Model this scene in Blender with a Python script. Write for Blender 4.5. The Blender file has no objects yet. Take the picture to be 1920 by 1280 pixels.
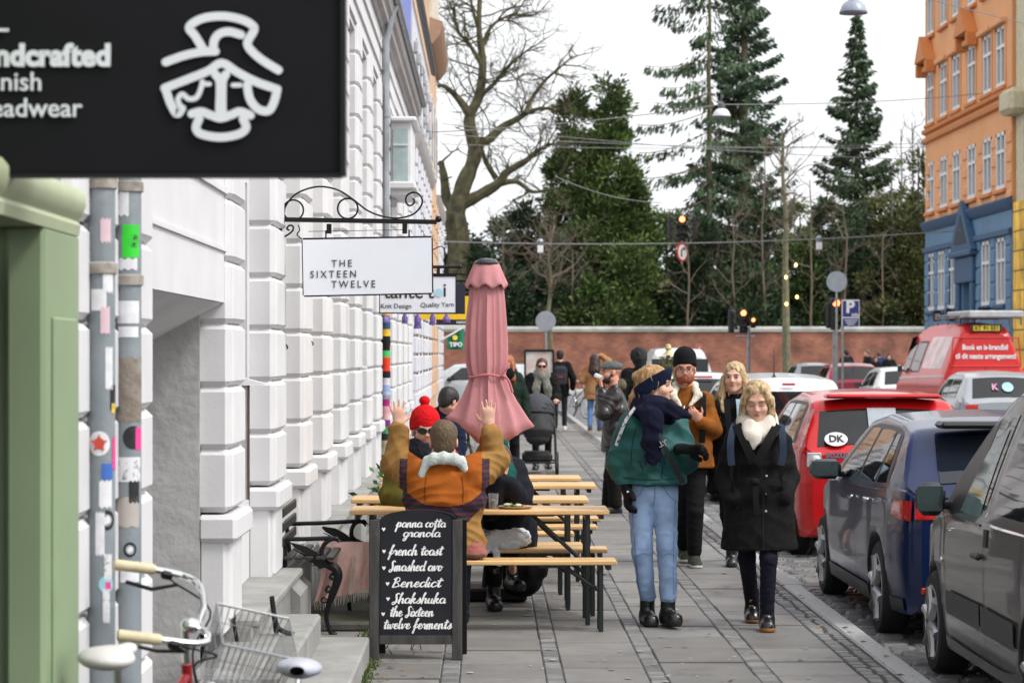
import bpy, bmesh, math, random
import numpy as np
from mathutils import Vector, Matrix
# ------------------------------------------------------------------ camera, sky, sun, exposure
SC = bpy.context.scene
COL = SC.collection
FPX, VX, HY, EYE = 4533.0, 915.0, 662.0, 1.75      # photo geometry: focal length and vanishing point in photo pixels, eye height
cam_d = bpy.data.cameras.new('camera'); cam = bpy.data.objects.new('camera', cam_d); COL.objects.link(cam)
cam.location = (0, 0, EYE); cam.rotation_euler = (math.radians(90), 0, 0)
cam_d.lens = 85; cam_d.sensor_width = 36; cam_d.shift_x = 45 / 1920; cam_d.shift_y = 22 / 1920
cam_d.clip_start = 0.2; cam_d.clip_end = 3000
cam_d.dof.use_dof = True; cam_d.dof.focus_distance = 15.6; cam_d.dof.aperture_fstop = 5.6
SC.camera = cam
SUN_EL, SUN_AZ = math.radians(50), math.radians(118)
W = bpy.data.worlds.new('World'); SC.world = W; W.use_nodes = True
nt = W.node_tree; nt.nodes.clear()
sky = nt.nodes.new('ShaderNodeTexSky'); sky.sky_type = 'NISHITA'; sky.sun_disc = False
sky.sun_elevation = SUN_EL; sky.sun_rotation = SUN_AZ; sky.dust_density = 6; sky.air_density = 1.2; sky.ozone_density = 0.5
hsv = nt.nodes.new('ShaderNodeHueSaturation'); hsv.inputs['Saturation'].default_value = 0.12
mx = nt.nodes.new('ShaderNodeMix'); mx.data_type = 'RGBA'; mx.inputs[0].default_value = 0.6
mx.inputs[7].default_value = (8.6, 8.75, 9.0, 1)                     # cloud deck: even white over the whole sky
bg = nt.nodes.new('ShaderNodeBackground'); bg.inputs[1].default_value = 0.11
wo = nt.nodes.new('ShaderNodeOutputWorld')
nt.links.new(sky.outputs[0], hsv.inputs['Color']); nt.links.new(hsv.outputs[0], mx.inputs[6])
nt.links.new(mx.outputs[2], bg.inputs[0]); nt.links.new(bg.outputs[0], wo.inputs[0])
sun_d = bpy.data.lights.new('sun', 'SUN'); sun_d.energy = 1.1; sun_d.angle = math.radians(14); sun_d.color = (1.0, 0.97, 0.93)
sun = bpy.data.objects.new('sun', sun_d); COL.objects.link(sun)
sun.rotation_euler = (math.radians(90) - SUN_EL, 0, math.radians(180) - SUN_AZ)
SC.view_settings.view_transform = 'Standard'; SC.view_settings.look = 'None'
SC.view_settings.exposure = 0.85; SC.view_settings.gamma = 1.0
try:
 SC.cycles.use_denoising = True; SC.cycles.max_bounces = 6; SC.cycles.diffuse_bounces = 2; SC.cycles.caustics_reflective = False; SC.cycles.caustics_refractive = False
except Exception: pass
# ------------------------------------------------------------------ helpers
def PX(px, y): return (px - VX) * y / FPX
def PZ(py, y): return EYE - (py - HY) * y / FPX
def P(px, py, y): return Vector((PX(px, y), y, PZ(py, y)))
def lin(c):
 c = c / 255.0
 return c / 12.92 if c <= 0.04045 else ((c + 0.055) / 1.055) ** 2.4
def hx(s):
 s = s.lstrip('#'); return tuple(lin(int(s[i:i + 2], 16)) for i in (0, 2, 4))
def mat(name, col, rough=0.6, metal=0.0, var=0.12, vs=6.0, bump=0.0, bs=60.0, coat=0.0, emit=0.0, col2=None, island=0.0, spec=0.5, stretch=None, trans=0.0, alpha=1.0, dirt=None):
 m = bpy.data.materials.new(name); m.use_nodes = True
 t = m.node_tree; N = t.nodes; L = t.links
 b = N['Principled BSDF']
 b.inputs['Roughness'].default_value = rough; b.inputs['Metallic'].default_value = metal
 b.inputs['Specular IOR Level'].default_value = spec
 if coat: b.inputs['Coat Weight'].default_value = coat; b.inputs['Coat Roughness'].default_value = 0.04
 if trans: b.inputs['Transmission Weight'].default_value = trans
 if alpha < 1: b.inputs['Alpha'].default_value = alpha
 tc = N.new('ShaderNodeTexCoord'); src = tc.outputs['Object']
 if stretch:
  mp = N.new('ShaderNodeMapping'); mp.inputs['Scale'].default_value = stretch; L.new(src, mp.inputs[0]); src = mp.outputs[0]
 n = N.new('ShaderNodeTexNoise'); n.inputs['Scale'].default_value = vs; n.inputs['Detail'].default_value = 5; L.new(src, n.inputs[0])
 mixn = N.new('ShaderNodeMix'); mixn.data_type = 'RGBA'
 ramp = N.new('ShaderNodeMapRange'); ramp.inputs[1].default_value = 0.32; ramp.inputs[2].default_value = 0.68; L.new(n.outputs[0], ramp.inputs[0]); L.new(ramp.outputs[0], mixn.inputs[0])
 c2 = col2 if col2 else tuple(min(1, c * (1 + var)) for c in col)
 c1 = col if col2 else tuple(c * (1 - var) for c in col)
 mixn.inputs[6].default_value = (*c1, 1); mixn.inputs[7].default_value = (*c2, 1)
 out = mixn.outputs[2]
 if island:
  g = N.new('ShaderNodeNewGeometry'); mr = N.new('ShaderNodeMapRange'); L.new(g.outputs['Random Per Island'], mr.inputs[0])
  mr.inputs[3].default_value = 1 - island; mr.inputs[4].default_value = 1 + island
  mm = N.new('ShaderNodeMix'); mm.data_type = 'RGBA'; mm.blend_type = 'MULTIPLY'; mm.inputs[0].default_value = 1
  L.new(out, mm.inputs[6]); L.new(mr.outputs[0], mm.inputs[7]); out = mm.outputs[2]
 if dirt:                                  # worn patches / stains with a shape of their own: (colour, scale, threshold)
  dc, ds, dt = dirt
  dn = N.new('ShaderNodeTexNoise'); dn.inputs['Scale'].default_value = ds; dn.inputs['Detail'].default_value = 8; dn.inputs['Roughness'].default_value = 0.7; L.new(src, dn.inputs[0])
  dr = N.new('ShaderNodeMapRange'); dr.inputs[1].default_value = dt; dr.inputs[2].default_value = dt + 0.12; L.new(dn.outputs[0], dr.inputs[0])
  md = N.new('ShaderNodeMix'); md.data_type = 'RGBA'; L.new(dr.outputs[0], md.inputs[0]); L.new(out, md.inputs[6]); md.inputs[7].default_value = (*dc, 1); out = md.outputs[2]
 L.new(out, b.inputs['Base Color'])
 if emit:
  L.new(out, b.inputs['Emission Color']); b.inputs['Emission Strength'].default_value = emit
 if bump:
  n2 = N.new('ShaderNodeTexNoise'); n2.inputs['Scale'].default_value = bs; n2.inputs['Detail'].default_value = 6; L.new(src, n2.inputs[0])
  bp = N.new('ShaderNodeBump'); bp.inputs['Strength'].default_value = bump; bp.inputs['Distance'].default_value = 0.01
  L.new(n2.outputs[0], bp.inputs['Height']); L.new(bp.outputs[0], b.inputs['Normal'])
 return m
def brick_mat(name, c1, c2, mortar, bw, bh, axis='xz', ms=0.012, rough=0.85, bump=0.4):
 m = bpy.data.materials.new(name); m.use_nodes = True; t = m.node_tree; N = t.nodes; L = t.links; b = N['Principled BSDF']
 b.inputs['Roughness'].default_value = rough
 tc = N.new('ShaderNodeTexCoord'); sp = N.new('ShaderNodeSeparateXYZ'); cb = N.new('ShaderNodeCombineXYZ'); L.new(tc.outputs['Object'], sp.inputs[0])
 ix = {'x': 0, 'y': 1, 'z': 2}
 L.new(sp.outputs[ix[axis[0]]], cb.inputs[0]); L.new(sp.outputs[ix[axis[1]]], cb.inputs[1])
 br = N.new('ShaderNodeTexBrick'); br.inputs['Color1'].default_value = (*c1, 1); br.inputs['Color2'].default_value = (*c2, 1); br.inputs['Mortar'].default_value = (*mortar, 1)
 br.inputs['Scale'].default_value = 1; br.inputs['Brick Width'].default_value = bw; br.inputs['Row Height'].default_value = bh; br.inputs['Mortar Size'].default_value = ms
 L.new(cb.outputs[0], br.inputs[0])
 n = N.new('ShaderNodeTexNoise'); n.inputs['Scale'].default_value = 0.9; n.inputs['Detail'].default_value = 7; L.new(tc.outputs['Object'], n.inputs[0])
 mr = N.new('ShaderNodeMapRange'); mr.inputs[1].default_value = .3; mr.inputs[2].default_value = .7; mr.inputs[3].default_value = .5; mr.inputs[4].default_value = 1.6; L.new(n.outputs[0], mr.inputs[0])
 mm = N.new('ShaderNodeMix'); mm.data_type = 'RGBA'; mm.blend_type = 'MULTIPLY'; mm.inputs[0].default_value = 1; L.new(br.outputs[0], mm.inputs[6]); L.new(mr.outputs[0], mm.inputs[7])
 L.new(mm.outputs[2], b.inputs['Base Color'])
 bp = N.new('ShaderNodeBump'); bp.invert = True; bp.inputs['Strength'].default_value = bump; bp.inputs['Distance'].default_value = 0.01; L.new(br.outputs['Fac'], bp.inputs['Height']); L.new(bp.outputs[0], b.inputs['Normal'])
 return m
class MB:
 def __init__(s): s.V = []; s.Fc = []; s.M = []; s.n = 0; s.mi = 0
 def add(s, verts, faces, mi=None):
  verts = [tuple(v) for v in verts]
  s.V += verts; k = s.n; s.n += len(verts); mi = s.mi if mi is None else mi
  for f in faces: s.Fc.append(tuple(i + k for i in f)); s.M.append(mi)
 def box(s, c, size, R=None, bv=0.0, mi=None):
  h = [x / 2 for x in size]; c = Vector(c)
  tr = (lambda p: c + (R @ Vector(p))) if R is not None else (lambda p: c + Vector(p))
  if bv <= 0:
   v = [tr((x * h[0], y * h[1], z * h[2])) for x in (-1, 1) for y in (-1, 1) for z in (-1, 1)]
   f = [(0, 1, 3, 2), (4, 6, 7, 5), (0, 4, 5, 1), (2, 3, 7, 6), (0, 2, 6, 4), (1, 5, 7, 3)]
   s.add(v, f, mi); return
  bv = min(bv, min(h) * 0.98); v = []; idx = {}
  for x in (-1, 1):
   for y in (-1, 1):
    for z in (-1, 1):
     for a in range(3):
      p = [x * (h[0] - (bv if a != 0 else 0)), y * (h[1] - (bv if a != 1 else 0)), z * (h[2] - (bv if a != 2 else 0))]
      idx[(x, y, z, a)] = len(v); v.append(tr(p))
  f = []
  for a in range(3):
   o = [i for i in range(3) if i != a]
   for sg in (-1, 1):
    q = []
    for (u, w) in ((-1, -1), (1, -1), (1, 1), (-1, 1)):
     k = [0, 0, 0]; k[a] = sg; k[o[0]] = u; k[o[1]] = w; q.append(idx[(*k, a)])
    if (sg < 0) != (a == 1): q.reverse()
    f.append(tuple(q))
  for a in range(3):
   o = [i for i in range(3) if i != a]
   for u in (-1, 1):
    for w in (-1, 1):
     k1 = [0, 0, 0]; k2 = [0, 0, 0]; k1[a] = -1; k2[a] = 1
     for k in (k1, k2): k[o[0]] = u; k[o[1]] = w
     q = [idx[(*k1, o[0])], idx[(*k2, o[0])], idx[(*k2, o[1])], idx[(*k1, o[1])]]
     f.append(tuple(q))
  for x in (-1, 1):
   for y in (-1, 1):
    for z in (-1, 1): f.append((idx[(x, y, z, 0)], idx[(x, y, z, 1)], idx[(x, y, z, 2)]))
  s.add(v, f, mi)
 def loft(s, rings, closed=True, caps=True, mi=None):
  n = len(rings[0]); v = [p for r in rings for p in r]; f = []
  for i in range(len(rings) - 1):
   for j in range(n if closed else n - 1):
    a = i * n + j; b = i * n + (j + 1) % n; f.append((a, b, b + n, a + n))
  if caps and closed: f.append(tuple(reversed(range(n)))); f.append(tuple(range((len(rings) - 1) * n, len(rings) * n)))
  s.add(v, f, mi)
 def tube(s, pts, r, n=8, caps=True, mi=None, flat=None):
  pts = [Vector(p) for p in pts]; m = len(pts)
  rs = r if isinstance(r, (list, tuple)) else [r] * m
  rings = []; up = None
  for i in range(m):
   t = (pts[min(i + 1, m - 1)] - pts[max(i - 1, 0)])
   t = t.normalized() if t.length > 1e-9 else Vector((0, 0, 1))
   if up is None: up = t.orthogonal().normalized()
   up = up - t * up.dot(t); up = up.normalized() if up.length > 1e-6 else t.orthogonal().normalized()
   w = t.cross(up)
   rings.append([pts[i] + (up * math.cos(a) + w * math.sin(a)) * rs[i] for a in [2 * math.pi * k / n for k in range(n)]])
  s.loft(rings, True, caps, mi)
 def cyl(s, a, b, r, n=16, mi=None, r2=None): s.tube([a, b], [r, r if r2 is None else r2], n, True, mi)
 def lathe(s, prof, n=20, c=(0, 0, 0), R=None, mi=None, caps=True):
  c = Vector(c); rings = []
  for (r, z) in prof:
   ring = []
   for k in range(n):
    p = Vector((r * math.cos(2 * math.pi * k / n), r * math.sin(2 * math.pi * k / n), z)); ring.append(c + (R @ p if R is not None else p))
   rings.append(ring)
  s.loft(rings, True, caps, mi)
 def ell(s, c, r, R=None, nu=16, nv=10, mi=None):
  prof = []; c = Vector(c); rings = []
  for i in range(nv + 1):
   ph = -math.pi / 2 + math.pi * i / nv; cr = max(math.cos(ph), 0.02)
   ring = [Vector((r[0] * cr * math.cos(2 * math.pi * k / nu), r[1] * cr * math.sin(2 * math.pi * k / nu), r[2] * math.sin(ph))) for k in range(nu)]
   rings.append([c + (R @ p if R is not None else p) for p in ring])
  s.loft(rings, True, True, mi)
 def prism(s, poly, o, u, v, d, mi=None):
  """polygon (list of 2-D) placed at o with axes u, v, extruded by vector d"""
  o, u, v, d = Vector(o), Vector(u), Vector(v), Vector(d); n = len(poly)
  a = [o + u * p[0] + v * p[1] for p in poly]; vs = a + [p + d for p in a]
  f = [tuple(range(n)), tuple(range(2 * n - 1, n - 1, -1))] + [(i, i + n, (i + 1) % n + n, (i + 1) % n) for i in range(n)]
  s.add(vs, f, mi)
 def quad(s, a, b, c, d, mi=None): s.add([a, b, c, d], [(0, 1, 2, 3)], mi)
 def build(s, name, mats, parent=None, loc=None, smooth=True, sharp=35, fix=True):
  me = bpy.data.meshes.new(name); me.from_pydata(s.V, [], s.Fc)
  mats = mats if isinstance(mats, (list, tuple)) else [mats]
  for m in mats: me.materials.append(m)
  if len(mats) > 1: me.polygons.foreach_set('material_index', s.M)
  if fix:
   b = bmesh.new(); b.from_mesh(me); bmesh.ops.recalc_face_normals(b, faces=b.faces); b.to_mesh(me); b.free()
  if smooth:
   me.polygons.foreach_set('use_smooth', [True] * len(me.polygons)); me.set_sharp_from_angle(angle=math.radians(sharp))
  me.update()
  o = bpy.data.objects.new(name, me); COL.objects.link(o)
  if parent is not None: o.parent = parent
  if loc is not None: o.location = loc
  return o
def mesh_np(name, V, Fq, mats, parent=None, mi=None, smooth=True):
 """fast mesh from arrays: V (n,3), Fq (m,3|4)"""
 me = bpy.data.meshes.new(name); V = np.asarray(V, np.float32); Fq = np.asarray(Fq, np.int32); k = Fq.shape[1]
 me.vertices.add(len(V)); me.vertices.foreach_set('co', V.ravel())
 me.loops.add(Fq.size); me.loops.foreach_set('vertex_index', Fq.ravel())
 me.polygons.add(len(Fq)); me.polygons.foreach_set('loop_start', np.arange(0, Fq.size, k, dtype=np.int32)); me.polygons.foreach_set('loop_total', np.full(len(Fq), k, np.int32))
 mats = mats if isinstance(mats, (list, tuple)) else [mats]
 for m in mats: me.materials.append(m)
 if mi is not None: me.polygons.foreach_set('material_index', np.asarray(mi, np.int32))
 me.update(calc_edges=True); me.validate()
 if smooth: me.polygons.foreach_set('use_smooth', np.ones(len(me.polygons), bool))
 o = bpy.data.objects.new(name, me); COL.objects.link(o)
 if parent is not None: o.parent = parent
 return o
def tag(o, label=None, cat=None, group=None, kind=None):
 if label: o['label'] = label
 if cat: o['category'] = cat
 if group: o['group'] = group
 if kind: o['kind'] = kind
 return o
def thing(name, loc, label, cat, group=None, rz=0.0):
 o = bpy.data.objects.new(name, None); COL.objects.link(o); o.location = loc; o.rotation_euler = (0, 0, rz); o.empty_display_size = .1
 return tag(o, label, cat, group)
def copy_tree(o, parent=None):
 c = o.copy(); COL.objects.link(c)
 if parent is not None: c.parent = parent
 for ch in o.children: copy_tree(ch, c)
 return c
def text_obj(name, s, size, m, parent, loc, ux=(1, 0, 0), uy=(0, 0, 1), align='CENTER', depth=0.002, bold=0.0, spacing=1.0, shear=0.0, xs=1.0):
 """lettering as a thin raised mesh; ux / uy: reading direction and up"""
 c = bpy.data.curves.new(name, 'FONT'); c.body = s; c.size = size; c.extrude = depth; c.offset = bold; c.align_x = align; c.align_y = 'CENTER'
 c.space_character = spacing; c.shear = shear; c.resolution_u = 3
 to = bpy.data.objects.new(name + '_tmp', c); COL.objects.link(to)
 dg = bpy.context.evaluated_depsgraph_get(); me = bpy.data.meshes.new_from_object(to.evaluated_get(dg))
 bpy.data.objects.remove(to); bpy.data.curves.remove(c)
 ux, uy = Vector(ux).normalized(), Vector(uy).normalized(); uz = ux.cross(uy)
 M = Matrix(((ux.x, uy.x, uz.x), (ux.y, uy.y, uz.y), (ux.z, uy.z, uz.z))) @ Matrix.Diagonal((xs, 1, 1))
 me.transform(M.to_4x4()); me.materials.clear(); me.materials.append(m); me.name = name
 o = bpy.data.objects.new(name, me); COL.objects.link(o); o.parent = parent; o.location = loc
 return o
def spline(pts, k=6):
 """Catmull-Rom through the points"""
 pts = [Vector(p) for p in pts]; out = []
 if len(pts) < 3: return pts
 for i in range(len(pts) - 1):
  p0 = pts[max(i - 1, 0)]; p1 = pts[i]; p2 = pts[i + 1]; p3 = pts[min(i + 2, len(pts) - 1)]
  for j in range(k):
   t = j / k
   out.append(0.5 * ((2 * p1) + (p2 - p0) * t + (2 * p0 - 5 * p1 + 4 * p2 - p3) * t * t + (3 * p1 - p0 - 3 * p2 + p3) * t ** 3))
 out.append(pts[-1]); return out
def rng(seed): return np.random.RandomState(seed)
# common materials
M = {}
M['black'] = mat('black_paint', (.006, .006, .007), .5, bump=.1, spec=.3)
M['iron'] = mat('cast_iron', (.004, .004, .005), .4, bump=.25, bs=90, spec=.35)
M['white'] = mat('white_paint', (.78, .78, .79), .5, var=.04)
M['steel'] = mat('galvanised_steel', (.28, .30, .32), .4, .6, var=.2, bump=.05)
M['chrome'] = mat('chrome', (.75, .75, .76), .12, 1.0, var=.03)
M['rubber'] = mat('tyre_rubber', (.014, .014, .015), .8, bump=.2)
M['grey'] = mat('grey_plastic', (.10, .10, .105), .5)
# ------------------------------------------------------------------ ground, pavement, road
def sheet(name, x0, x1, y0, y1, z, m):
 b = MB(); b.quad((x0, y0, z), (x1, y0, z), (x1, y1, z), (x0, y1, z)); o = b.build(name, m, smooth=False); o['kind'] = 'structure'; return o
m_asph = mat('asphalt', (.17, .17, .178), .75, var=.18, vs=1.5, bump=.3, bs=120)
m_earth = mat('ground_earth', (.10, .10, .085), .9, var=.3, vs=.3)
m_slab = mat('concrete_slab', (.185, .176, .164), .62, var=.10, vs=5, bump=.35, bs=110, island=.2, dirt=((.10, .096, .09), 2.0, .56))
m_sett = mat('granite_sett', (.165, .16, .155), .6, var=.18, vs=9, bump=.5, bs=60, island=.3)
m_kerb = mat('granite_kerb', (.34, .34, .335), .62, var=.16, vs=40, bump=.3, bs=90, island=.08)
m_cob = mat('road_cobble', (.135, .133, .13), .45, var=.2, vs=9, bump=.5, bs=40, island=.35)
m_joint = mat('dark_joint_sand', (.040, .040, .037), .9, var=.3, vs=20)
sheet('ground', -600, 600, -60, 1600, -.16, m_earth)
sheet('road', 2.2, 19.0, 2, 74, -.125, m_asph)
sheet('crossing_road', -40, 60, 74, 112, -.12, m_asph)
PAVX0, PAVX1 = -1.62, 2.36
R = rng(3)
def slab(b, x0, x1, y0, y1, zt, t, r, dz=0.004, bv=.006):
 j = r.uniform(-dz, dz, 4); z = zt; tl = r.uniform(-.003, .003, 2)
 cx, cy = (x0 + x1) / 2, (y0 + y1) / 2
 Rm = Matrix.Rotation(tl[0] * .7, 3, 'X') @ Matrix.Rotation(tl[1], 3, 'Y')
 b.box((cx, cy, z - t / 2 + j[0]), (x1 - x0, y1 - y0, t), Rm, bv=bv)
pav = MB(); seam = MB()
strips = [(-1.31, -1.21), (-.77, -.67), (-.255, -.155), (.315, .41), (.87, .965), (1.46, 1.565)]
cols = [(-1.207, -.773), (-.667, -.258), (-.152, .312), (.413, .867), (.968, 1.457), (1.568, 2.032)]
for (x0, x1) in cols:
 y = 10.6 + R.uniform(0, .15) if x0 != cols[3][0] else 10.45
 while y < 73.5:
  d = .605
  slab(pav, x0 + .001, x1 - .001, y + R.uniform(.014, .024), y + d - R.uniform(.014, .024), 0, .06, R, dz=.005)
  y += d
o = pav.build('pavement', m_slab); o['kind'] = 'structure'
sheet('pavement_bed', PAVX0, 2.25, 2, 74, -.007, m_joint)
st = MB()
for (x0, x1) in strips:
 y = 10.8
 while y < 60:
  d = R.uniform(.085, .125)
  slab(st, x0, x1, y + .006, y + d - .006, .0, .05, R, dz=.004, bv=.007)
  y += d
y = 10.8
while y < 60:                                     # sett band beside the kerb, two to three stones wide
 d = R.uniform(.09, .14); xs = [2.035, 2.035 + R.uniform(.085, .11), 2.215]
 for a, c in zip(xs[:-1], xs[1:]): slab(st, a + .004, c - .004, y + .004, y + d - .004, -.003, .05, R, dz=.004, bv=.013)
 y += d
o = st.build('sett_strips', m_sett); o['kind'] = 'structure'
kb = MB(); y = 9.0
while y < 73:
 d = R.uniform(1.0, 1.5); slab(kb, 2.22, 2.372, y + .004, y + d - .004, .004, .17, R, dz=.003, bv=.015); y += d
o = kb.build('kerb', m_kerb); o['kind'] = 'structure'
cb = MB(); y = 10.5
while y < 48:
 d = R.uniform(.10, .135); x = 2.38 - R.uniform(0, .08)
 while x < (4.4 if y < 30 else 3.4):
  w = R.uniform(.14, .21)
  if x > 2.36: slab(cb, x + .006, x + w - .006, y + .006, y + d - .006, -.105, .06, R, dz=.008, bv=.022)
  elif x + w > 2.42: slab(cb, 2.376, x + w - .006, y + .006, y + d - .006, -.105, .06, R, dz=.008, bv=.02)
  x += w
 y += d
o = cb.build('road_cobbles', m_cob); o['kind'] = 'structure'
m_gum = mat('gum_spot', (.30, .29, .27), .8, island=.5)
gm = MB(); RG = rng(44)
for k in range(260):
 y = 12.6 + 26 * RG.rand() ** 1.6; x = RG.uniform(-.6, 2.0); r_ = RG.uniform(.008, .022); gm.lathe([(r_, 0), (r_ * .7, .002)], 9, (x, y, .0065))
tag(gm.build('gum_spots', m_gum, smooth=False), 'pale flattened gum spots scattered over the pavement slabs', 'gum', kind='stuff')
lt = MB()
for k in range(90):
 y = 12.7 + 20 * RG.rand() ** 1.5; x = RG.choice([RG.uniform(-.66, -.5), RG.uniform(-.6, 2.2), 2.2 + .1 * RG.rand()]); a = RG.uniform(0, 6.28); l_ = RG.uniform(.012, .035); c_, s_ = math.cos(a) * l_, math.sin(a) * l_
 lt.add([(x + c_, y + s_, .012), (x - s_ * .5, y + c_ * .5, .018), (x - c_, y - s_, .010), (x + s_ * .5, y - c_ * .5, .009)], [(0, 1, 2, 3)])
tag(lt.build('fallen_leaves', mat('dry_leaf', (.16, .10, .05), .9, island=.6), smooth=False, fix=False), 'small dry leaves and scraps lying on the pavement', 'leaves', kind='stuff')
tf = MB()
for k in range(420):
 y = 12.4 + 3.2 * RG.rand(); x = -.662 + RG.normal() * .018 if y < 13.7 else -.72 + RG.normal() * .05; h_ = RG.uniform(.012, .05); a = RG.uniform(0, 6.28); w_ = .006
 tf.add([(x - w_, y, 0), (x + w_, y, 0), (x + math.cos(a) * h_ * .6, y + math.sin(a) * h_ * .6, h_)], [(0, 1, 2)])
tag(tf.build('weeds', mat('weed_green', (.07, .11, .02), .8, island=.6), smooth=False, fix=False), 'green moss and weeds along the foot of the steps', 'weeds', kind='stuff')
# far pavement in front of the cemetery wall, and the pavement on the other side of the street
fp = MB(); fp.box((6, 115, -.06), (90, 6.0, .14), bv=.02); o = fp.build('far_pavement', mat('far_concrete', (.40, .395, .385), .7, var=.12, vs=.8)); o['kind'] = 'structure'
fp = MB(); fp.box((16.9, 40, -.05), (3.2, 66, .14), bv=.02); o = fp.build('opposite_pavement', m_slab); o['kind'] = 'structure'
# ------------------------------------------------------------------ cemetery wall
m_brick = brick_mat('red_brick', hx('#8f4a35'), hx('#6e3527'), hx('#85705f'), .24, .075)
bw = thing('brick_wall', (0, 118, 0), 'long red brick boundary wall with a pale stone coping below the trees', 'wall')
b = MB(); b.box((8, .25, 1.35), (110, .5, 2.9)); b.build('wall', m_brick, bw, smooth=False)
b = MB(); b.box((8, .25, 2.86), (110, .68, .12)); b.prism([(-.36, 0), (.36, 0), (.1, .14), (-.1, .14)], (-47, .25, 2.92), (0, 1, 0), (0, 0, 1), (110, 0, 0))
b.build('coping', mat('wall_coping', (.30, .305, .28), .8, var=.3, vs=1.2), bw)
# ------------------------------------------------------------------ left-hand white building with rusticated piers
m_stucco = mat('white_stucco', (.655, .646, .652), .72, var=.05, vs=2.5, bump=.12, bs=45, dirt=((.50, .49, .48), 1.7, .66))
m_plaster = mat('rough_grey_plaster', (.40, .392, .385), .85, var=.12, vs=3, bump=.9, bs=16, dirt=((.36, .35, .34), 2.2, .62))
m_stone = mat('plinth_stone', (.28, .275, .26), .8, var=.18, vs=4, bump=.4, bs=50, dirt=((.22, .215, .20), 2.6, .58))
m_cornice = mat('cornice_paint', (.36, .335, .325), .7, var=.1, vs=2)
m_wframe = mat('window_white', (.72, .72, .72), .45, var=.03)
m_glass = mat('dark_glass', (.03, .035, .04), .05, var=.2, vs=.6, spec=.8)
m_lav = mat('lavender_stucco', (.30, .34, .62), .75, var=.08, vs=1.5, bump=.1)
wb = thing('white_building', (-1.3, 6, 0), 'white stucco building with stacked block piers beside the café tables', 'building')
wb_o = Vector((-1.3, 6, 0))
def wbl(x, y, z): return (x + 1.3, y - 6, z)
piers = [(7.35, 9.2), (11.93, 12.68)] + [(14.38 + 2.3 * k, 15.24 + 2.3 * k) for k in range(12)]
w = MB()
XR = -1.42
def wbox(x0, x1, y0, y1, z0, z1, mb=w, bv=0): mb.box(wbl((x0 + x1) / 2, (y0 + y1) / 2, (z0 + z1) / 2), (x1 - x0, y1 - y0, z1 - z0), bv=bv)
# bays between piers
edges = [(12.68, 14.38)] + [(15.24 + 2.3 * k, 16.68 + 2.3 * k) for k in range(11)]
win = []
for (y0, y1) in edges:
 a, c = y0 + .12, y1 - .12
 wbox(-1.75, XR, y0, y1, .0, 1.0); wbox(-1.75, XR, y0, y1, 2.75, 3.3); wbox(-1.75, XR, y0, a, 1.0, 2.75); wbox(-1.75, XR, c, y1, 1.0, 2.75)
 wbox(-1.75, XR, y0, a, 3.3, 4.9); wbox(-1.75, XR, c, y1, 3.3, 4.9)
 win += [(a, c, 1.0, 2.75), (a, c, 3.3, 4.9)]
for (y0, y1) in piers: wbox(-1.75, XR, y0 + .001, y1 - .001, 0, 4.9)
wbox(-2.4, -1.302, 9.2, 11.93, 2.0, 4.9)                            # over the entrance
wbox(-1.75, -1.3, 7.3, 41.5, 4.9, 5.66)                             # frieze
for z, t in ((4.96, .05), (5.16, .03), (5.42, .05)): wbox(-1.3, -1.275, 7.3, 41.5, z, z + t)
wbox(-2.6, -1.75, 7.3, 41.5, 0, .02)
wbox(-5.5, -1.76, 12.2, 41.4, 0.0, 12)                               # the body of the house
wbox(-5.5, -2.6, 6.2, 12.1, 0.0, 12)
wbox(-2.6, -1.31, 7.3, 40.6, 5.97, 6.0)
w.build('wall', m_stucco, wb, smooth=False)
u = MB(); u.box(wbl(-1.6, 24, 9.0), (.6, 33.2, 6.05))
for k in range(60): u.box(wbl(-1.293, 7.8 + k * .55, 9.0), (.02, .03, 6.0))
u.build('upper_wall', m_lav, wb, smooth=False)
for (y0, y1) in piers:                                               # each pier: a column of chamfered blocks
 pb = MB(); z = .965 if y0 > 9.3 else .3
 pb.mi = 0
 if y0 > 9.3:
  pb.box(wbl(-1.36, (y0 + y1) / 2, .62), (.13, y1 - y0, .52), bv=.012)
  pb.box(wbl(-1.35, (y0 + y1) / 2, .62), (.15, y1 - y0 - .28, .42), bv=.018)
 while z < 4.85:
  hgt = .31
  pb.box(wbl(-1.366, (y0 + y1) / 2, z + hgt / 2), (.13, y1 - y0 - .05, hgt + .004), bv=.002); pb.box(wbl(-1.44, (y0 + y1) / 2, z + hgt / 2), (.334, y1 - y0, hgt - .004), bv=.025)
  pb.box(wbl(-1.43, (y0 + y1) / 2, z + hgt / 2), (.334, y1 - y0 - .16, hgt - .012), bv=.022)
  z += hgt
 p = pb.build('pier', m_stucco, wb, sharp=20)
 if y0 > 9.3:
  cp = MB(); cp.box(wbl(-1.335, (y0 + y1) / 2, .885), (.20, y1 - y0 + .06, .135), bv=.022); cp.build('pier_cap', m_stucco, p, sharp=20)
lg = MB()
lg.box(wbl(-1.31, 27.1, .19), (.26, 29.9, .40), bv=.012); lg.box(wbl(-1.30, 27.1, .395), (.30, 29.9, .05), bv=.012)
for k in range(12):                                                  # splayed base blocks under the piers
 y0 = 14.38 + 2.3 * k
 lg.prism([(-.13, 0), (.10, 0), (.10, .30), (.0, .40), (-.13, .40)], wbl(-1.22, y0 + .05, .0), (1, 0, 0), (0, 0, 1), (0, .86, 0))
lg.build('plinth', m_stone, wb)
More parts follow.
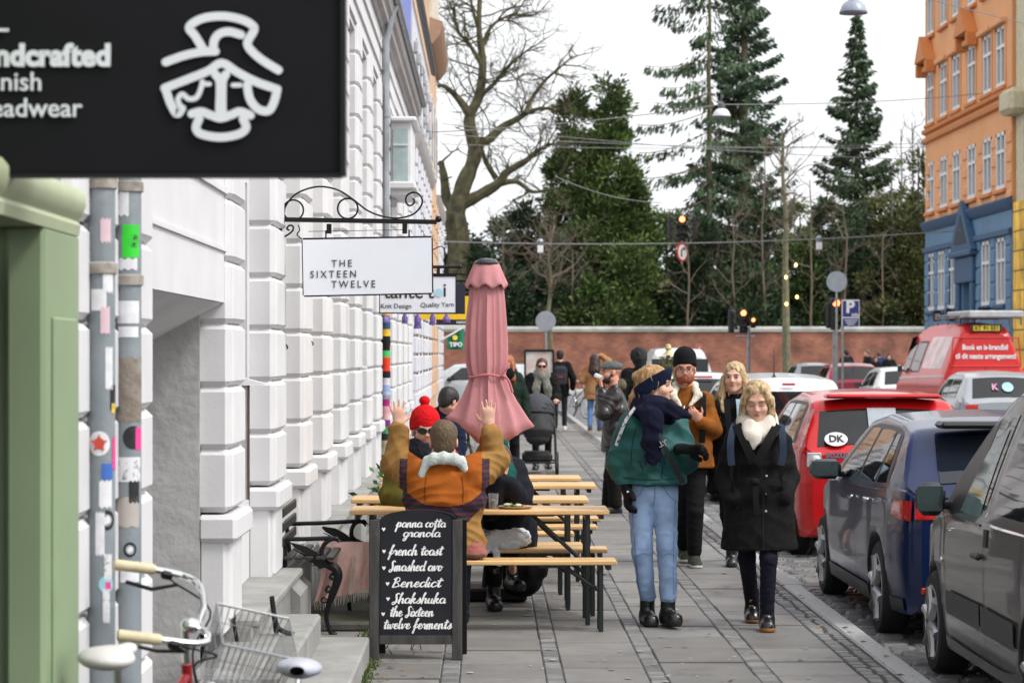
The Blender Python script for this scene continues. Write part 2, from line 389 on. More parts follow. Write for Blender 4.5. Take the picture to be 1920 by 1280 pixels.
# cornice and gutter
cr = MB()
prof = [(0, 0), (.03, 0), (.05, .05), (.10, .07), (.11, .14), (.15, .17), (.17, .25), (.17, .30), (0, .34)]
cr.prism(prof, wbl(-1.3, 6.6, 5.66), (1, 0, 0), (0, 0, 1), (0, 34.9, 0)); cr.build('cornice', m_cornice, wb, sharp=25)
gt = MB(); gt.tube([wbl(-1.10, 6.6, 5.99), wbl(-1.10, 41.4, 5.99)], .05, 10); gt.build('gutter', M['steel'], wb)
# entrance: lintel slab, deep reveal with a sloping soffit, door
en = MB()
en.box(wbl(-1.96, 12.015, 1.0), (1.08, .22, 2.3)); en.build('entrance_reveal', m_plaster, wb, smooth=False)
en = MB(); en.add([wbl(-1.315, 9.2, 1.995), wbl(-1.315, 11.925, 1.995), wbl(-2.38, 11.925, 1.42), wbl(-2.38, 9.2, 1.42), wbl(-1.315, 9.2, 1.998), wbl(-1.315, 11.925, 1.998), wbl(-2.38, 11.925, 1.6), wbl(-2.38, 9.2, 1.6)],
    [(0, 1, 2, 3), (4, 7, 6, 5), (0, 4, 5, 1), (2, 6, 7, 3), (0, 3, 7, 4), (1, 5, 6, 2)]); en.build('entrance_soffit', m_stucco, wb, smooth=False)
en = MB(); en.box(wbl(-1.296, 10.6, 2.26), (.012, 2.8, .02)); en.box(wbl(-1.296, 10.6, 2.55), (.02, 2.8, .03)); en.build('lintel_moulding', m_stucco, wb, smooth=False)
en = MB(); en.box(wbl(-2.36, 10.56, .85), (.08, 2.7, 1.5)); en.build('entrance_door', mat('door_grey', (.12, .13, .13), .5), wb, smooth=False)
proto = None
for (y0, y1, z0, z1) in win:
 f = MB(); W_, H_ = y1 - y0, z1 - z0
 for (cy, cz, sy, sz) in ((0, z0 + .03, W_, .06), (0, z1 - .03, W_, .06), (-W_ / 2 + .03, (z0 + z1) / 2, .06, H_ - .12), (W_ / 2 - .03, (z0 + z1) / 2, .06, H_ - .12), (0, (z0 + z1) / 2, .07, H_ - .12)):
  f.box((0, cy, cz), (.07, sy, sz))
 f.box((.0, -W_ / 4, z0 + H_ * .66), (.05, W_ / 2 - .1, .045)); f.box((.0, W_ / 4, z0 + H_ * .66), (.05, W_ / 2 - .1, .045))
 f.box((.10, 0, z0 - .02), (.2, W_ + .04, .04))
 fo = f.build('window', m_wframe, wb, smooth=False); fo.location = wbl(-1.62, (y0 + y1) / 2, 0)
 g = MB(); g.box((-.02, 0, (z0 + z1) / 2), (.01, W_ - .1, H_ - .1)); g.build('pane', m_glass, fo, smooth=False)
# oriel box on the facade beyond the downpipe
ob = MB(); ob.box(wbl(-1.16, 33.0, 4.35), (.28, 1.6, 1.0), bv=.01); ob.box(wbl(-1.14, 33.0, 3.98), (.36, 1.75, .10), bv=.02); ob.box(wbl(-1.13, 33.0, 4.86), (.36, 1.75, .07), bv=.02); orl = ob.build('oriel', m_wframe, wb)
g = MB(); g.box(wbl(-1.165, 32.19, 4.36), (.2, .02, .74)); g.build('oriel_pane', mat('pale_glass', (.42, .52, .52), .1, var=.1), orl, smooth=False)
g = MB(); g.box(wbl(-1.165, 32.175, 4.52), (.2, .02, .02)); g.build('glazing_bar', m_wframe, orl, smooth=False)
# downpipe with the knitted sleeve
dp = MB(); dp.tube([wbl(-1.12, 29.2, 5.95), wbl(-1.16, 29.2, 5.85), wbl(-1.235, 29.2, 5.5), wbl(-1.235, 29.2, 0.1)], .047, 10)
for z in (1.2, 2.9, 4.6): dp.cyl(wbl(-1.235, 29.2, z), wbl(-1.235, 29.2, z + .05), .058, 10)
dp.build('downpipe', mat('zinc', (.33, .35, .37), .5, .5, var=.25, vs=5), wb)
def brickwork(name, cmap): pass
m_knit = bpy.data.materials.new('striped_knit'); m_knit.use_nodes = True
_t = m_knit.node_tree; _b = _t.nodes['Principled BSDF']; _b.inputs['Roughness'].default_value = .95
_tc = _t.nodes.new('ShaderNodeTexCoord'); _s = _t.nodes.new('ShaderNodeSeparateXYZ'); _r = _t.nodes.new('ShaderNodeValToRGB'); _mr = _t.nodes.new('ShaderNodeMapRange')
_mr.inputs[1].default_value = 0; _mr.inputs[2].default_value = 2.35
_t.links.new(_tc.outputs['Object'], _s.inputs[0]); _t.links.new(_s.outputs[2], _mr.inputs[0]); _t.links.new(_mr.outputs[0], _r.inputs[0]); _t.links.new(_r.outputs[0], _b.inputs['Base Color'])
_r.color_ramp.interpolation = 'CONSTANT'
kc = ['#1a1d2a', '#b6aab8', '#3a3f66', '#8a2d83', '#d99ab8', '#141316', '#c9bfa6', '#b2a98f', '#2b2024', '#4f9a63', '#6b2a70', '#d8a9ad', '#d29aa4', '#a01d74', '#a9b9d9', '#8f9fc4', '#cfcbd2', '#151214', '#d9341c', '#e0401f', '#4cae5c', '#131112', '#141214', '#e6b324', '#2a5570', '#6f5f9a', '#e0a722', '#1d5a80']
el = _r.color_ramp.elements
for i, c in enumerate(kc):
 e = el[i] if i < 2 else el.new(i / len(kc)); e.position = i / len(kc); e.color = (*hx(c), 1)
kn = MB(); kn.lathe([(.055 + .004 * math.sin(z * 31), z) for z in np.linspace(0, 2.33, 90)], 14)
o = kn.build('knitted_sleeve', m_knit, loc=(-1.235, 29.2, .02)); tag(o, 'striped colourful knitted sleeve wrapped round the downpipe', 'yarn sleeve')
o2 = MB(); o2.ell((0, -.06, 2.13), (.035, .03, .045)); o2.build('pompom', mat('lilac_wool', hx('#8d79b8'), .95, bump=.6), o)
# ------------------------------------------------------------------ houses further down the left side
def facade(name, label, y0, y1, zt, m, x=-1.3, grooves=True):
 r = thing(name, (x, y0, 0), label, 'building')
 b = MB(); b.box((-1.5, (y1 - y0) / 2, zt / 2), (3.0, y1 - y0, zt))
 if grooves:
  n = int((y1 - y0) / 1.7)
  for k in range(n):
   yy = (k + .5) * (y1 - y0) / n
   z = .9
   while z < min(zt, 5.2): b.box((.02, yy, z), (.10, .62, .29), bv=.02); z += .33
 b.build('wall', m, r, smooth=False); return r
m_w2 = mat('pale_white_stucco', (.62, .62, .66), .75, var=.06, vs=1.2, bump=.2, bs=12)
b2 = facade('townhouse', 'white town house with a brown cornice between the lavender storey and the peach house', 41.55, 53.6, 7.9, m_w2)
b = MB(); b.prism([(0, 0), (.04, 0), (.12, .12), (.14, .3), (0, .34)], (0, .5, 5.3), (1, 0, 0), (0, 0, 1), (0, 11.5, 0)); b.build('cornice', m_cornice, b2)
b = MB(); b.tube([(.1, 0, 7.95), (.1, 12.05, 7.95)], .07, 8); b.build('gutter', M['grey'], b2)
m_orn = mat('ornament_grey', (.35, .35, .38), .7)
for k in range(7):
 for zz in (5.95, 6.5, 7.1): orn = MB(); orn.box((.03, .8 + k * 1.7, zz), (.1, .16, .22), bv=.03); orn.build('ornament', m_orn, b2)
for k in range(5):
 for z0, z1 in ((1.2, 2.6), (3.2, 4.7), (6.1, 7.4)):
  f = MB(); f.box((.012, 1.5 + k * 2.25, (z0 + z1) / 2), (.05, 1.0, z1 - z0)); fo = f.build('window', m_wframe, b2, smooth=False)
  g = MB(); g.box((.04, 1.5 + k * 2.25, (z0 + z1) / 2), (.01, .84, z1 - z0 - .16)); g.build('pane', m_glass, fo, smooth=False)
m_peach = mat('peach_stucco', (.62, .42, .28), .75, var=.12, vs=1.5, bump=.3, bs=10)
b3 = facade('peach_house', 'tall peach house with a deep brown cornice at the far end of the row', 53.62, 61, 11.5, m_peach)
b = MB(); b.prism([(0, 0), (.08, .02), (.24, .22), (.30, .5), (0, .6)], (0, 0, 8.6), (1, 0, 0), (0, 0, 1), (0, 7.4, 0)); b.build('cornice', mat('brown_cornice', (.33, .19, .12), .7), b3)
b = MB(); b.box((.02, 3.7, 10.0), (.08, 7.3, 1.6)); b.build('parapet', mat('cream_stucco', (.62, .55, .46), .75), b3, smooth=False)
for k in range(3):
 for z0, z1 in ((1.1, 2.6), (3.3, 4.9), (6, 7.6)):
  f = MB(); f.box((.012, 1.3 + k * 2.4, (z0 + z1) / 2), (.05, 1.0, z1 - z0)); fo = f.build('window', m_wframe, b3, smooth=False)
  g = MB(); g.box((.04, 1.3 + k * 2.4, (z0 + z1) / 2), (.01, .84, z1 - z0 - .16)); g.build('pane', m_glass, fo, smooth=False)
b4 = facade('white_corner_house', 'low white house with a sloped brown eave beside the bare tree', 61.02, 69, 5.6, m_w2, x=-1.32)
b = MB(); b.prism([(0, 0), (.06, 0), (.13, .2), (.13, .34), (0, .36)], (0, -.3, 5.35), (1, 0, 0), (0, 0, 1), (0, 8.0, 0)); b.build('cornice', m_cornice, b4)
# ------------------------------------------------------------------ green shop front (near left) with its pilaster
m_green = mat('sage_green_paint', (.25, .33, .19), .55, var=.06, vs=2.5, bump=.06, bs=20)
gs = thing('green_shopfront', (-1.21, 6.6, 0), 'sage green painted shop front pilaster with moulded capital beside the drainpipes', 'shop front')
b = MB()
b.box((-.055, .28, 1.05), (.11, .56, 2.1), bv=.012); b.box((-.14, .30, 1.05), (.10, .5, 2.1), bv=.008); b.box((-.045, .28, .15), (.11, .60, .5), bv=.015); b.box((.004, .28, 1.1), (.012, .36, 1.5), bv=.005); b.build('pilaster', m_green, gs)
b = MB(); b.prism([(-.2, 0), (.0, 0), (.006, .03), (-.004, .045), (.01, .06), (.022, .09), (.02, .12), (.004, .14), (-.2, .155)], (0, -5, 2.095), (1, 0, 0), (0, 0, 1), (0, 5.55, 0)); b.build('cornice', mat('lit_sage_green', (.42, .47, .30), .5, var=.05), gs)  # paler than the pilaster: light on the moulding is put into its colour
b = MB(); b.box((-.29, .25, 1.0), (.2, .42, 2.1)); b.build('window_side', mat('shop_dark', (.01, .01, .012), .3), gs, smooth=False)
b = MB(); b.box((-.16, -2.2, 2.5), (.3, 5.5, .46), bv=.01); b.build('fascia', m_green, gs)
b = MB(); b.box((-.4, -2.9, 1.05), (.1, 5.6, 2.05)); b.build('shop_window', m_glass, gs, smooth=False)
b = MB(); b.box((-.9, -1.2, 5), (.8, 3.7, 4.5)); b.build('upper_wall', m_stucco, gs, smooth=False)
# ------------------------------------------------------------------ orange and blue corner house (opposite side)
def right_house():
 X0 = 16.6; Y0, Y1 = 76.6, 91.8
 r = thing('orange_house', (X0, Y0, 0), 'tall orange house with a blue ground floor across the street', 'building')
 mo = mat('orange_stucco', hx('#df9f6c'), .75, var=.06, vs=.5, bump=.1); mo2 = mat('orange_trim', hx('#c97e45'), .7, var=.06)
 mb_ = mat('blue_stucco', hx('#5a7c9a'), .7, var=.08, vs=.6); mb2 = mat('blue_trim', hx('#335474'), .65)
 L_ = Y1 - Y0; ZB = PZ(381, Y0)          # top of the blue storey
 rows = []                                # (z0, z1) of each window row, read at the near end of the facade
 for (a, c) in ((245, 352), (45, 158), (-160, -35)):
  yy = Y0 + 1.0; rows.append((PZ(c, yy), PZ(a, yy)))
 yw = [1.0, 3.1, 5.7, 8.4, 10.8, 13.4]; ww = 1.35
 b = MB()
 def strips(z0, z1, wins, mb):
  ys = sorted(wins); c = 0
  for (p, q, u, v) in ys:
   mb.box((1.0, (c + p) / 2, (z0 + z1) / 2), (2.0, p - c, z1 - z0))
   if u - z0 > .01: mb.box((1.0, (p + q) / 2, (z0 + u) / 2), (2.0, q - p, u - z0))
   if z1 - v > .01: mb.box((1.0, (p + q) / 2, (v + z1) / 2), (2.0, q - p, z1 - v))
   c = q
  mb.box((1.0, (c + L_) / 2, (z0 + z1) / 2), (2.0, L_ - c, z1 - z0))
 zs = [ZB] + [(rows[i][1] + rows[i + 1][0]) / 2 for i in range(2)] + [rows[2][1] + 1.2]
 for i, (z0, z1) in enumerate(rows): strips(zs[i], zs[i + 1], [(y, y + ww, z0, z1) for y in yw], b)
 b.build('wall', mo, r, smooth=False)
 bb = MB(); zb0, zb1 = PZ(570, Y0 + 2), PZ(447, Y0 + 2)
 bw = [1.0, 3.4, 9.4, 11.3, 13.3]; strips(0, ZB, [(y, y + 1.3, zb0, zb1) for y in bw] + [(6.3, 7.9, 0, zb1 - 1.3)], bb)
 bb.build('ground_floor_wall', mb_, r, smooth=False)
 t = MB(); t.prism([(0, 0), (-.12, .1), (-.2, .35), (0, .45)], (0, -.05, ZB - .2), (1, 0, 0), (0, 0, 1), (0, L_ + .1, 0)); t.prism([(0, 0), (-.12, .05), (-.12, .2), (0, .25)], (0, 0, ZB - 1.0), (1, 0, 0), (0, 0, 1), (0, L_, 0)); t.build('blue_cornice', mb2, r)
 t = MB()
 zc = (rows[0][1] + rows[1][0]) / 2
 for zz in (zc, zc + .35): t.prism([(0, 0), (-.14, .05), (-.16, .18), (0, .25)], (0, 0, zz), (1, 0, 0), (0, 0, 1), (0, L_, 0))
 t.build('string_course', mo2, r)
 for y in [.4, 2.7, 4.9, 7.5, 10.1, 12.4, 14.6]:
  t = MB()
  z = rows[0][0] - .3
  while z < rows[0][1] + .3: t.box((.0, y, z), (.08, .7, .34), bv=.03); z += .62
  t.build('block_quoin', mo, r)
 for y in [.5, 2.9, 5.2, 8.7, 10.8, 12.9, 14.8]:
  t = MB()
  z = .4
  while z < zb1 + .2: t.box((.0, y, z), (.08, .75, .5), bv=.035); z += .56
  t.build('block_quoin', mb_, r)
 gl = mat('sky_window_glass', (.10, .12, .15), .06, spec=.8)
 def window(y, z0, z1, w, pm=None):
  f = MB(); h = z1 - z0; zc = (z0 + z1) / 2
  f.box((.05, y + .06, zc), (.12, .12, h)); f.box((.05, y + w - .06, zc), (.12, .12, h)); f.box((.05, y + w / 2, zc), (.12, .12, h))
  f.box((.05, y + w / 2, z0 + .06), (.14, w, .12)); f.box((.05, y + w / 2, z1 - .06), (.12, w, .12)); f.box((.05, y + w / 2, z0 + h * .66), (.13, w, .10))
  fo = f.build('window', m_wframe, r, smooth=False)
  g = MB(); g.box((.075, y + w / 2, zc), (.02, w - .1, h - .1)); g.build('pane', gl, fo, smooth=False)
  s = MB(); s.box((-.03, y + w / 2, z0 - .09), (.18, w + .36, .13), bv=.02); s.build('sill', pm, fo, smooth=False)
  return fo
 for i, (z0, z1) in enumerate(rows):
  for k, y in enumerate(yw):
   fo = window(y, z0, z1, ww, mo2)
   if i >= 1:
    s = MB(); s.box((-.01, y - .12, (z0 + z1) / 2), (.06, .16, z1 - z0 + .1)); s.box((-.01, y + ww + .12, (z0 + z1) / 2), (.06, .16, z1 - z0 + .1)); s.box((-.08, y + ww / 2, z1 + .12), (.24, ww + .5, .2), bv=.03); s.build('surround', mo, fo, smooth=False)
   if i == 1 and k in (2, 5):       # pediments over two windows
    s = MB(); s.prism([(-1.0, 0), (1.0, 0), (0, .95)], (-.45, y + ww / 2, z1 + .35), (0, 1, 0), (0, 0, 1), (.5, 0, 0)); s.box((-.2, y - .25, z1 + .1), (.4, .25, .5), bv=.04); s.box((-.2, y + ww + .25, z1 + .1), (.4, .25, .5), bv=.04)
    s.build('pediment', mo2, fo, smooth=False)
 for y in bw: window(y, zb0, zb1, 1.3, mb2)
 d = MB(); zc0 = zb1 - 1.3
 d.box((.0, 5.85, zc0 / 2), (.3, .5, zc0), bv=.05); d.box((.0, 8.35, zc0 / 2), (.3, .5, zc0), bv=.05); d.box((.0, 7.1, zc0 + .45), (.34, 3.2, .9), bv=.04); d.box((-.06, 7.1, zc0 + 1.0), (.5, 3.7, .2), bv=.04)
 d.prism([(-1.9, 0), (1.9, 0), (0, 1.75)], (-.26, 7.1, zc0 + 1.1), (0, 1, 0), (0, 0, 1), (.3, 0, 0))
 d.build('portal', mb2, r, smooth=False)
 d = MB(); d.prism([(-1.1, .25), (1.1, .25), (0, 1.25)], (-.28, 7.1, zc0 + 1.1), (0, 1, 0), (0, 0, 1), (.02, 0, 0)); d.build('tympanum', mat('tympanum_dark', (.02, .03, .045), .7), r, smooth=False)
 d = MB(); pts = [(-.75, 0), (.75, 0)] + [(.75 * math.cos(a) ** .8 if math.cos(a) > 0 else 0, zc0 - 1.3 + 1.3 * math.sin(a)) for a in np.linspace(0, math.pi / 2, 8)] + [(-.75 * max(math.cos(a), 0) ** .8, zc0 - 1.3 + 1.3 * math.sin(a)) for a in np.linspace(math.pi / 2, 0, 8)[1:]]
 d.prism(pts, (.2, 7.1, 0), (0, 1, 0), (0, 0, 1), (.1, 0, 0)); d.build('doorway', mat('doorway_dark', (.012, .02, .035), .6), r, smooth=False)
 n = thing('cream_house', (X0, 60, 0), 'cream and yellow house cut by the right edge of the picture', 'building')
 b = MB(); b.box((1.6, 8.2, 9.0 + ZB / 2), (3, 16.5, 18 - ZB), bv=0); b.box((1.3, 16.0, PZ(195, Y0)), (3.4, 1.6, .8), bv=.15); b.build('upper_wall', mat('cream_wall', (.55, .50, .34), .75), n, smooth=False)
 b = MB(); b.box((1.5, 8.2, ZB / 2), (3.0, 16.5, ZB))
 b.build('ground_floor_wall', brick_mat('yellow_stucco', hx('#e3b950'), hx('#ddb04a'), hx('#8a6a2a'), 1.4, .62, 'yz', ms=.03), n, smooth=False)
 for k in range(5):
  for z0 in (2.0, 7.5, 11.5):
   f = MB(); f.box((-.02, 2 + k * 3.0, z0 + 1.1), (.1, 1.1, 2.2)); fo = f.build('window', m_wframe, n, smooth=False)
   g = MB(); g.box((-.08, 2 + k * 3.0, z0 + 1.1), (.02, .9, 2.0)); g.build('pane', gl, fo, smooth=False)
 # shop signs on the blue storey
 for (px0, px1, y0, y1, txt) in ((1751, 1764, 582, 602, ''), (1775, 1808, 578, 602, 'RUSS')):
  yy = 86.0; s = thing('shop_sign', (PX((px0 + px1) / 2, yy), yy, PZ((y0 + y1) / 2, yy)), 'small dark box sign on the blue storey, ' + ('the wider one lettered in white' if txt else 'the narrow one with a pale panel'), 'sign')
  b = MB(); b.box((0, .1, 0), ((px1 - px0) * yy / FPX, .2, (y1 - y0) * yy / FPX), bv=.02); b.build('box', M['black'], s)
  b = MB(); b.box((0, -.015, -.03), ((px1 - px0) * .7 * yy / FPX, .02, (y1 - y0) * .6 * yy / FPX)); fc = b.build('face', mat('sign_face', (.45, .36, .36) if txt == '' else (.05, .05, .05), .5), s)
  if txt: text_obj('lettering', txt, .26, M['white'], fc, (0, -.03, 0), bold=.008)
 yy = 82.0; s = thing('awning', (PX(1872, yy), yy, PZ(614, yy)), 'white shop banner with dark lettering under the blue storey at far right', 'banner')
 b = MB(); b.box((0, .05, 0), (.75, .06, .36), bv=.02); b.build('cloth', M['white'], s); text_obj('lettering', 'BOUT', .3, M['black'], s, (0, 0, -.01), bold=.01)
 br = thing('hanging_bracket', (PX(1883, 79), 79, PZ(578, 79)), 'black iron sign bracket on the blue storey of the orange house', 'bracket')
 b = MB(); b.tube([(-.85, 0, 0), (.0, 0, 0)], .03, 8); b.tube([(-.03, 0, -.35), (-.03, 0, .6)], .03, 8); b.tube(spline([(-.7, 0, -.02), (-.4, 0, -.25), (-.05, 0, -.3)]), .02, 6); b.build('arm', M['iron'], br)
right_house()
# ------------------------------------------------------------------ trees and shrubs beyond the wall
m_bark = mat('mossy_bark', (.12, .11, .05), .9, var=.35, vs=3, bump=.6, bs=8, col2=(.04, .035, .025))
m_bark2 = mat('grey_brown_bark', (.11, .095, .075), .9, var=.3, vs=4, bump=.5, bs=20)
m_spr_bark = mat('spruce_bark', (.13, .11, .065), .9, var=.3, vs=2, bump=.5, bs=10)
m_twig = mat('twig_bark', (.15, .115, .085), .9, var=.3, vs=.6)
m_nd = [mat('dark_spruce_needles', (.046, .082, .034), .7, island=.6, var=.3, vs=.5), mat('blue_spruce_needles', (.056, .105, .052), .7, island=.5, var=.3, vs=.4),
  mat('yew_needles', (.078, .125, .028), .7, island=.6, var=.45, vs=.45), mat('olive_shrub_leaves', (.085, .095, .028), .7, island=.6, var=.4, vs=.5),
  mat('dark_evergreen_leaves', (.030, .058, .022), .7, island=.6, var=.35, vs=.6), mat('brown_spruce_needles', (.055, .035, .022), .8, island=.4, var=.3, vs=.5)]
class LF:
 """leaf-sized triangles collected in numpy arrays"""
 def __init__(s): s.c = []; s.d = []; s.l = []; s.w = []
 def add(s, c, d, l, w): s.c.append(c); s.d.append(d); s.l.append(l); s.w.append(w)
 def build(s, name, m, parent, seed=0):
  r = rng(seed); c = np.concatenate(s.c); d = np.concatenate(s.d); l = np.concatenate(s.l)[:, None]; w = np.concatenate(s.w)[:, None]
  d = d / (np.linalg.norm(d, axis=1, keepdims=True) + 1e-9); q = r.normal(size=d.shape); p = np.cross(d, q); p /= (np.linalg.norm(p, axis=1, keepdims=True) + 1e-9)
  n = len(c); V = np.empty((n, 4, 3)); V[:, 0] = c - d * l * .1; V[:, 1] = c + d * l * .45 + p * w * .5; V[:, 2] = c + d * l; V[:, 3] = c + d * l * .45 - p * w * .5
  return mesh_np(name, V.reshape(-1, 3), np.arange(n * 4).reshape(n, 4), m, parent, smooth=False)
def branch_rec(b, p, d, length, r, depth, rs, droop=0.0, wob=.35, split=3, mi=0, tips=None, up=.1):
 n = 4; pts = [p]; q = p; dd = d.normalized()
 for i in range(n):
  dd = (dd + Vector(rs.normal(size=3)) * wob * .35 + Vector((0, 0, up - droop))).normalized(); q = q + dd * length / n; pts.append(q)
 b.tube(pts, [r * (1 - .5 * i / n) for i in range(n + 1)], 5 if r > .03 else 3, False, mi)
 if tips is not None: tips.append((q, dd))
 if depth <= 0: return
 for k in range(split):
  i = rs.randint(1, n + 1); a = pts[i]; t = (pts[i] - pts[i - 1]).normalized()
  nd = (t + Vector(rs.normal(size=3)) * .75).normalized()
  branch_rec(b, a, nd, length * rs.uniform(.5, .75), r * .5, depth - 1, rs, droop, wob, split, mi, tips, up)
def spruce(px, y, top_z, r_max, label, kind, seed, density=1.0, droop=.25, bare_z=2.5, trunk_r=.3, gaps=0.0, power=.8, m=None, step=.42, hang=1.0, lmin=.6):
 rs = rng(seed); t = thing('spruce_tree', (PX(px, y), y, 0), label, 'tree', 'trees behind the brick wall')
 b = MB(); zz = np.linspace(0, top_z, 12); b.tube([(rs.normal() * .04, rs.normal() * .04, z) for z in zz], [trunk_r * (1 - .93 * z / top_z) + .015 for z in zz], 8); b.build('trunk', m_spr_bark, t)
 lf = LF(); br = MB(); z = bare_z
 while z < top_z - .2:
  f = (top_z - z) / (top_z - bare_z); L0 = max(r_max * f ** power, .12)
  nb = max(3, int((4 + 4 * f) * density))
  for k in range(nb):
   if rs.rand() < gaps: continue
   a = rs.uniform(0, 2 * math.pi); L = L0 * rs.uniform(lmin, 1.1); slope = .25 - droop * (1 + .8 * f)
   n = 7; s = np.linspace(0, 1, n); zc = z + rs.uniform(-.15, .15)
   P_ = np.stack([np.cos(a) * s * L, np.sin(a) * s * L, zc + slope * s * L * (1 - .2 * s) + (.22 * s ** 3 * L if kind != 'sparse' else .12 * s ** 3 * L)], 1)
   br.tube(P_, [.035 * f + .012 - .001 * i for i in range(n)], 3, False)
   m_ = int((18 + 34 * L) * density)
   u = rs.beta(1.6, 1.0, m_); C = np.stack([np.interp(u, s, P_[:, i]) for i in range(3)], 1)
   side = rs.uniform(-1, 1, m_); lat = np.array([-math.sin(a), math.cos(a), 0]); out = np.array([math.cos(a), math.sin(a), 0])
   spread = (.12 + .28 * L * (1 - u) ** .7 * u ** .3)
   C = C + lat * (side * spread)[:, None] + np.array([0, 0, -1]) * (rs.uniform(0, .22, m_) * hang * (1 - .4 * u))[:, None]
   D = out * .55 + lat * (side * .8)[:, None] + np.array([0, 0, -1]) * (rs.uniform(.1, .9, m_) * hang)[:, None]
   lf.add(C, D, rs.uniform(.16, .42, m_) * (1 if hang < 1.3 else 1.25), rs.uniform(.07, .16, m_))
  z += step * (.55 + .45 * f) * rs.uniform(.8, 1.2)
 n = 120; u = rs.uniform(0, 1, n); lf.add(np.stack([rs.normal(size=n) * .05, rs.normal(size=n) * .05, top_z - 1.2 * u], 1), np.stack([rs.normal(size=n), rs.normal(size=n), rs.uniform(-.2, 1, n)], 1), rs.uniform(.15, .35, n), rs.uniform(.06, .12, n))
 br.build('branches', m_spr_bark, t, fix=False); lf.build('crown', m if m else m_nd[0], t, seed); return t
def clump_tree(name, px, y, z0, z1, rx, label, m, seed, n_cl=40, per=220, tops=None, trunk=True, ls=(.14, .38), upw=.3, group='trees behind the brick wall', cat='tree', density=1.0, ry=None):
 """evergreen crown: leaf clumps spread through the volume of one or several cones"""
 rs = rng(seed); t = thing(name, (PX(px, y), y, 0), label, cat, group); b = MB()
 tops = tops or [(0, z1, rx)]; lf = LF()
 for (dx, zt, r_) in tops:
  if trunk:
   b.tube([(dx * .3, 0, 0), (dx * .8, 0, z0 + (zt - z0) * .4), (dx, 0, zt - .4)], [.24, .14, .03], 7)
  for k in range(int(n_cl * density)):
   f = rs.beta(1.1, 1.5); z = z0 + (zt - z0) * f; rr = r_ * (1 - f) ** .65 * (1.0 if f > .06 else .8) + .1
   a = rs.uniform(0, 2 * math.pi); q = rs.uniform(.35, 1.0) ** .5 * rr
   c = np.array([dx + math.cos(a) * q, math.sin(a) * q * (ry / r_ if ry else 1), z]); cr = rs.uniform(.3, .75) * (.55 + .25 * r_ * .5)
   if trunk and rs.rand() < .5: b.tube([(dx, 0, z - .5 * q * .5), tuple(c)], [.035, .012], 3, False)
   m_ = int(per * rs.uniform(.6, 1.3)); g = rs.normal(size=(m_, 3)) * cr * np.array([.55, .55, .5]); C = c + g
   D = g + np.array([math.cos(a), math.sin(a), 0]) * .3 + np.array([0, 0, upw]) + rs.normal(size=(m_, 3)) * .25
   lf.add(C, D, rs.uniform(*ls, m_), rs.uniform(ls[0] * .45, ls[1] * .42, m_))
 if trunk: b.build('trunk', m_bark2, t, fix=False)
 lf.build('crown', m, t, seed); return t
def twig_tree(name, px, y, z0, top, spread, label, seed, m=None, trunk_r=.16, n=9, depth=3, lean=0.0, group=None, twig_r=.05, split=3, L=None):
 rs = rng(seed); t = thing(name, (PX(px, y), y, 0), label, 'tree', group)
 b = MB(); pts = [(lean * z / top + rs.normal() * .05, 0, z) for z in np.linspace(0, top * .92, 7)]
 b.tube(pts, [trunk_r * (1 - .12 * i) for i in range(7)], 8); b.build('trunk', m or m_bark2, t, fix=False)
 c = MB()
 for k in range(n):
  z = z0 + (top * .92 - z0) * (k + .5) / n; a = rs.uniform(0, 2 * math.pi); f = z / top
  branch_rec(c, Vector((lean * f, 0, z)), Vector((math.cos(a), math.sin(a) * .7, rs.uniform(.3, .9))), (L or spread) * rs.uniform(.6, 1.0) * (1.1 - .5 * f), twig_r, depth, rs, 0, .5, split, up=.08)
 c.build('crown', m or m_twig, t, fix=False); return t
# tall conifers
spruce(1330, 130, 26.5, 4.6, 'sparse tall spruce with long drooping branches and a bare trunk', 'sparse', 11, density=.72, droop=.44, bare_z=7, trunk_r=.24, gaps=.1, power=.22, step=1.1, hang=2.4, lmin=.55)
spruce(1394, 131.5, 29, 3.7, 'dense tall blue green spruce right beside the sparse one', 'dense', 12, density=1.05, droop=.10, bare_z=2, trunk_r=.4, power=.75, m=m_nd[1], step=.42, gaps=.12, lmin=.35)
spruce(1606, 133, PZ(22, 133), 4.3, 'slim spire shaped spruce under the big hanging lamp', 'dense', 13, density=1.0, droop=.08, bare_z=3, trunk_r=.3, power=.95, m=m_nd[0], step=.45, lmin=.4)
clump_tree('yew_tree', 1122, 127, 2.4, 15.8, 3, 'bushy mid green conifer with two blunt tops left of the spruces', m_nd[2], 21, n_cl=95, per=300, tops=[(-1.35, 15.6, 2.1), (.55, 15.9, 2.3), (0, 12.0, 2.9), (1.6, 11.0, 1.9)])
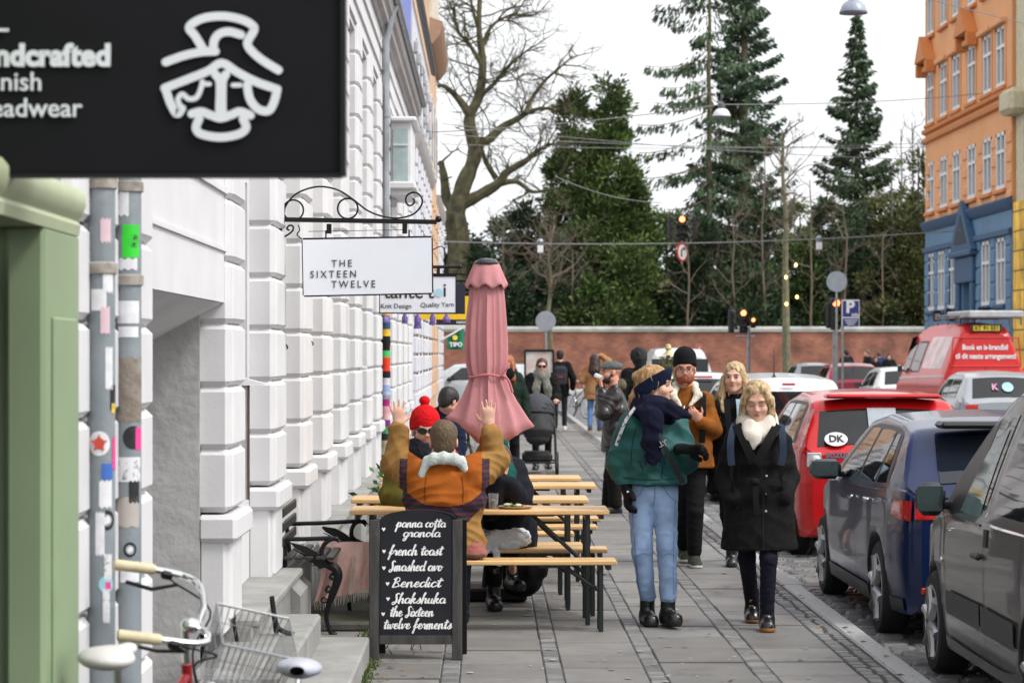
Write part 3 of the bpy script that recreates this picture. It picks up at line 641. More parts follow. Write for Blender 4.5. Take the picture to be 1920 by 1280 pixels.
# the lower belt of evergreens
belt = [(868, 126, 8.0, 2.4, 4, 'dark rounded evergreen below the old bare tree'), (925, 124, 8.6, 2.6, 4, 'dark evergreen behind the tip of the pink parasol'),
  (990, 128, 9.8, 2.4, 4, 'dark pointed evergreen left of the two topped conifer'), (1040, 124, 7.6, 2.6, 4, 'low dark evergreen behind the slender street tree'),
  (1105, 123.5, 5.6, 2.6, 2, 'mid green shrub at the foot of the two topped conifer'),
  (1185, 125, 8.0, 2.6, 2, 'leafy green yew below the hanging traffic lights'), (1250, 127, 9.2, 2.6, 2, 'broad yew in front of the sparse spruce'),
  (1320, 125.5, 8.6, 2.4, 4, 'dark evergreen below the dense blue spruce'), (1390, 124.5, 7.0, 2.4, 0, 'deep green low conifer behind the pole traffic light'),
  (1440, 128, 10.6, 2.6, 4, 'dark evergreen between the blue spruce and the lit street tree'), (1500, 126, 9.4, 2.5, 2, 'mottled green yew behind the lit street tree'),
  (1560, 127, 10.4, 2.6, 4, 'dark evergreen left of the slim spruce'), (1618, 125, 9.0, 2.6, 0, 'dark bush at the foot of the slim spruce'),
  (1672, 124.5, 11.2, 2.4, 3, 'yellowish olive conifer left of the orange house'), (1722, 126, 12.2, 2.4, 3, 'olive green conifer touching the edge of the orange house'),
  (1775, 125, 10.5, 2.6, 2, 'green yew mostly hidden by the orange house'), (820, 125, 6.8, 2.2, 4, 'dark evergreen seen past the end of the white houses')]
for i, (px, y, h, r_, k, lab) in enumerate(belt):
 clump_tree('evergreen_tree', px, y, 1.2, h, r_, lab, m_nd[k], 40 + i, n_cl=46, per=230, tops=[(0, h, r_), (rng(i).uniform(-1.3, 1.3), h * .82, r_ * .8)])
hd = clump_tree('hedge', 1300, 130.5, .8, 8.2, 14, 'long dark evergreen hedge closing the gaps behind the trees', m_nd[4], 77, n_cl=10, per=200, tops=[(k * 1.9, 6.6 + 1.5 * math.sin(k * 2.1), 1.9) for k in range(-7, 8)], trunk=False, cat='hedge', group=None, ls=(.25, .6))
# thin twiggy growth in front of and between the evergreens
tw = [(1432, 123.2, 13.5, 2.6, 'thin brown bare tree before the dense spruce'), (1520, 123.4, 11.5, 2.6, 'thin bare tree left of the slim spruce'), (1375, 123, 9.5, 2.2, 'small bare twiggy tree behind the pole traffic light'),
   (945, 122.6, 9.0, 2.4, 'fine twiggy bare bush left behind the pink parasol'), (1075, 122.4, 7.6, 2.0, 'fine twiggy bare bush below the two topped conifer'), (1290, 122.8, 8.2, 2.0, 'fine twiggy bare bush below the hanging traffic lights'),
   (1585, 123, 10.0, 2.2, 'fine bare tree just left of the round sign back'), (1655, 123, 8.4, 2.0, 'fine bare bush before the olive conifer')]
for i, (px, y, h, s_, lab) in enumerate(tw):
 twig_tree('bare_tree', px, y, 2.5, h, s_, lab, 60 + i, m=m_twig, trunk_r=.09, n=10, depth=3, twig_r=.03, group='thin bare trees behind the wall')
for i, (px, h) in enumerate(((1690, 15.2), (1712, 16.0), (1732, 15.0))):
 twig_tree('bare_tree', px, 136, 5, h, 2.2, ('leftmost', 'middle', 'rightmost')[i] + ' of three pale thin bare trees against the sky beside the orange house', 80 + i, m=mat('pale_twig_%d' % i, (.16, .14, .12), .9), trunk_r=.10, n=13, depth=3, twig_r=.032, group='thin bare trees behind the wall')
def old_tree():
 Y = 124.0; rs = rng(5)
 t = thing('bare_tree', (PX(862, Y), Y, 0), 'large old bare tree with mossy crooked limbs beside the white houses', 'tree')
 O = Vector((PX(862, Y), Y, 0))
 def T(pts, r0, r1, tw=0, depth=3, L=2.4, dy=0.0):
  q = [P(x, y, Y) - O for (x, y) in pts]; n = len(q)
  q = [Vector((v.x, dy * i / max(1, n - 1) + rs.normal() * .12 * (i > 0), v.z)) for i, v in enumerate(q)]
  q = spline(q, 5); n = len(q); b.tube(q, [(r0 + (r1 - r0) * (i / (n - 1)) ** .8) * rs.uniform(.92, 1.08) for i in range(n)], 8, True)
  for k in range(tw):
   i = rs.randint(int(n * .25), n); tt = (q[min(i + 1, n - 1)] - q[max(i - 1, 0)]).normalized()
   branch_rec(c, q[i], (tt * .8 + Vector(rs.normal(size=3)) * .9 + Vector((0, 0, .15))).normalized(), L * rs.uniform(.5, 1.0), max(.05, r1 * .5), depth, rs, 0, .7, 3, up=.04)
 b = MB(); c = MB()
 T([(862, 700), (858, 560), (860, 460), (850, 395)], .75, .55)
 T([(852, 410), (868, 350), (890, 290), (880, 225), (898, 180), (905, 120), (898, 50), (902, -40)], .5, .10, 26, 3, 3.0)
 T([(856, 400), (838, 372), (832, 330), (826, 300)], .38, .14, 5, 2, 1.6, 1.0)
 T([(884, 222), (870, 200), (852, 178), (834, 166), (822, 165)], .26, .08, 6, 3, 2.0, -1.0)
 T([(862, 385), (900, 366), (935, 345), (950, 325), (985, 305), (1005, 288), (1030, 275)], .36, .08, 16, 3, 2.2, -1.5)
 T([(935, 345), (968, 340), (1000, 358), (1035, 352)], .18, .06, 8, 3, 1.8, 1.0)
 T([(930, 335), (912, 305), (905, 285), (900, 268)], .16, .08, 6, 2, 1.4)
 T([(884, 270), (915, 262), (940, 238), (970, 220), (990, 208), (1020, 198), (1050, 205)], .30, .06, 18, 3, 2.4, 1.5)
 T([(985, 212), (1000, 180), (1022, 150), (1050, 125), (1075, 100)], .14, .04, 12, 3, 2.2, 1.0)
 T([(900, 180), (925, 160), (950, 130), (975, 110)], .15, .05, 12, 3, 2.4, -1)
 T([(902, 120), (880, 85), (858, 60), (850, 20)], .14, .05, 12, 3, 2.4, -1)
 T([(903, 90), (920, 50), (945, 30), (965, 20)], .13, .04, 12, 3, 2.4, 1)
 T([(896, 50), (885, 10), (878, -40)], .12, .04, 9, 3, 2.2, 1)
 b.build('trunk', m_bark, t, fix=False); c.build('crown', m_bark, t, fix=False)
old_tree()
# ------------------------------------------------------------------ street trees on this side of the wall
def street_tree(px, y, py_top, label, seed, lights=0, lean=0.0, dia=.14):
 top = PZ(py_top, y); t = twig_tree('street_tree', px, y, top * .52, top, 2.0, label, seed, m=None, trunk_r=dia, n=17, depth=3, lean=lean, group='young street trees', twig_r=.045)
 for o in t.children:
  if o.name.startswith('trunk'): o.data.materials[0] = m_trunk_y
 if lights:
  ml = mat('warm_bulb', (1.0, .55, .16), .4, emit=6)
  for (dx, py) in lights:
   b = MB(); b.ell((dx, -.2, PZ(py, y)), (.055, .055, .07), nu=10, nv=6); b.build('bulb', ml, t)
 return t
m_trunk_y = mat('young_trunk', (.15, .145, .085), .9, var=.3, vs=5, bump=.4, bs=20)
street_tree(1478, 104, 205, 'slender street tree with small warm bulbs on its trunk', 91, [(.30, 497), (-.12, 520), (.35, 557), (-.1, 570)], lean=-.25, dia=.20)
street_tree(1034, 100, 400, 'slender street tree behind the round sign back on the left', 92, None, dia=.13)
# ------------------------------------------------------------------ signs on the left-hand wall
def ribbon(b, pts2, w, o, ux, uy, t=.004, k=5, taper=None, closed=False):
 """flat stroke of width w along 2-D points, on the plane o/ux/uy, raised by t"""
 pts = [Vector((p[0], p[1], 0)) for p in pts2]; q = spline(pts, k) if k > 1 else pts
 n = len(q); L_ = []; R_ = []
 for i in range(n):
  d = (q[min(i + 1, n - 1)] - q[max(i - 1, 0)]); d = d.normalized() if d.length > 1e-9 else Vector((1, 0, 0)); nn = Vector((-d.y, d.x, 0))
  ww = w if taper is None else taper(i / (n - 1), d) * w
  L_.append(q[i] + nn * ww / 2); R_.append(q[i] - nn * ww / 2)
 cap = lambda c, d, ww: [c + Vector((math.cos(a) * d.x - math.sin(a) * d.y, math.cos(a) * d.y + math.sin(a) * d.x, 0)) * ww / 2 for a in (1.0, .5, 0, -.5, -1.0)]
 de = (q[-1] - q[-2]).normalized(); ds = (q[0] - q[1]).normalized()
 we = (L_[-1] - R_[-1]).length; ws = (L_[0] - R_[0]).length
 o = Vector(o); ux = Vector(ux); uy = Vector(uy); nz = ux.cross(uy)
 T = lambda p: o + ux * p.x + uy * p.y + nz * t
 v = []; f = []
 for i in range(n): v += [T(L_[i]), T(R_[i])]
 for i in range(n - 1): f.append((2 * i, 2 * i + 1, 2 * i + 3, 2 * i + 2))
 k0 = len(v); v += [T(p) for p in cap(q[-1], de, we)]; f.append(tuple([2 * n - 1] + list(range(k0, k0 + 5))[::-1] + [2 * n - 2]))
 k0 = len(v); v += [T(p) for p in cap(q[0], ds, ws)]; f.append(tuple([0] + list(range(k0, k0 + 5))[::-1] + [1]))
 b.add(v, f)
def hat_sign():
 Y = 6.0; s = FPX / Y
 t = thing('hanging_sign', (PX(300, Y), Y, PZ(160, Y)), 'large black shop sign with a white hatted face emblem at top left', 'sign')
 m = mat('sign_black', (.006, .006, .008), .75, var=.2, vs=3, spec=.2)
 b = MB(); x0 = -1.29 - PX(300, Y); x1 = PX(640, Y) - PX(300, Y); b.box(((x0 + x1) / 2, .03, .07), (x1 - x0, .05, (398 + 0) / s * 1.0 + .09), bv=.004)
 z0 = PZ(325, Y) - PZ(160, Y); zt = z0 + .62
 b = MB(); b.box(((x0 + x1) / 2, .03, (z0 + zt) / 2), (x1 - x0, .05, zt - z0), bv=.004); b.build('board', m, t)
 b = MB(); b.box((x1 + .004, .03, (z0 + zt) / 2), (.012, .07, zt - z0 + .01)); b.box(((x0 + x1) / 2, .03, z0 - .004), (x1 - x0, .06, .01)); b.build('edge_trim', M['black'], t)
 b = MB(); b.tube([(x0, .03, zt + .06), (x1, .03, zt + .06)], .018, 8)
 for xx in (x0 + .2, x1 - .15): b.cyl((xx, .03, zt), (xx, .03, zt + .06), .008, 8)
 b.build('arm', M['iron'], t)
 mw = mat('sign_white', (.72, .74, .78), .5, var=.03)
 e = MB(); q = lambda pts: [((px - 300) / s, -(py - 160) / s) for (px, py) in pts]
 W_ = 16 / s
 st = [[(383, 96), (366, 68), (355, 54), (362, 44), (385, 34), (420, 31), (455, 38), (474, 49), (476, 58), (468, 72), (464, 82), (470, 94), (490, 112), (522, 132)],
    [(400, 94), (402, 76), (412, 64), (430, 60), (452, 66)],
    [(311, 117), (345, 105), (378, 98), (404, 97)],
    [(309, 166), (350, 150), (390, 134), (416, 119), (445, 136), (480, 154), (520, 168)],
    [(311, 168), (320, 194), (332, 214), (341, 204)], [(341, 204), (334, 188), (342, 177), (354, 186), (368, 184), (376, 170), (380, 154)],
    [(520, 168), (514, 192), (504, 208), (486, 206), (472, 192), (466, 176), (464, 160)],
    [(404, 140), (412, 152), (413, 175), (412, 200), (412, 212)], [(424, 140), (418, 152), (417, 176), (417, 200), (418, 212)],
    [(360, 214), (378, 210), (394, 216), (414, 222), (434, 216), (450, 210), (470, 217)],
    [(374, 224), (368, 240), (378, 252), (414, 258), (448, 252), (462, 240), (456, 224)]]
 for i, p in enumerate(st): ribbon(e, q(p), W_ * (.62 if i == 5 else 1), (0, 0, 0), (1, 0, 0), (0, 0, 1), .0004 * (i + 1))
 for (x, y) in ((386, 158), (444, 160)): ribbon(e, q([(x - 7, y), (x + 7, y)]), 9 / s, (0, 0, 0), (1, 0, 0), (0, 0, 1), 0, k=1)
 eo = e.build('emblem', mw, t, loc=(0, -.001, 0), smooth=False, fix=False)
 right = lambda txt, px, py, sz, bold=0: text_obj('lettering', txt, sz, mw, t, ((px - 300) / s, -.001, -(py - 160) / s), align='RIGHT', bold=bold)
 right('Handcrafted', 208, 106, .075, .0035); right('Danish', 80, 155, .066, .0006); right('Headwear', 154, 204, .066, .0008)
 b = MB(); b.box(((4 - 300) / s, -.002, -(57 - 160) / s), (.034, .003, .008)); b.build('dash', mw, t)
hat_sign()
def cafe_sign():
 Y = 15.0; s = FPX / Y
 t = thing('hanging_sign', (PX(688, Y), Y, PZ(500, Y)), 'white café sign with thin black frame on a scrolled iron bracket', 'sign')
 L = lambda px, py, dy=0: (PX(px, Y) - PX(688, Y), dy, PZ(py, Y) - PZ(500, Y))
 mp = mat('sign_panel_white', (.80, .82, .88), .35, var=.02)
 c = [L(568, 450), L(809, 446), L(810, 549), L(570, 554)]
 b = MB(); b.add([(x, -.028, z) for (x, y, z) in c] + [(x, .028, z) for (x, y, z) in c], [(0, 1, 2, 3), (7, 6, 5, 4), (0, 4, 5, 1), (1, 5, 6, 2), (2, 6, 7, 3), (3, 7, 4, 0)]); b.build('panel', mp, t, smooth=False)
 b = MB()
 for i in range(4):
  a, d = Vector(c[i]), Vector(c[(i + 1) % 4]); b.tube([a, d], .009 if i else .013, 6)
 b.build('frame', M['iron'], t)
 b = MB(); b.box(L(672, 414), ((822 - 528) / s, .028, .028), Matrix.Rotation(math.radians(.9), 3, 'Y')); b.ell(L(822, 411), (.021, .021, .021))
 for px in (617, 759): b.box(L(px, 429), (.030, .03, .06)); b.tube([L(px - (6 if px < 700 else -8), 432), L(px - (6 if px < 700 else -8), 449)], .005, 6)
 b.tube([L(578, 434), L(757, 431)], .002, 5)
 b.build('bracket_bar', M['iron'], t)
 b = MB(); R0 = .0058
 b.tube(spline([L(533, 400), (L(536, 386)), L(552, 366), L(577, 354), L(604, 350), L(635, 357), L(662, 374), L(688, 394), L(715, 405), L(745, 409), L(772, 403), L(787, 390), L(792, 376), L(785, 364), L(774, 361), L(763, 367), L(761, 377), L(766, 385), L(773, 384), L(777, 377), L(774, 372)], 8), R0, 6)
 for (px, py, r) in ((550, 394, 19), (652, 391, 19)): b.tube([L(px + r * math.cos(a), py + r * math.sin(a)) for a in np.linspace(0, 2 * math.pi, 25)], R0, 6)
 b.tube(spline([L(528, 446), L(540, 440), (L(549, 432)), L(549, 424), L(542, 423), L(538, 429), L(543, 432)], 6), R0, 6)
 b.tube(spline([L(559, 422), L(562, 431), L(557, 440), L(566, 448)], 6), .004, 6)
 b.tube(spline([L(527, 458), L(531, 462), L(531, 467), L(528, 470)], 5), R0, 6)
 b.build('scrollwork', M['iron'], t)
 b = MB(); b.box(L(526, 430), (.016, .05, .36)); b.build('wall_plate', M['iron'], t)
 mt = mat('lettering_black', (.015, .015, .02), .5)
 r = math.radians(.7); ux = (math.cos(r), 0, math.sin(r))
 for (txt, px, py) in (('THE', 622, 495), ('SIXTEEN', 582, 515.5), ('TWELVE', 622, 534)):
  text_obj('lettering', txt, .062, mt, t, L(px, py, -.030), ux=ux, align='LEFT', spacing=1.42, bold=-.0002, xs=.92)
cafe_sign()
def yarn_sign():
 Y = 21.5; s = FPX / Y
 t = thing('hanging_sign', (PX(784, Y), Y, PZ(550, Y)), 'smaller white yarn shop sign half behind the café sign', 'sign')
 L = lambda px, py, dy=0: (PX(px, Y) - PX(784, Y), dy, PZ(py, Y) - PZ(550, Y))
 b = MB(); b.box(L(783.5, 552), (143 / s, .05, 69 / s), bv=.004); b.build('panel', mat('yarn_sign_white', (.78, .80, .87), .4, var=.02), t)
 b = MB(); b.box(L(783, 517), (147 / s, .06, .018)); b.box(L(712, 552), (.008, .056, 70 / s)); b.box(L(855, 552), (.008, .056, 70 / s)); b.box(L(784, 587), (147 / s, .056, .008)); b.build('frame', M['iron'], t)
 b = MB(); b.tube([L(640, 502), L(862, 500)], .014, 8); b.ell(L(862, 500), (.02, .02, .02)); b.tube([L(800, 514), L(874, 514)], .008, 6)
 for px in (735, 822, 838): b.box(L(px, 508), (.03, .02, .06))
 b.tube(spline([L(812, 468), L(828, 462), L(834, 474), L(832, 492)], 5), .005, 6); b.tube(spline([L(862, 500), L(852, 516), L(838, 520)], 5), .004, 6)
 b.build('bracket', M['iron'], t)
 mt = mat('yarn_black', (.02, .02, .025), .5); mg = mat('yarn_grey', (.06, .07, .085), .5)
 text_obj('lettering', 'tante', .17, mt, t, L(757, 548, -.027), bold=.0015); text_obj('lettering', 't', .17, mt, t, L(808, 548, -.027), bold=.0015); text_obj('lettering', 'i', .17, mt, t, L(834, 545, -.027), bold=.0015)
 b = MB(); b.lathe([(.038, 0), (.038, .004)], 24, L(823, 549, -.026), Matrix.Rotation(math.radians(90), 3, 'X')); b.build('dot', mat('pale_blue', (.40, .62, .76), .5), t)
 text_obj('lettering', 'Knit Design', .058, mg, t, L(743, 574, -.027)); text_obj('lettering', 'Quality Yarn', .058, mg, t, L(820, 571.5, -.027), ux=(1, 0, .02))
yarn_sign()
def shop_signs():
 Y = 25.0; s = FPX / Y
 t = thing('hanging_sign', (PX(808, Y), Y, PZ(560, Y)), 'dark navy sign just behind the white yarn shop sign', 'sign')
 L = lambda px, py, dy=0: (PX(px, Y) - PX(808, Y), dy, PZ(py, Y) - PZ(560, Y))
 b = MB(); b.box(L(808, 560), (128 / s, .05, 57 / s), bv=.004); b.build('panel', mat('navy_sign', (.010, .012, .028), .5), t)
 b = MB(); b.tube([L(668, 527), L(876, 526)], .014, 8); b.build('arm', M['iron'], t)
 Y = 31.0; s2 = FPX / Y
 t = thing('hanging_sign', (PX(838, Y), Y, PZ(580, Y)), 'yellow and black L shaped sign left of the pink parasol', 'sign')
 K = lambda px, py, dy=0: (PX(px, Y) - PX(838, Y), dy, PZ(py, Y) - PZ(580, Y))
 b = MB(); b.box(K(838, 592), (104 / s2, .10, 14 / s2)); b.box(K(880, 570), (20 / s2, .10, 30 / s2)); b.build('yellow_box', mat('sign_yellow', (.85, .55, .02), .45, var=.04), t)
 b = MB(); b.box(K(855, 604), (74 / s2, .08, 10 / s2)); b.box(K(850, 610.5), (70 / s2, .08, 2.5 / s2), mi=1); nb = b.build('lower_band', [mat('band_black', (.015, .013, .03), .5), M['white']], t)
 text_obj('lettering', 'nanny', .06, M['white'], nb, K(866, 603.5, -.045), bold=.001)
 b = MB(); b.tube([K(700, 554), K(905, 549)], .02, 8); b.build('arm', M['iron'], t)
 # tassels hanging on a line below the yarn sign
 wool = mat('purple_wool', hx('#6d5a96'), .95, var=.4, vs=20, bump=.8, bs=60)
 for i, (px, py, h, sc) in enumerate(((759, 596, 10, 1), (783, 598, 18, 1.2), (811, 596, 13, 1), (837, 598, 6, 1.3))):
  Yt = 23.0; st = FPX / Yt
  w = thing('wool_tassel', (PX(px, Yt), Yt, PZ(py, Yt)), ('small round purple wool tassel, first from the wall', 'longest purple wool tassel with loose ends', 'purple wool tassel under the middle of the yarn sign', 'wide purple wool bobble furthest from the wall')[i] + ', on the line under the sign', 'wool tassel', 'wool tassels under the yarn sign')
  b = MB(); b.lathe([(.006, .05), (.016 * sc, .03), (.03 * sc, 0), (.026 * sc, -.04), (.035 * sc, -h / st)], 9)
  b.build('tassel', wool, w); b = MB(); b.cyl((0, 0, .03), (0, 0, PZ(587, Yt) - PZ(py, Yt)), .003, 5); b.build('string', M['black'], w)
 Y = 50.0; fl = thing('flag', (PX(838, Y), Y, PZ(640, Y)), 'green shop flag with a yellow blossom left of the parasol', 'flag')
 F_ = lambda px, py: (PX(px, Y) - PX(838, Y), 0, PZ(py, Y) - PZ(640, Y))
 b = MB(); n = 8; rows = []
 for i in range(n + 1):
  u = i / n; x = 838 + 32 * u
  rows.append([Vector(F_(x, (630 - 15 * u) + ((655 - 0 * u) - (630 - 15 * u)) * j / 5)) + Vector((0, .05 * math.sin(u * 6), 0)) for j in range(6)])
 b.loft(rows, False, False); f = b.build('cloth', mat('flag_green', (.004, .16, .075), .7, var=.1), fl, fix=False)
 text_obj('lettering', 'TIPO', .12, M['white'], fl, (F_(855, 646)[0], -.07, F_(855, 646)[2]), bold=.006)
 b = MB(); b.lathe([(.055, 0), (.055, .01)], 10, (F_(853.5, 633)[0], -.08, F_(853.5, 633)[2]), Matrix.Rotation(math.radians(90), 3, 'X')); b.build('blossom', mat('flag_yellow', (.8, .6, .05), .6), fl)
 b = MB(); b.tube([F_(822, 640), F_(872, 613)], .02, 8); b.build('pole', M['white'], fl)
shop_signs()
# ------------------------------------------------------------------ drainpipes with stickers (near left)
m_clamp = mat('rusty_clamp', (.30, .27, .24), .8, var=.4, vs=20)
def drainpipe(px, Y, label, seed, patches, rusty=None):
 X = PX(px, Y); t = thing('drainpipe', (X, Y, 0), label, 'drainpipe', 'stickered drainpipes')
 r = .044; b = MB(); b.tube([(0, 0, .0), (0, 0, 4.5)], r, 20, mi=0); b.build('pipe', m_pipe, t)
 for z in ((2.27, 2.0) if px < 210 else (2.3, 1.98)):
  b = MB(); b.lathe([(r, 0), (r + .008, .004), (r + .008, .035), (r, .04)], 20, (0, 0, z)); b.box((-.045, .02, z + .02), (.07, .02, .03)); b.build('clamp', m_clamp, t)
 for (py, h, a0, a1, m, kind) in patches:
  zc = PZ(py, Y - r); hh = h * Y / FPX; e = MB(); n = 10
  rr = r + .0016; th0, th1 = math.radians(a0), math.radians(a1)      # angle 0 faces the camera, positive to the right
  Pt = lambda th, z: (rr * math.sin(th), -rr * math.cos(th), z)
  if kind == 'round':
   ra = hh / 2; c = (th0 + th1) / 2; ring = [Pt(c + ra / r * math.cos(a) * .9, zc + ra * math.sin(a)) for a in np.linspace(0, 2 * math.pi, 20)[:-1]]
   rows = [[Pt(c + k * ra / r * math.cos(a) * .9, zc + k * ra * math.sin(a)) for a in np.linspace(0, 2 * math.pi, 20)[:-1]] for k in (0.02, .5, 1)]
   e.loft(rows, True, False)
  else:
   rows = [[Pt(th0 + (th1 - th0) * i / n, zc + hh * (j / 3 - .5) + .004 * math.sin(i * 1.7 + seed + j) * (kind == 'torn')) for i in range(n + 1)] for j in range(4)]
   e.loft(rows, False, False)
  so = e.build('sticker', m, t, fix=False)
  if kind == 'star':
   pass
 return t
m_pipe = mat('painted_zinc_pipe', (.20, .235, .255), .55, .1, var=.22, vs=7, bump=.2, bs=60, col2=(.27, .30, .32), dirt=((.42, .42, .42), 9, .64))
sw = mat('sticker_white', (.72, .72, .75), .5, var=.1, vs=25, dirt=((.35, .38, .42), 40, .66)); sp_ = mat('sticker_pink', (.72, .52, .58), .5); sg = mat('sticker_green', (.03, .62, .03), .5); sb = mat('sticker_black', (.012, .012, .014), .5)
sr = mat('sticker_red', (.62, .06, .05), .5); sbl = mat('sticker_blue', (.04, .13, .45), .5); scy = mat('sticker_cyan', (.30, .58, .66), .5); smg = mat('sticker_magenta', (.75, .05, .25), .5); sy = mat('sticker_yellow', (.75, .55, .05), .5)
smx = mat('sticker_scribble', (.7, .7, .72), .5, var=.05, dirt=((.02, .02, .03), 55, .54)); srust = mat('rust_paper_rest', (.17, .125, .09), .9, var=.5, vs=14, bump=.6, col2=(.30, .27, .24))
pl = drainpipe(190, 7.7, 'left stickered grey drainpipe with a red star sticker', 1, [(432, 44, 5, 50, sp_, 'torn'), (520, 56, 15, 62, sw, 'torn'), (562, 40, -35, 30, sw, 'rect'), (600, 50, 5, 45, sp_, 'torn'), (690, 78, 25, 60, sw, 'torn'), (745, 46, 48, 88, sb, 'rect'), (765, 18, 55, 82, sy, 'rect'), (831, 46, -10, 10, sw, 'round'), (831, 22, -8, 8, sr, 'round'), (850, 60, 60, 90, smg, 'torn'),
  (884, 30, 10, 60, sbl, 'rect'), (926, 50, 0, 55, sw, 'torn'), (975, 38, 15, 50, sb, 'round'), (975, 22, 15, 50, sw, 'round'), (1000, 80, -15, 22, sw, 'torn'), (1062, 46, 20, 55, smx, 'torn'), (1095, 32, 10, 50, scy, 'round'), (1098, 14, 25, 50, smg, 'rect'), (1135, 64, 15, 45, smx, 'rect')])
pr = drainpipe(241, 8.3, 'right stickered drainpipe with a green sticker and rusty paper remains', 2, [(382, 44, -60, 10, sw, 'torn'), (452, 62, -20, 60, sg, 'rect'), (452, 26, 15, 55, sb, 'round'), (495, 20, -40, 50, sw, 'torn'), (585, 42, -50, 60, sw, 'rect'), (622, 20, -40, 55, sw, 'rect'), (730, 120, -70, 85, srust, 'torn'), (820, 44, 10, 50, sb, 'round'), (822, 42, 40, 80, smg, 'rect'),
  (880, 46, -55, 70, smx, 'rect'), (922, 40, 10, 60, sb, 'torn'), (960, 55, -70, 60, mat('paper_beige', (.48, .43, .40), .8), 'torn'), (1030, 28, -10, 40, sb, 'round'), (1030, 17, -10, 40, sw, 'round'), (1072, 38, -30, 60, sw, 'rect')])
b = MB()
for k in range(5):
 for (r0, r1) in ((0, 0),):
  a = math.pi / 2 + k * 2 * math.pi / 5
pts = []
for k in range(10):
 a = math.pi / 2 + k * math.pi / 5; rr = (.030 if k % 2 == 0 else .013); pts.append((rr * math.cos(a), rr * math.sin(a)))
b.prism(pts, (.0, -.048, PZ(831, 7.656)), (1, 0, 0), (0, 0, 1), (0, .002, 0)); b.build('star_sticker', mat('star_red', (.6, .07, .04), .5), pl, smooth=False)
# ------------------------------------------------------------------ steps, swan bench, wall irons
sx = MB(); sx.box((-1.0, 12.0, .07), (.66, 3.32, .16), bv=.012)
o = sx.build('stone_step', m_stone); tag(o, 'lower grey stone step with a metal scraper rail in front of the entrance', 'step')
b = MB(); b.tube([(.1, -1.2, .092), (.13, 1.2, .092)], .012, 6); b.box((.14, .9, .086), (.03, .10, .02)); so = b.build('rail', M['steel'], o);
for ob_ in (o,):
 me = ob_.data
 for v in me.vertices: v.co -= Vector((-1.0, 12.0, 0))
 ob_.location = (-1.0, 12.0, 0)
b = MB(); b.box((0, 0, .15), (.42, 2.6, .30), bv=.015); o = b.build('stone_step', m_stone, loc=(-1.14, 12.16, .002)); tag(o, 'upper stone step with a curved black boot scraper', 'step')
b = MB(); b.tube(spline([(.05, .3, .30), (.055, .3, .42), (.065, .3, .47)], 4)[:1] + spline([(.03, .25, .50), (.04, .25, .42), (.06, .25, .345), (.10, .25, .318), (.145, .25, .308)], 6), .013, 8); b.tube([(-.12, .0, .3), (-.16, .0, .52)], .014, 8); b.build('boot_scraper', M['black'], o)
b = MB(); b.box((0, 0, .03), (.62, 1.9, .06), bv=.015); o = b.build('stone_ledge', mat('mossy_stone', (.07, .068, .06), .9, var=.4, vs=6, bump=.6, dirt=((.07, .085, .015), 5, .52)), loc=(-1.0, 16.15, 0)); tag(o, 'low dark mossy stone ledge under the iron bench', 'ledge')
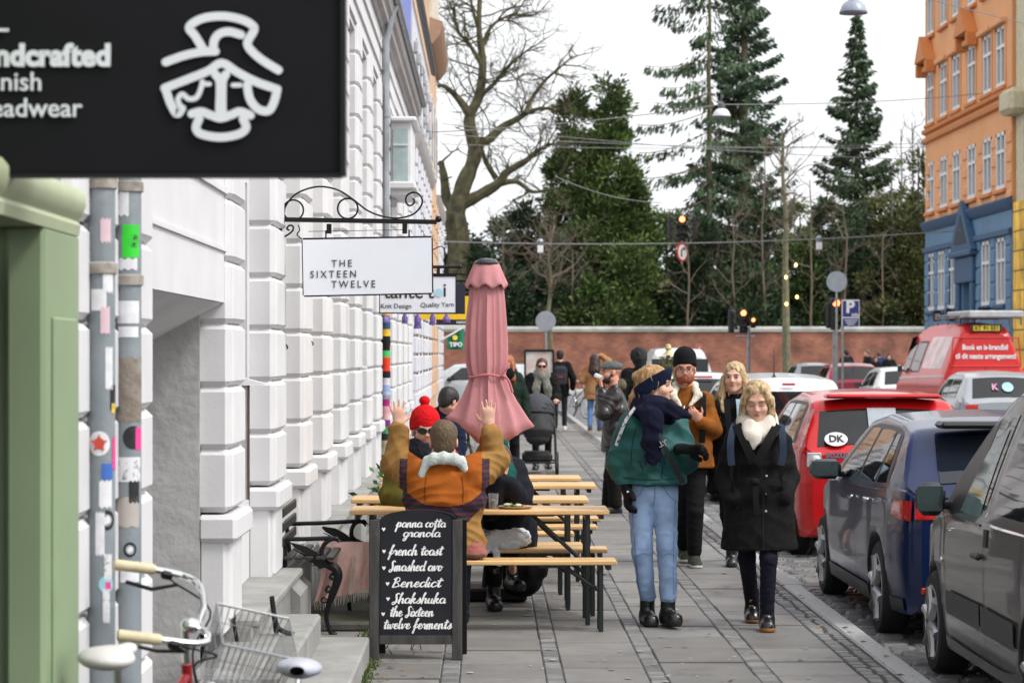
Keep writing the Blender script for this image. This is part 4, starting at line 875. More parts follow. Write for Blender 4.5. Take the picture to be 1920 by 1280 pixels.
def swan_bench():
 t = thing('iron_bench', (-1.0, 15.3, .12), 'black cast iron bench with winged swan ends against the wall', 'bench')
 def end(dy, mirror=1):
  Yw = 15.3 + dy; L = lambda px, py, e=0: (PX(px, Yw) + 1.0, dy + e, PZ(py, Yw) - .12)
  k = 15.05 / Yw; ox = 0
  q = lambda pts: [L(px, py) for (px, py) in pts]
  b = MB()
  if dy < 0:
   b.tube(q([(535, 1010), (570, 1010), (622, 1008)]), .014, 8)
   body = [(636, 1016), (628, 1010), (614, 1014), (604, 1028), (604, 1044), (614, 1058), (628, 1064), (634, 1078), (630, 1096), (624, 1112), (616, 1134), (612, 1154), (615, 1172), (622, 1188)]
   rad = [.006, .012, .014, .014, .016, .024, .032, .030, .026, .024, .018, .015, .014, .016]
   wing = [(613, 1062), (606, 1046), (594, 1034), (576, 1024), (552, 1018), (543, 1016), (553, 1026), (566, 1034), (580, 1042), (582, 1050), (590, 1058), (600, 1066)]
  else:
   b.tube(q([(537, 982), (600, 980), (676, 976)]), .014, 8)
   body = [(686, 986), (680, 978), (668, 979), (660, 990), (660, 1006), (668, 1016), (682, 1026), (686, 1042), (680, 1060), (670, 1086), (660, 1104), (655, 1124), (656, 1142), (664, 1154)]
   rad = [.006, .012, .014, .014, .016, .026, .034, .032, .028, .024, .018, .015, .014, .018]
   wing = [(672, 1030), (660, 1010), (648, 1000), (630, 990), (606, 986), (603, 988), (610, 996), (624, 1004), (640, 1014), (646, 1024), (652, 1030), (664, 1036)]
  pts = spline(q(body), 4); rr = np.interp(np.linspace(0, 1, len(pts)), np.linspace(0, 1, len(rad)), rad)
  b.tube(pts, [float(x) for x in rr], 10)
  b.prism([(p[0], p[1]) for p in [((L(px, py)[0]), L(px, py)[2]) for (px, py) in wing]], (0, dy - .014, 0), (1, 0, 0), (0, 0, 1), (0, .028, 0))
  for i in range(7):                                        # feathers
   a = Vector(L(*wing[0])); tip = Vector(L(*wing[4 + (i > 3)])); base = Vector(L(wing[6 + min(i, 5)][0], wing[6 + min(i, 5)][1]))
   b.tube([a.lerp(Vector(L(*wing[2])), i / 9), base + Vector((-.012, 0, -.008))], [.010, .003], 5)
  for i in range(5):                                        # scrolls on the breast
   c = Vector(q(body)[6 + i // 2 + 1]); b.tube([c + Vector((-.03 - .006 * i + .016 * math.cos(a), -.012, .016 * math.sin(a) - .01 * i)) for a in np.linspace(0, 6, 10)], .006, 5)
  foot = Vector(q(body)[-1]); b.ell(foot + Vector((.008, 0, 0)), (.028, .02, .016))
  hd = Vector(q(body)[1]); b.ell(hd + Vector((.004, 0, .002)), (.022, .016, .015)); b.tube([hd + Vector((.015, 0, 0)), hd + Vector((.042, 0, -.02))], [.009, .002], 6)
  b.build('swan_end', M['iron'], t, fix=False)
  b = MB(); b.tube([L(537 if dy > 0 else 535, 1010 if dy < 0 else 982), (-.27, dy, 0)], .014, 8); b.build('rear_leg', M['iron'], t)
 end(-.25); end(.62)
 b = MB()
 for k in range(5): b.box((-.24 + k * .065, .18, .36), (.05, 1.0, .022), bv=.006)
 b.build('seat', mat('bench_dark_wood', (.02, .018, .016), .5), t)
 b = MB()
 for k in range(3): b.box((-.275, .18, .46 + k * .09), (.02, 1.0, .06), bv=.006)
 b.build('backrest', mat('bench_dark_wood2', (.02, .018, .016), .5), t)
 # pink blanket with a fringe
 bl = thing('blanket', (-.94, 15.75, .12), 'pale pink fringed blanket hanging over the iron bench', 'blanket')
 b = MB(); rows = []
 for i in range(15):
  u = i / 14; x = -.16 + .34 * u; row = []
  for j in range(10):
   v = j / 9; row.append(Vector((x + .03 * math.sin(v * 3 + u * 2) + .06 * v * (u - .5), -.02 + .035 * math.sin(u * 15 + v) * (.3 + v) - .10 * v, .405 - .385 * v * (1 - .22 * u))))
  rows.append(row)
 b.loft(rows, False, False); bo = b.build('cloth', mat('pink_wool', hx('#ecc4b8'), .95, var=.12, vs=9, bump=.5, bs=70), bl, fix=False)
 b = MB(); RR = rng(4)
 for i in range(30):
  u = i / 29 * 14; r_ = rows[int(u)][-1].lerp(rows[min(int(u) + 1, 14)][-1], u % 1); b.tube([r_, r_ + Vector((RR.uniform(-.01, .01), -.01, -.05 + RR.uniform(-.015, .01)))], [.004, .002], 4)
 for i in range(16):
  r_ = rows[8][2].lerp(rows[9][8], i / 15) + Vector((0, -.03, 0)); b.tube([r_, r_ + Vector((RR.uniform(.0, .03), -.012, -.05))], [.004, .002], 4)
 b.build('fringe', mat('cream_fringe', (.62, .55, .46), .95), bl)
swan_bench()
def wall_iron(px, py0, py1, Y, label):
 t = thing('wall_hook', (PX(px, Y), Y, PZ(py1, Y)), label, 'wall iron', 'irons on the white wall'); h = PZ(py0, Y) - PZ(py1, Y)
 b = MB(); b.tube([(0, 0, 0), (0, 0, h)], .006, 6); b.tube(spline([(0, 0, h), (.02, 0, h + .02), (.05, 0, h - .005), (.045, 0, h - .02)], 4), .005, 6); b.tube([(-.06, 0, h * .8), (0, 0, h * .8)], .006, 6); b.ell((0, 0, h * .02), (.012, .012, .02)); b.build('iron', M['iron'], t)
wall_iron(524, 648, 720, 15.1, 'thin black iron hook on the second white pier'); wall_iron(574, 642, 715, 17.3, 'thin black iron hook on the third white pier')
def awning_rod(pxs, py, py1, Y, label):
 x = PX(pxs, Y); t = thing('awning_rod', (x, Y, PZ(py1, Y)), label, 'rod', 'rods on the white wall'); h = PZ(py, Y) - PZ(py1, Y)
 b = MB(); b.box((.0, 0, h / 2), (.035, .03, h), mi=0); b.box((.018, -.004, h / 2), (.010, .03, h), mi=1); b.build('rod', [mat('rod_grey', (.45, .45, .46), .5), mat('rod_rust', (.11, .06, .05), .7)], t)
 b = MB(); b.prism([(-.04, .0), (.10, -.0), (.10, .012), (-.04, .05)], (0, -.04, h), (1, 0, 0), (0, 0, 1), (0, .08, 0)); b.build('cap', M['white'], t)
awning_rod(460, 722, 936, 13.0, 'white capped metal rod on the wall beside the first pier'); awning_rod(671, 690, 800, 24.4, 'white capped metal rod further along the white wall')
# ------------------------------------------------------------------ parasol
def parasol():
 Y = 17.2; t = thing('parasol', (PX(916, Y), Y, 0), 'closed dusty pink parasol tied with a strap behind the tables', 'parasol')
 s = FPX / Y; m = mat('dusty_pink_canvas', hx('#bd8083'), .85, var=.07, vs=5, bump=.25, bs=30); zz = lambda py: PZ(py, Y)
 # (py, centre px, half width px, fold amplitude)
 prof = [(497, 912, 24, .06), (520, 912, 28, .10), (560, 912, 31, .15), (600, 911, 34, .2), (640, 911, 36, .22), (680, 912, 35, .22), (696, 912, 32, .24), (704, 913, 29, .24), (712, 914, 31, .24), (730, 914, 38, .2), (755, 915, 48, .16), (785, 916, 60, .14), (815, 916, 70, .13), (848, 916, 80, .12)]
 rings = []; n = 144
 tri = lambda x: 1 - 2 * abs((x / math.pi) % 2 - 1)
 for (py, cx, hw, am) in prof:
  f = max(0, (py - 704) / 144); ring = []
  for k in range(n):
   a = 2 * math.pi * k / n; fold = (1 - 2.2 * abs(math.sin(4.5 * a + .6 + .5 * math.sin(2 * a))) ** .6) * .6 + .3 * (1 - 2 * abs(math.sin(7 * a + 1.3)) ** .5) + .25 * math.sin(3 * a + 1) + .35
   ca, sa = math.cos(a), math.sin(a); r = hw / s * (1 + am * fold)
   x = r * (math.copysign(abs(ca) ** (1 + .9 * f), ca)); y = r * .72 * math.copysign(abs(sa) ** 1.0, sa) * (1 - .35 * f)
   lift = f * f * (.27 * abs(ca) ** 1.6 if ca < 0 else .20 * abs(ca) ** 2.2) + f * .02 * math.sin(5 * a)
   ring.append((PX(cx, Y) - PX(916, Y) + x, y, zz(py) + lift))
  rings.append(ring)
 b = MB(); b.loft(rings, True, False); c = b.build('canopy', m, t, fix=False, sharp=60)
 sol = c.modifiers.new('thick', 'SOLIDIFY'); sol.thickness = .004
 b = MB(); rings = []
 for (py, hw, am) in ((492, 21, .0), (500, 25, .02), (515, 31, .03), (532, 36, .05), (538, 38, .06)):
  rings.append([(PX(912, Y) - PX(916, Y) + hw / s * (1 + am * math.cos(8 * a + .6)) * math.cos(a), hw / s * (1 + am * math.cos(8 * a + .6)) * math.sin(a) * .85, zz(py) + (.016 * math.cos(8 * a + .6) if py > 520 else 0)) for a in [2 * math.pi * k / 64 for k in range(64)]])
 b.loft(rings, True, False); v = b.build('vent_flap', m, t, fix=False); sol = v.modifiers.new('thick', 'SOLIDIFY'); sol.thickness = .004
 b = MB(); b.lathe([(.088, 0), (.09, .012), (.075, .03), (.04, .042), (.005, .046)], 20, (PX(912, Y) - PX(916, Y), 0, zz(496))); b.build('finial', mat('parasol_cap', (.03, .03, .035), .25), t)
 b = MB(); b.tube([(.12 * 1.08 * math.cos(a) - .01, .10 * 1.12 * math.sin(a), zz(704) + .008 * math.sin(3 * a)) for a in np.linspace(0, 2 * math.pi, 40)], .009, 6); b.tube(spline([(.10, -.085, zz(704)), (.14, -.10, zz(712)), (.17, -.10, zz(735))], 4), .010, 6); b.tube(spline([(.09, -.09, zz(703)), (.13, -.09, zz(690)), (.15, -.07, zz(680))], 4), .008, 6); b.build('strap', mat('strap_pink', hx('#c07375'), .85), t)
 b = MB(); b.cyl((.0, 0, .05), (0, 0, 2.3), .024, 14); b.build('pole', mat('parasol_pole', (.05, .05, .05), .4), t)
 b = MB(); b.box((.05, .02, .05), (.44, .44, .09), bv=.015); b.lathe([(.05, .09), (.04, .2), (.035, .24)], 14, (0, 0, 0)); b.build('base', M['black'], t)
parasol()
# ------------------------------------------------------------------ beer tables and benches
m_wood = mat('lacquered_pine', (.66, .40, .16), .5, var=.2, vs=3, bump=.08, bs=30, stretch=(1, 10, 10), spec=.9)
def plank_set(name, pxl, pxr, Y, h, depth, label, cat, group, rz=0.0):
 x0, x1 = PX(pxl, Y), PX(pxr, Y); w = x1 - x0; t = thing(name, ((x0 + x1) / 2, Y + depth / 2, 0), label, cat, group, rz)
 b = MB()
 if depth > .3:
  for k in range(3): b.box((0, (k - 1) * depth / 3, h - .0145), (w, depth / 3 - .002, .029), bv=.005)
  b.build('tabletop', m_wood, t)
 else:
  b.box((0, 0, h - .0145), (w, depth, .029), bv=.006); b.build('seat', m_wood, t)
 for sg in (-1, 1):
  xl = sg * (w / 2 - .10 - (.04 if depth > .3 else 0)); dd = depth / 2 - .04
  b = MB()
  for e in (-1, 1): b.box((xl, e * dd, (h - .04) / 2), (.03, .03, h - .04), bv=.004)
  b.box((xl, 0, h - .05), (.03, depth - .05, .028)); b.box((xl, 0, h * .38), (.02, depth - .09, .025))
  b.tube([(xl, 0, h * (.50 if depth > .3 else .55)), (xl - sg * (.36 if depth > .3 else .24), 0, h - .04)], .014, 8); b.box((xl - sg * .3, 0, h - .045), (.18, .04, .02))
  b.build('leg_frame', mat_leg, t)
  b = MB(); b.box((sg * (w / 2 - .05), 0, h - .045), (.03, depth * .8, .03)); b.build('cross_batten', mat_leg, t)
 return t
mat_leg = mat('dark_green_steel', (.010, .016, .016), .35, var=.2, bump=.1)
G1 = 'beer tables along the pavement'; G2 = 'beer benches along the pavement'
plank_set('beer_table', 655, 1143, 15.55, .74, .50, 'front pine beer table with the plate and glass on it', 'table', G1, rz=.004)
plank_set('beer_table', 658, 1104, 16.72, .74, .50, 'second pine beer table, mostly hidden by the man with raised arms', 'table', G1)
plank_set('beer_table', 711, 1118, 18.5, .74, .50, 'third pine beer table, its right end sticking out furthest of the rear ones', 'table', G1, rz=-.006)
plank_set('beer_table', 712, 1090, 19.6, .74, .50, 'rearmost pine beer table, just in front of the pushchair', 'table', G1)
plank_set('beer_bench', 706, 1157, 15.16, .45, .25, 'front pine bench on which the man with raised arms sits', 'bench', G2, rz=.006)
plank_set('beer_bench', 760, 1140, 16.08, .45, .25, 'pine bench behind the front table, with the white cloth on it', 'bench', G2)
plank_set('beer_bench', 667, 1093, 16.44, .45, .25, 'short orange toned bench pushed under the second table', 'bench', G2)
plank_set('beer_bench', 720, 1077, 17.5, .45, .25, 'dark edged bench behind the second table', 'bench', G2)
plank_set('beer_bench', 715, 1120, 18.2, .45, .25, 'rounded end bench in front of the third table', 'bench', G2)
plank_set('beer_bench', 715, 1128, 19.1, .45, .25, 'bench between the third and the rearmost table', 'bench', G2)
# plate of salad, glass, blue cup on the front table
Yt = 15.8; t = thing('plate', (PX(966, Yt), Yt - .06, .741), 'round wooden plate with green salad on the front table', 'plate')
b = MB(); b.lathe([(.06, 0), (.105, .006), (.118, .016), (.110, .016), (.06, .009), (.005, .009)], 28); b.build('plate_rim', mat('pale_wood_plate', (.52, .38, .28), .5), t)
for i in range(1):
 lf = LF(); r_ = rng(9); n = 160; C = np.stack([r_.normal(0, .035, n) - .02, r_.normal(0, .03, n), .010 + abs(r_.normal(0, .005, n))], 1); lf.add(C, r_.normal(size=(n, 3)), r_.uniform(.012, .026, n), r_.uniform(.008, .016, n)); lf.build('salad', mat('salad_green', (.09, .16, .03), .6, island=.7), t)
b = MB(); b.ell((.02, -.02, .02), (.025, .02, .012)); b.ell((-.05, .01, .022), (.03, .02, .012)); b.build('egg', mat('food_cream', (.62, .55, .42), .6), t)
t = thing('drinking_glass', (PX(925, Yt), Yt - .1, .741), 'clear tumbler beside the plate on the front table', 'glass')
b = MB(); b.lathe([(.028, 0), (.036, .10), (.034, .10), (.026, .008), (.003, .008)], 20); b.build('glass', mat('clear_glass', (.85, .88, .92), .03, trans=.85), t); b = MB(); b.ell((.0, 0, .035), (.024, .024, .03)); b.build('ice', mat('ice_white', (.7, .72, .75), .3), t)
t = thing('cup', (PX(911, Yt), Yt - .04, .741), 'small dark blue cup beside the tumbler', 'cup'); b = MB(); b.lathe([(.025, 0), (.03, .07), (.027, .07), (.02, .01), (.003, .01)], 18); b.build('cup_wall', mat('navy_ceramic', (.03, .03, .12), .3), t)
# ------------------------------------------------------------------ chalk board
STROKES = {  # brush-script letters on a unit x-height: (advance, [strokes])
 'a': (.92, [[(.75, .8), (.45, 1), (.15, .75), (.1, .3), (.35, 0), (.62, .25), (.76, .9), (.74, .3), (.85, 0), (1.0, .2)]]),
 'b': (.9, [[(-.05, .3), (.25, 1.5), (.42, 1.95), (.3, 2.0), (.18, 1.2), (.12, .1), (.35, -.02), (.62, .3), (.6, .8), (.38, .9), (.2, .6)], [(.6, .85), (.95, .8)]]),
 'c': (.72, [[(.62, .85), (.4, 1), (.14, .7), (.1, .3), (.32, 0), (.55, .1), (.78, .35)]]),
 'd': (.95, [[(.7, .85), (.4, .98), (.12, .7), (.1, .3), (.32, 0), (.6, .3), (.82, 1.2), (.92, 1.95), (.78, .9), (.76, .2), (.88, 0), (1.02, .2)]]),
 'e': (.75, [[(-.05, .3), (.3, .45), (.58, .72), (.5, .98), (.3, .95), (.14, .6), (.14, .25), (.34, 0), (.6, .12), (.8, .38)]]),
 'f': (.75, [[(-.02, .4), (.4, 1.3), (.62, 1.9), (.48, 2.0), (.32, 1.4), (.22, .2), (.1, -.7), (.0, -.85), (.02, -.5), (.35, .1), (.75, .5)], [(.1, .75), (.62, .85)]]),
 'g': (.9, [[(.72, .82), (.42, .98), (.14, .7), (.12, .3), (.34, .02), (.62, .3), (.76, .95), (.66, -.1), (.42, -.8), (.15, -.75), (.3, -.35), (.7, .0), (.95, .3)]]),
 'h': (.95, [[(-.05, .4), (.3, 1.4), (.45, 1.95), (.32, 2.0), (.2, 1.2), (.12, 0)], [(.14, .3), (.38, .85), (.58, .95), (.66, .7), (.64, .2), (.78, 0), (.98, .25)]]),
 'i': (.48, [[(-.02, .4), (.2, .95), (.16, .25), (.28, 0), (.5, .25)], [(.26, 1.4), (.27, 1.46)]]),
 'k': (.9, [[(-.05, .4), (.3, 1.4), (.44, 1.95), (.32, 2.0), (.2, 1.2), (.12, 0)], [(.14, .4), (.45, .95), (.6, .8), (.38, .52), (.2, .5), (.45, .3), (.66, 0), (.9, .25)]]),
 'l': (.5, [[(-.05, .4), (.3, 1.4), (.44, 1.95), (.3, 2.0), (.18, 1.1), (.18, .2), (.32, 0), (.52, .25)]]),
 'm': (1.3, [[(-.05, .5), (.12, .95), (.12, 0)], [(.12, .4), (.34, .9), (.5, .9), (.52, 0)], [(.52, .4), (.74, .92), (.92, .88), (.92, .25), (1.05, 0), (1.3, .3)]]),
 'n': (.95, [[(-.05, .5), (.14, .95), (.12, 0)], [(.13, .4), (.38, .92), (.58, .9), (.6, .25), (.74, 0), (.96, .3)]]),
 'o': (.82, [[(.5, .95), (.2, .85), (.1, .4), (.3, .02), (.58, .15), (.68, .6), (.5, .96), (.45, .8), (.85, .75)]]),
 'p': (.95, [[(-.1, .3), (.2, 1.1), (.14, .2), (.0, -.9)], [(.14, .4), (.35, .9), (.6, .95), (.68, .5), (.5, .08), (.24, .12)], [(.5, .08), (.96, .25)]]),
 'r': (.72, [[(-.02, .5), (.18, 1.0), (.28, .85), (.5, .82), (.44, .3), (.54, 0), (.75, .25)]]),
 's': (.75, [[(-.05, .15), (.3, .6), (.45, 1.05), (.55, .6), (.5, .1), (.25, -.02), (.1, .12)], [(.5, .1), (.8, .3)]]),
 'S': (.95, [[(.95, 1.75), (.7, 1.95), (.45, 1.7), (.5, 1.25), (.62, .7), (.5, .0), (.2, -.25), (.05, .0), (.3, .25), (.9, .2)]]),
 't': (.62, [[(.1, .6), (.32, 1.3), (.42, 1.75), (.3, .9), (.26, .2), (.38, 0), (.62, .25)], [(.02, 1.2), (.7, 1.32)]]),
 'u': (.95, [[(-.02, .5), (.15, .95), (.12, .25), (.3, 0), (.55, .3), (.66, .95), (.62, .25), (.76, 0), (.96, .25)]]),
 'v': (.85, [[(.02, .8), (.14, .95), (.2, .4), (.3, 0), (.55, .5), (.62, .95), (.9, .85)]]),
 'w': (1.15, [[(.02, .8), (.12, .95), (.15, .3), (.3, 0), (.5, .5), (.52, .9), (.55, .25), (.72, 0), (.92, .5), (.9, .95), (1.15, .85)]]),
 'x': (.82, [[(.05, .95), (.3, .6), (.5, .1), (.8, .05)], [(.7, .95), (.4, .5), (.05, 0)]]),
 'B': (1.05, [[(.3, 1.7), (.22, .8), (.12, 0), (.3, -.02), (.7, .1), (.78, .55), (.4, .9), (.75, 1.2), (.7, 1.7), (.4, 1.85), (.05, 1.5)], [(.7, .1), (1.05, .25)]]),
}
def script(b, text, x, z, xh, slant=.32, w=.2, width=None):
 tot = sum(STROKES[c][0] if c != ' ' else .6 for c in text); sx_ = (width / (tot * xh)) if width else 1.0
 cx = 0; nz = 0
 tp = lambda u, d: .55 + .75 * max(0, -d.y) ** 1.5 + .12 * abs(d.x)
 for c in text:
  if c == ' ': cx += .6; continue
  adv, ss = STROKES[c]
  for st in ss: ribbon(b, [(x + (cx + px + slant * py * .6) * xh * sx_, z + py * xh) for (px, py) in st], w * xh, (0, 0, 0), (1, 0, 0), (0, 0, 1), .0002 * (nz % 5), k=5, taper=tp); nz += 1
  cx += adv
def chalk_board():
 Yb = 13.8; s = FPX / Yb
 t = thing('chalkboard', (PX(779, Yb), Yb, 0), 'dark folding menu board with white brush lettering on the pavement', 'menu board')
 tilt = math.radians(8); fr = bpy.data.objects.new('front_panel', None)
 md = mat('chalk_black', (.011, .012, .016), .7, var=.25, vs=5, bump=.1, spec=.25); mf = mat('dark_stained_wood', (.035, .033, .03), .55, var=.5, vs=4, bump=.3, bs=40, stretch=(8, 8, 1), dirt=((.13, .12, .11), 5, .60))
 W_ = .535; Hh = .86; RM = Matrix.Rotation(-tilt, 4, 'X')
 def put(o, rear=False): o.matrix_local = (Matrix.Translation((0, 0, 0)) @ RM) if not rear else (Matrix.Translation((.025, .30, 0)) @ Matrix.Rotation(tilt, 4, 'X'))
 for rear in (False, True):
  b = MB()
  for sg in (-1, 1): b.box((sg * (W_ / 2 - .03), 0, .40), (.058, .026, .80), bv=.004)
  b.box((0, 0, .115), (W_ - .12, .024, .05), bv=.003); o = b.build('frame', mf if not rear else M['black'], t); put(o, rear)
  pts = [(-.205, .14), (.205, .14), (.205, .80)] + [(.205 * math.cos(a), .80 + .055 * math.sin(a)) for a in np.linspace(.25, math.pi - .25, 15)] + [(-.205, .80)]
  b = MB(); b.prism(pts, (0, -.006, 0), (1, 0, 0), (0, 0, 1), (0, .014, 0)); o = b.build('slate', md, t, smooth=False); put(o, rear)
 b = MB()
 for k in range(10): b.tube([(-.02 + .012 * math.sin(k * 1.6), .04 + .004 * k, .14 - .012 * k + .005 * math.cos(a), ) for a in (0, 1)][:1] + [(-.02 + .012 * math.sin(k * 1.6 + 1), .045 + .004 * k, .128 - .012 * k)], .003, 5)
 for xx in (-.03, .02): b.tube(spline([(xx, .02, .14), (xx + .006, .04, .09), (xx + .01, .08, .05), (xx, .12, .09)], 4), .003, 5)
 b.build('chain', M['steel'], t)
 mc = mat('chalk_white', (.80, .80, .80), .8, var=.05)
 lines = [('panna cotta', 742, 994, 10.5, 92), ('granola', 754, 1006, 9.5, 70), ('french toast', 728, 1042, 12, 100), ('Smashed avo', 728, 1074, 11, 100), ('Benedict', 734, 1103, 12, 92), ('Shakshuka', 734, 1131, 11, 100), ('the Sixteen', 730, 1155, 11, 82), ('twelve ferments', 718, 1181, 10.5, 128)]
 lines = [(tx, px, {0: 989, 1: 1007, 2: 1041, 3: 1070, 4: 1100, 5: 1130, 6: 1154, 7: 1177}[i], min(xh, 9.5 if i > 1 else 8.6), w_) for i, (tx, px, py, xh, w_) in enumerate(lines)]
 b = MB(); toz = lambda py: (PZ(py, Yb + .05)) / math.cos(tilt)
 for (tx, px, py, xh, w_) in lines: script(b, tx, (px - 779) / s, toz(py), xh / s, width=w_ / s, w=.28)
 for (px, py) in ((718, 993), (719, 1034), (719, 1065), (726, 1094), (727, 1122), (718, 1150)):
  hs = .0115; c = ((px - 779) / s, toz(py)); pts = [(c[0], c[1] - hs * 1.1), (c[0] + hs * .9, c[1] + hs * .2), (c[0] + hs * .8, c[1] + hs * .75), (c[0] + hs * .35, c[1] + hs * .8), (c[0], c[1] + hs * .35), (c[0] - hs * .35, c[1] + hs * .8), (c[0] - hs * .8, c[1] + hs * .75), (c[0] - hs * .9, c[1] + hs * .2)]
  b.add([(x, 0, z) for (x, z) in pts], [tuple(range(8))])
 o = b.build('chalk_lettering', mc, t, smooth=False, fix=False); o.matrix_local = RM @ Matrix.Translation((0, -.0085, 0))
chalk_board()
# ------------------------------------------------------------------ cars
def paint(name, c, c2=None, coat=.6): return mat(name, c, .3, .2, var=.05, vs=2, coat=coat, col2=c2, spec=.35)
m_cglass = mat('car_glass', (.008, .010, .011), .03, var=.2, vs=1.5, spec=.6)
m_ctrim = mat('car_black_trim', (.012, .012, .013), .4)
m_lamp = mat('tail_lamp_red', (.50, .012, .012), .12, coat=.8, var=.25, vs=30)
m_lampw = mat('lamp_clear', (.55, .55, .55), .12, .3, coat=.6)
m_rim = mat('alloy_rim', (.42, .42, .43), .3, .8, var=.1)
m_plate_y = mat('plate_yellow', (.80, .58, .02), .45)
m_plate_w = mat('plate_white', (.75, .75, .75), .45)
class Car:
 def __init__(s, name, label, loc, L, W, top, belt, hw, body, tumble=.16, sill=.2, rz=0.0, group=None, wheels=(.75, 3.3), wr=.31, rear_cap_z=None, crown=.05, cat='car', lower=None, arch=True, detail=True):
  s.L, s.W = L, W; s.top_k = np.array(top); s.belt_k = np.array(belt); s.hw_k = np.array(hw); s.tumble = tumble; s.sill = sill; s.crown = crown
  s.root = thing(name, loc, label, cat, group, rz)
  ys = sorted(set([0, .012, .035, .08, .14] + [L - .14, L - .07, L - .03, L - .008, L] + list(np.linspace(.2, L - .2, 40)) + [p[0] for p in top]))
  rings = []
  for y in ys:
   e = 0.0
   if y < .08: e = (.08 - y) / .08
   if y > L - .14: e = max(e, (y - (L - .14)) / .14)
   ring = s.section(y, e ** 2 * .06); rings.append(ring)
  b = MB(); full = []
  for ring in rings: full.append(ring + [Vector((-p.x, p.y, p.z)) for p in reversed(ring[:-1])])
  b.loft(full, True, True)
  bo = b.build('body', [body, m_ctrim], s.root, sharp=28); s.body = bo
  for wy in wheels if arch else ():
   c = MB(); c.cyl((-W / 2 - .2, wy, wr), (W / 2 + .2, wy, wr), wr + .055, 28); co = c.build('arch_cutter', m_ctrim)
   md = bo.modifiers.new('arch', 'BOOLEAN'); md.operation = 'DIFFERENCE'; md.object = co; md.solver = 'EXACT'; md.material_mode = 'TRANSFER'
   co.parent = s.root
   bpy.context.view_layer.update()
   dg = bpy.context.evaluated_depsgraph_get(); me = bpy.data.meshes.new_from_object(bo.evaluated_get(dg)); bo.modifiers.clear(); bo.data = me
   bpy.data.objects.remove(co)
  b = MB(); b.box((0, L / 2, .24), (W - .46, L - .3, .18)); b.build('underbody', m_ctrim, s.root, smooth=False)
  if detail or True:
   for wy in wheels:
    for sg in (-1, 1): s.wheel(sg, wy, wr)
 def k(s, K, y): return float(np.interp(y, K[:, 0], K[:, 1]))
 def ztop(s, y): return s.k(s.top_k, y)
 def xs(s, y, z):
  hw = s.k(s.hw_k, y); zb = min(s.k(s.belt_k, y), s.ztop(y) - .05); zt = max(s.ztop(y), zb + .05)
  x = hw - .035 * max(0, (.55 - z) / .35) ** 2 - .012 * max(0, (z - .6) / .4) ** 2
  if z > zb: x -= s.tumble * ((z - zb) / .5) ** 1.15 + .012
  return max(x, .1)
 def section(s, y, shrink):
  zt = s.ztop(y); zb = min(s.k(s.belt_k, y), zt - .06); pts = []; k = 1 - shrink; zsl = s.sill + shrink * 1.6
  for t in np.linspace(0, 1, 7): z = zsl + (zb - zsl) * t; pts.append(Vector((-s.xs(y, z) * k, y, z)))
  ze = zt - s.crown - .05 if zt - zb > .16 else zb + (zt - zb) * .45
  for t in np.linspace(0, 1, 6)[1:]: z = zb + (ze - zb) * t; pts.append(Vector((-s.xs(y, z + 1e-4) * k, y, z)))
  xe = s.xs(y, ze); dz = zt - ze
  for a in (.25, .5, .75, 1.0): u = 1 - .13 * a ** 1.6; pts.append(Vector((-xe * u * k, y, ze + (dz - s.crown * .6) * math.sin(a * math.pi / 2))))
  for u in (.7, .45, .2, 0): pts.append(Vector((-xe * u * k, y, zt - s.crown * .6 * (u / .87) ** 2)))
  pts[0] = Vector((pts[0].x, y, pts[0].z)); pts.insert(0, Vector((0, y, zsl - .002)))
  return pts
 def side(s, name, poly, m, off=.004, sides=(-1,), n=10, parent=None, mm=None, rnd=0.0):
  """patch on the flank; poly: 4 corners (y,z): bottom rear, bottom front, top front, top rear"""
  p = [Vector((a, c, 0)) for a, c in poly]; out = None
  for sg in sides:
   b = MB(); rows = []
   for i in range(n + 1):
    u = i / n; row = []
    for j in range(n + 1):
     v = j / n
     if rnd:  # rounded outline
      U = u * 2 - 1; V = v * 2 - 1; U2 = U * math.sqrt(1 - rnd * V * V / 2); V2 = V * math.sqrt(1 - rnd * U * U / 2); uu, vv = (U2 + 1) / 2, (V2 + 1) / 2
     else: uu, vv = u, v
     q = p[0].lerp(p[1], uu).lerp(p[3].lerp(p[2], uu), vv); row.append(Vector((sg * (s.xs(q.x, q.y) + off), q.x, q.y)))
    rows.append(row)
   b.loft(rows, False, False); out = b.build(name, m, parent or s.root)
  return out
 def seam(s, pts, w=.008, name='seam', m=None, off=.0025, parent=None, sides=(-1,)):
  for sg in sides:
   q = spline([Vector((a, c, 0)) for a, c in pts], 5); b = MB(); rows = []
   for i in range(len(q)):
    d = (q[min(i + 1, len(q) - 1)] - q[max(i - 1, 0)]).normalized(); nn = Vector((-d.y, d.x, 0)) * w / 2
    rows.append([Vector((sg * (s.xs((q[i] + e * nn).x, (q[i] + e * nn).y) + off), (q[i] + e * nn).x, (q[i] + e * nn).y)) for e in (-1, 1)])
   b.loft(rows, False, False); b.build(name, m or m_ctrim, parent or s.root)
 def topz(s, x, y):
  zt = s.ztop(y); zb = min(s.k(s.belt_k, y), zt - .06); ze = zt - s.crown - .05 if zt - zb > .16 else zb + (zt - zb) * .45; xe = s.xs(y, ze); u = abs(x) / xe
  return zt - s.crown * .6 * (u / .87) ** 2
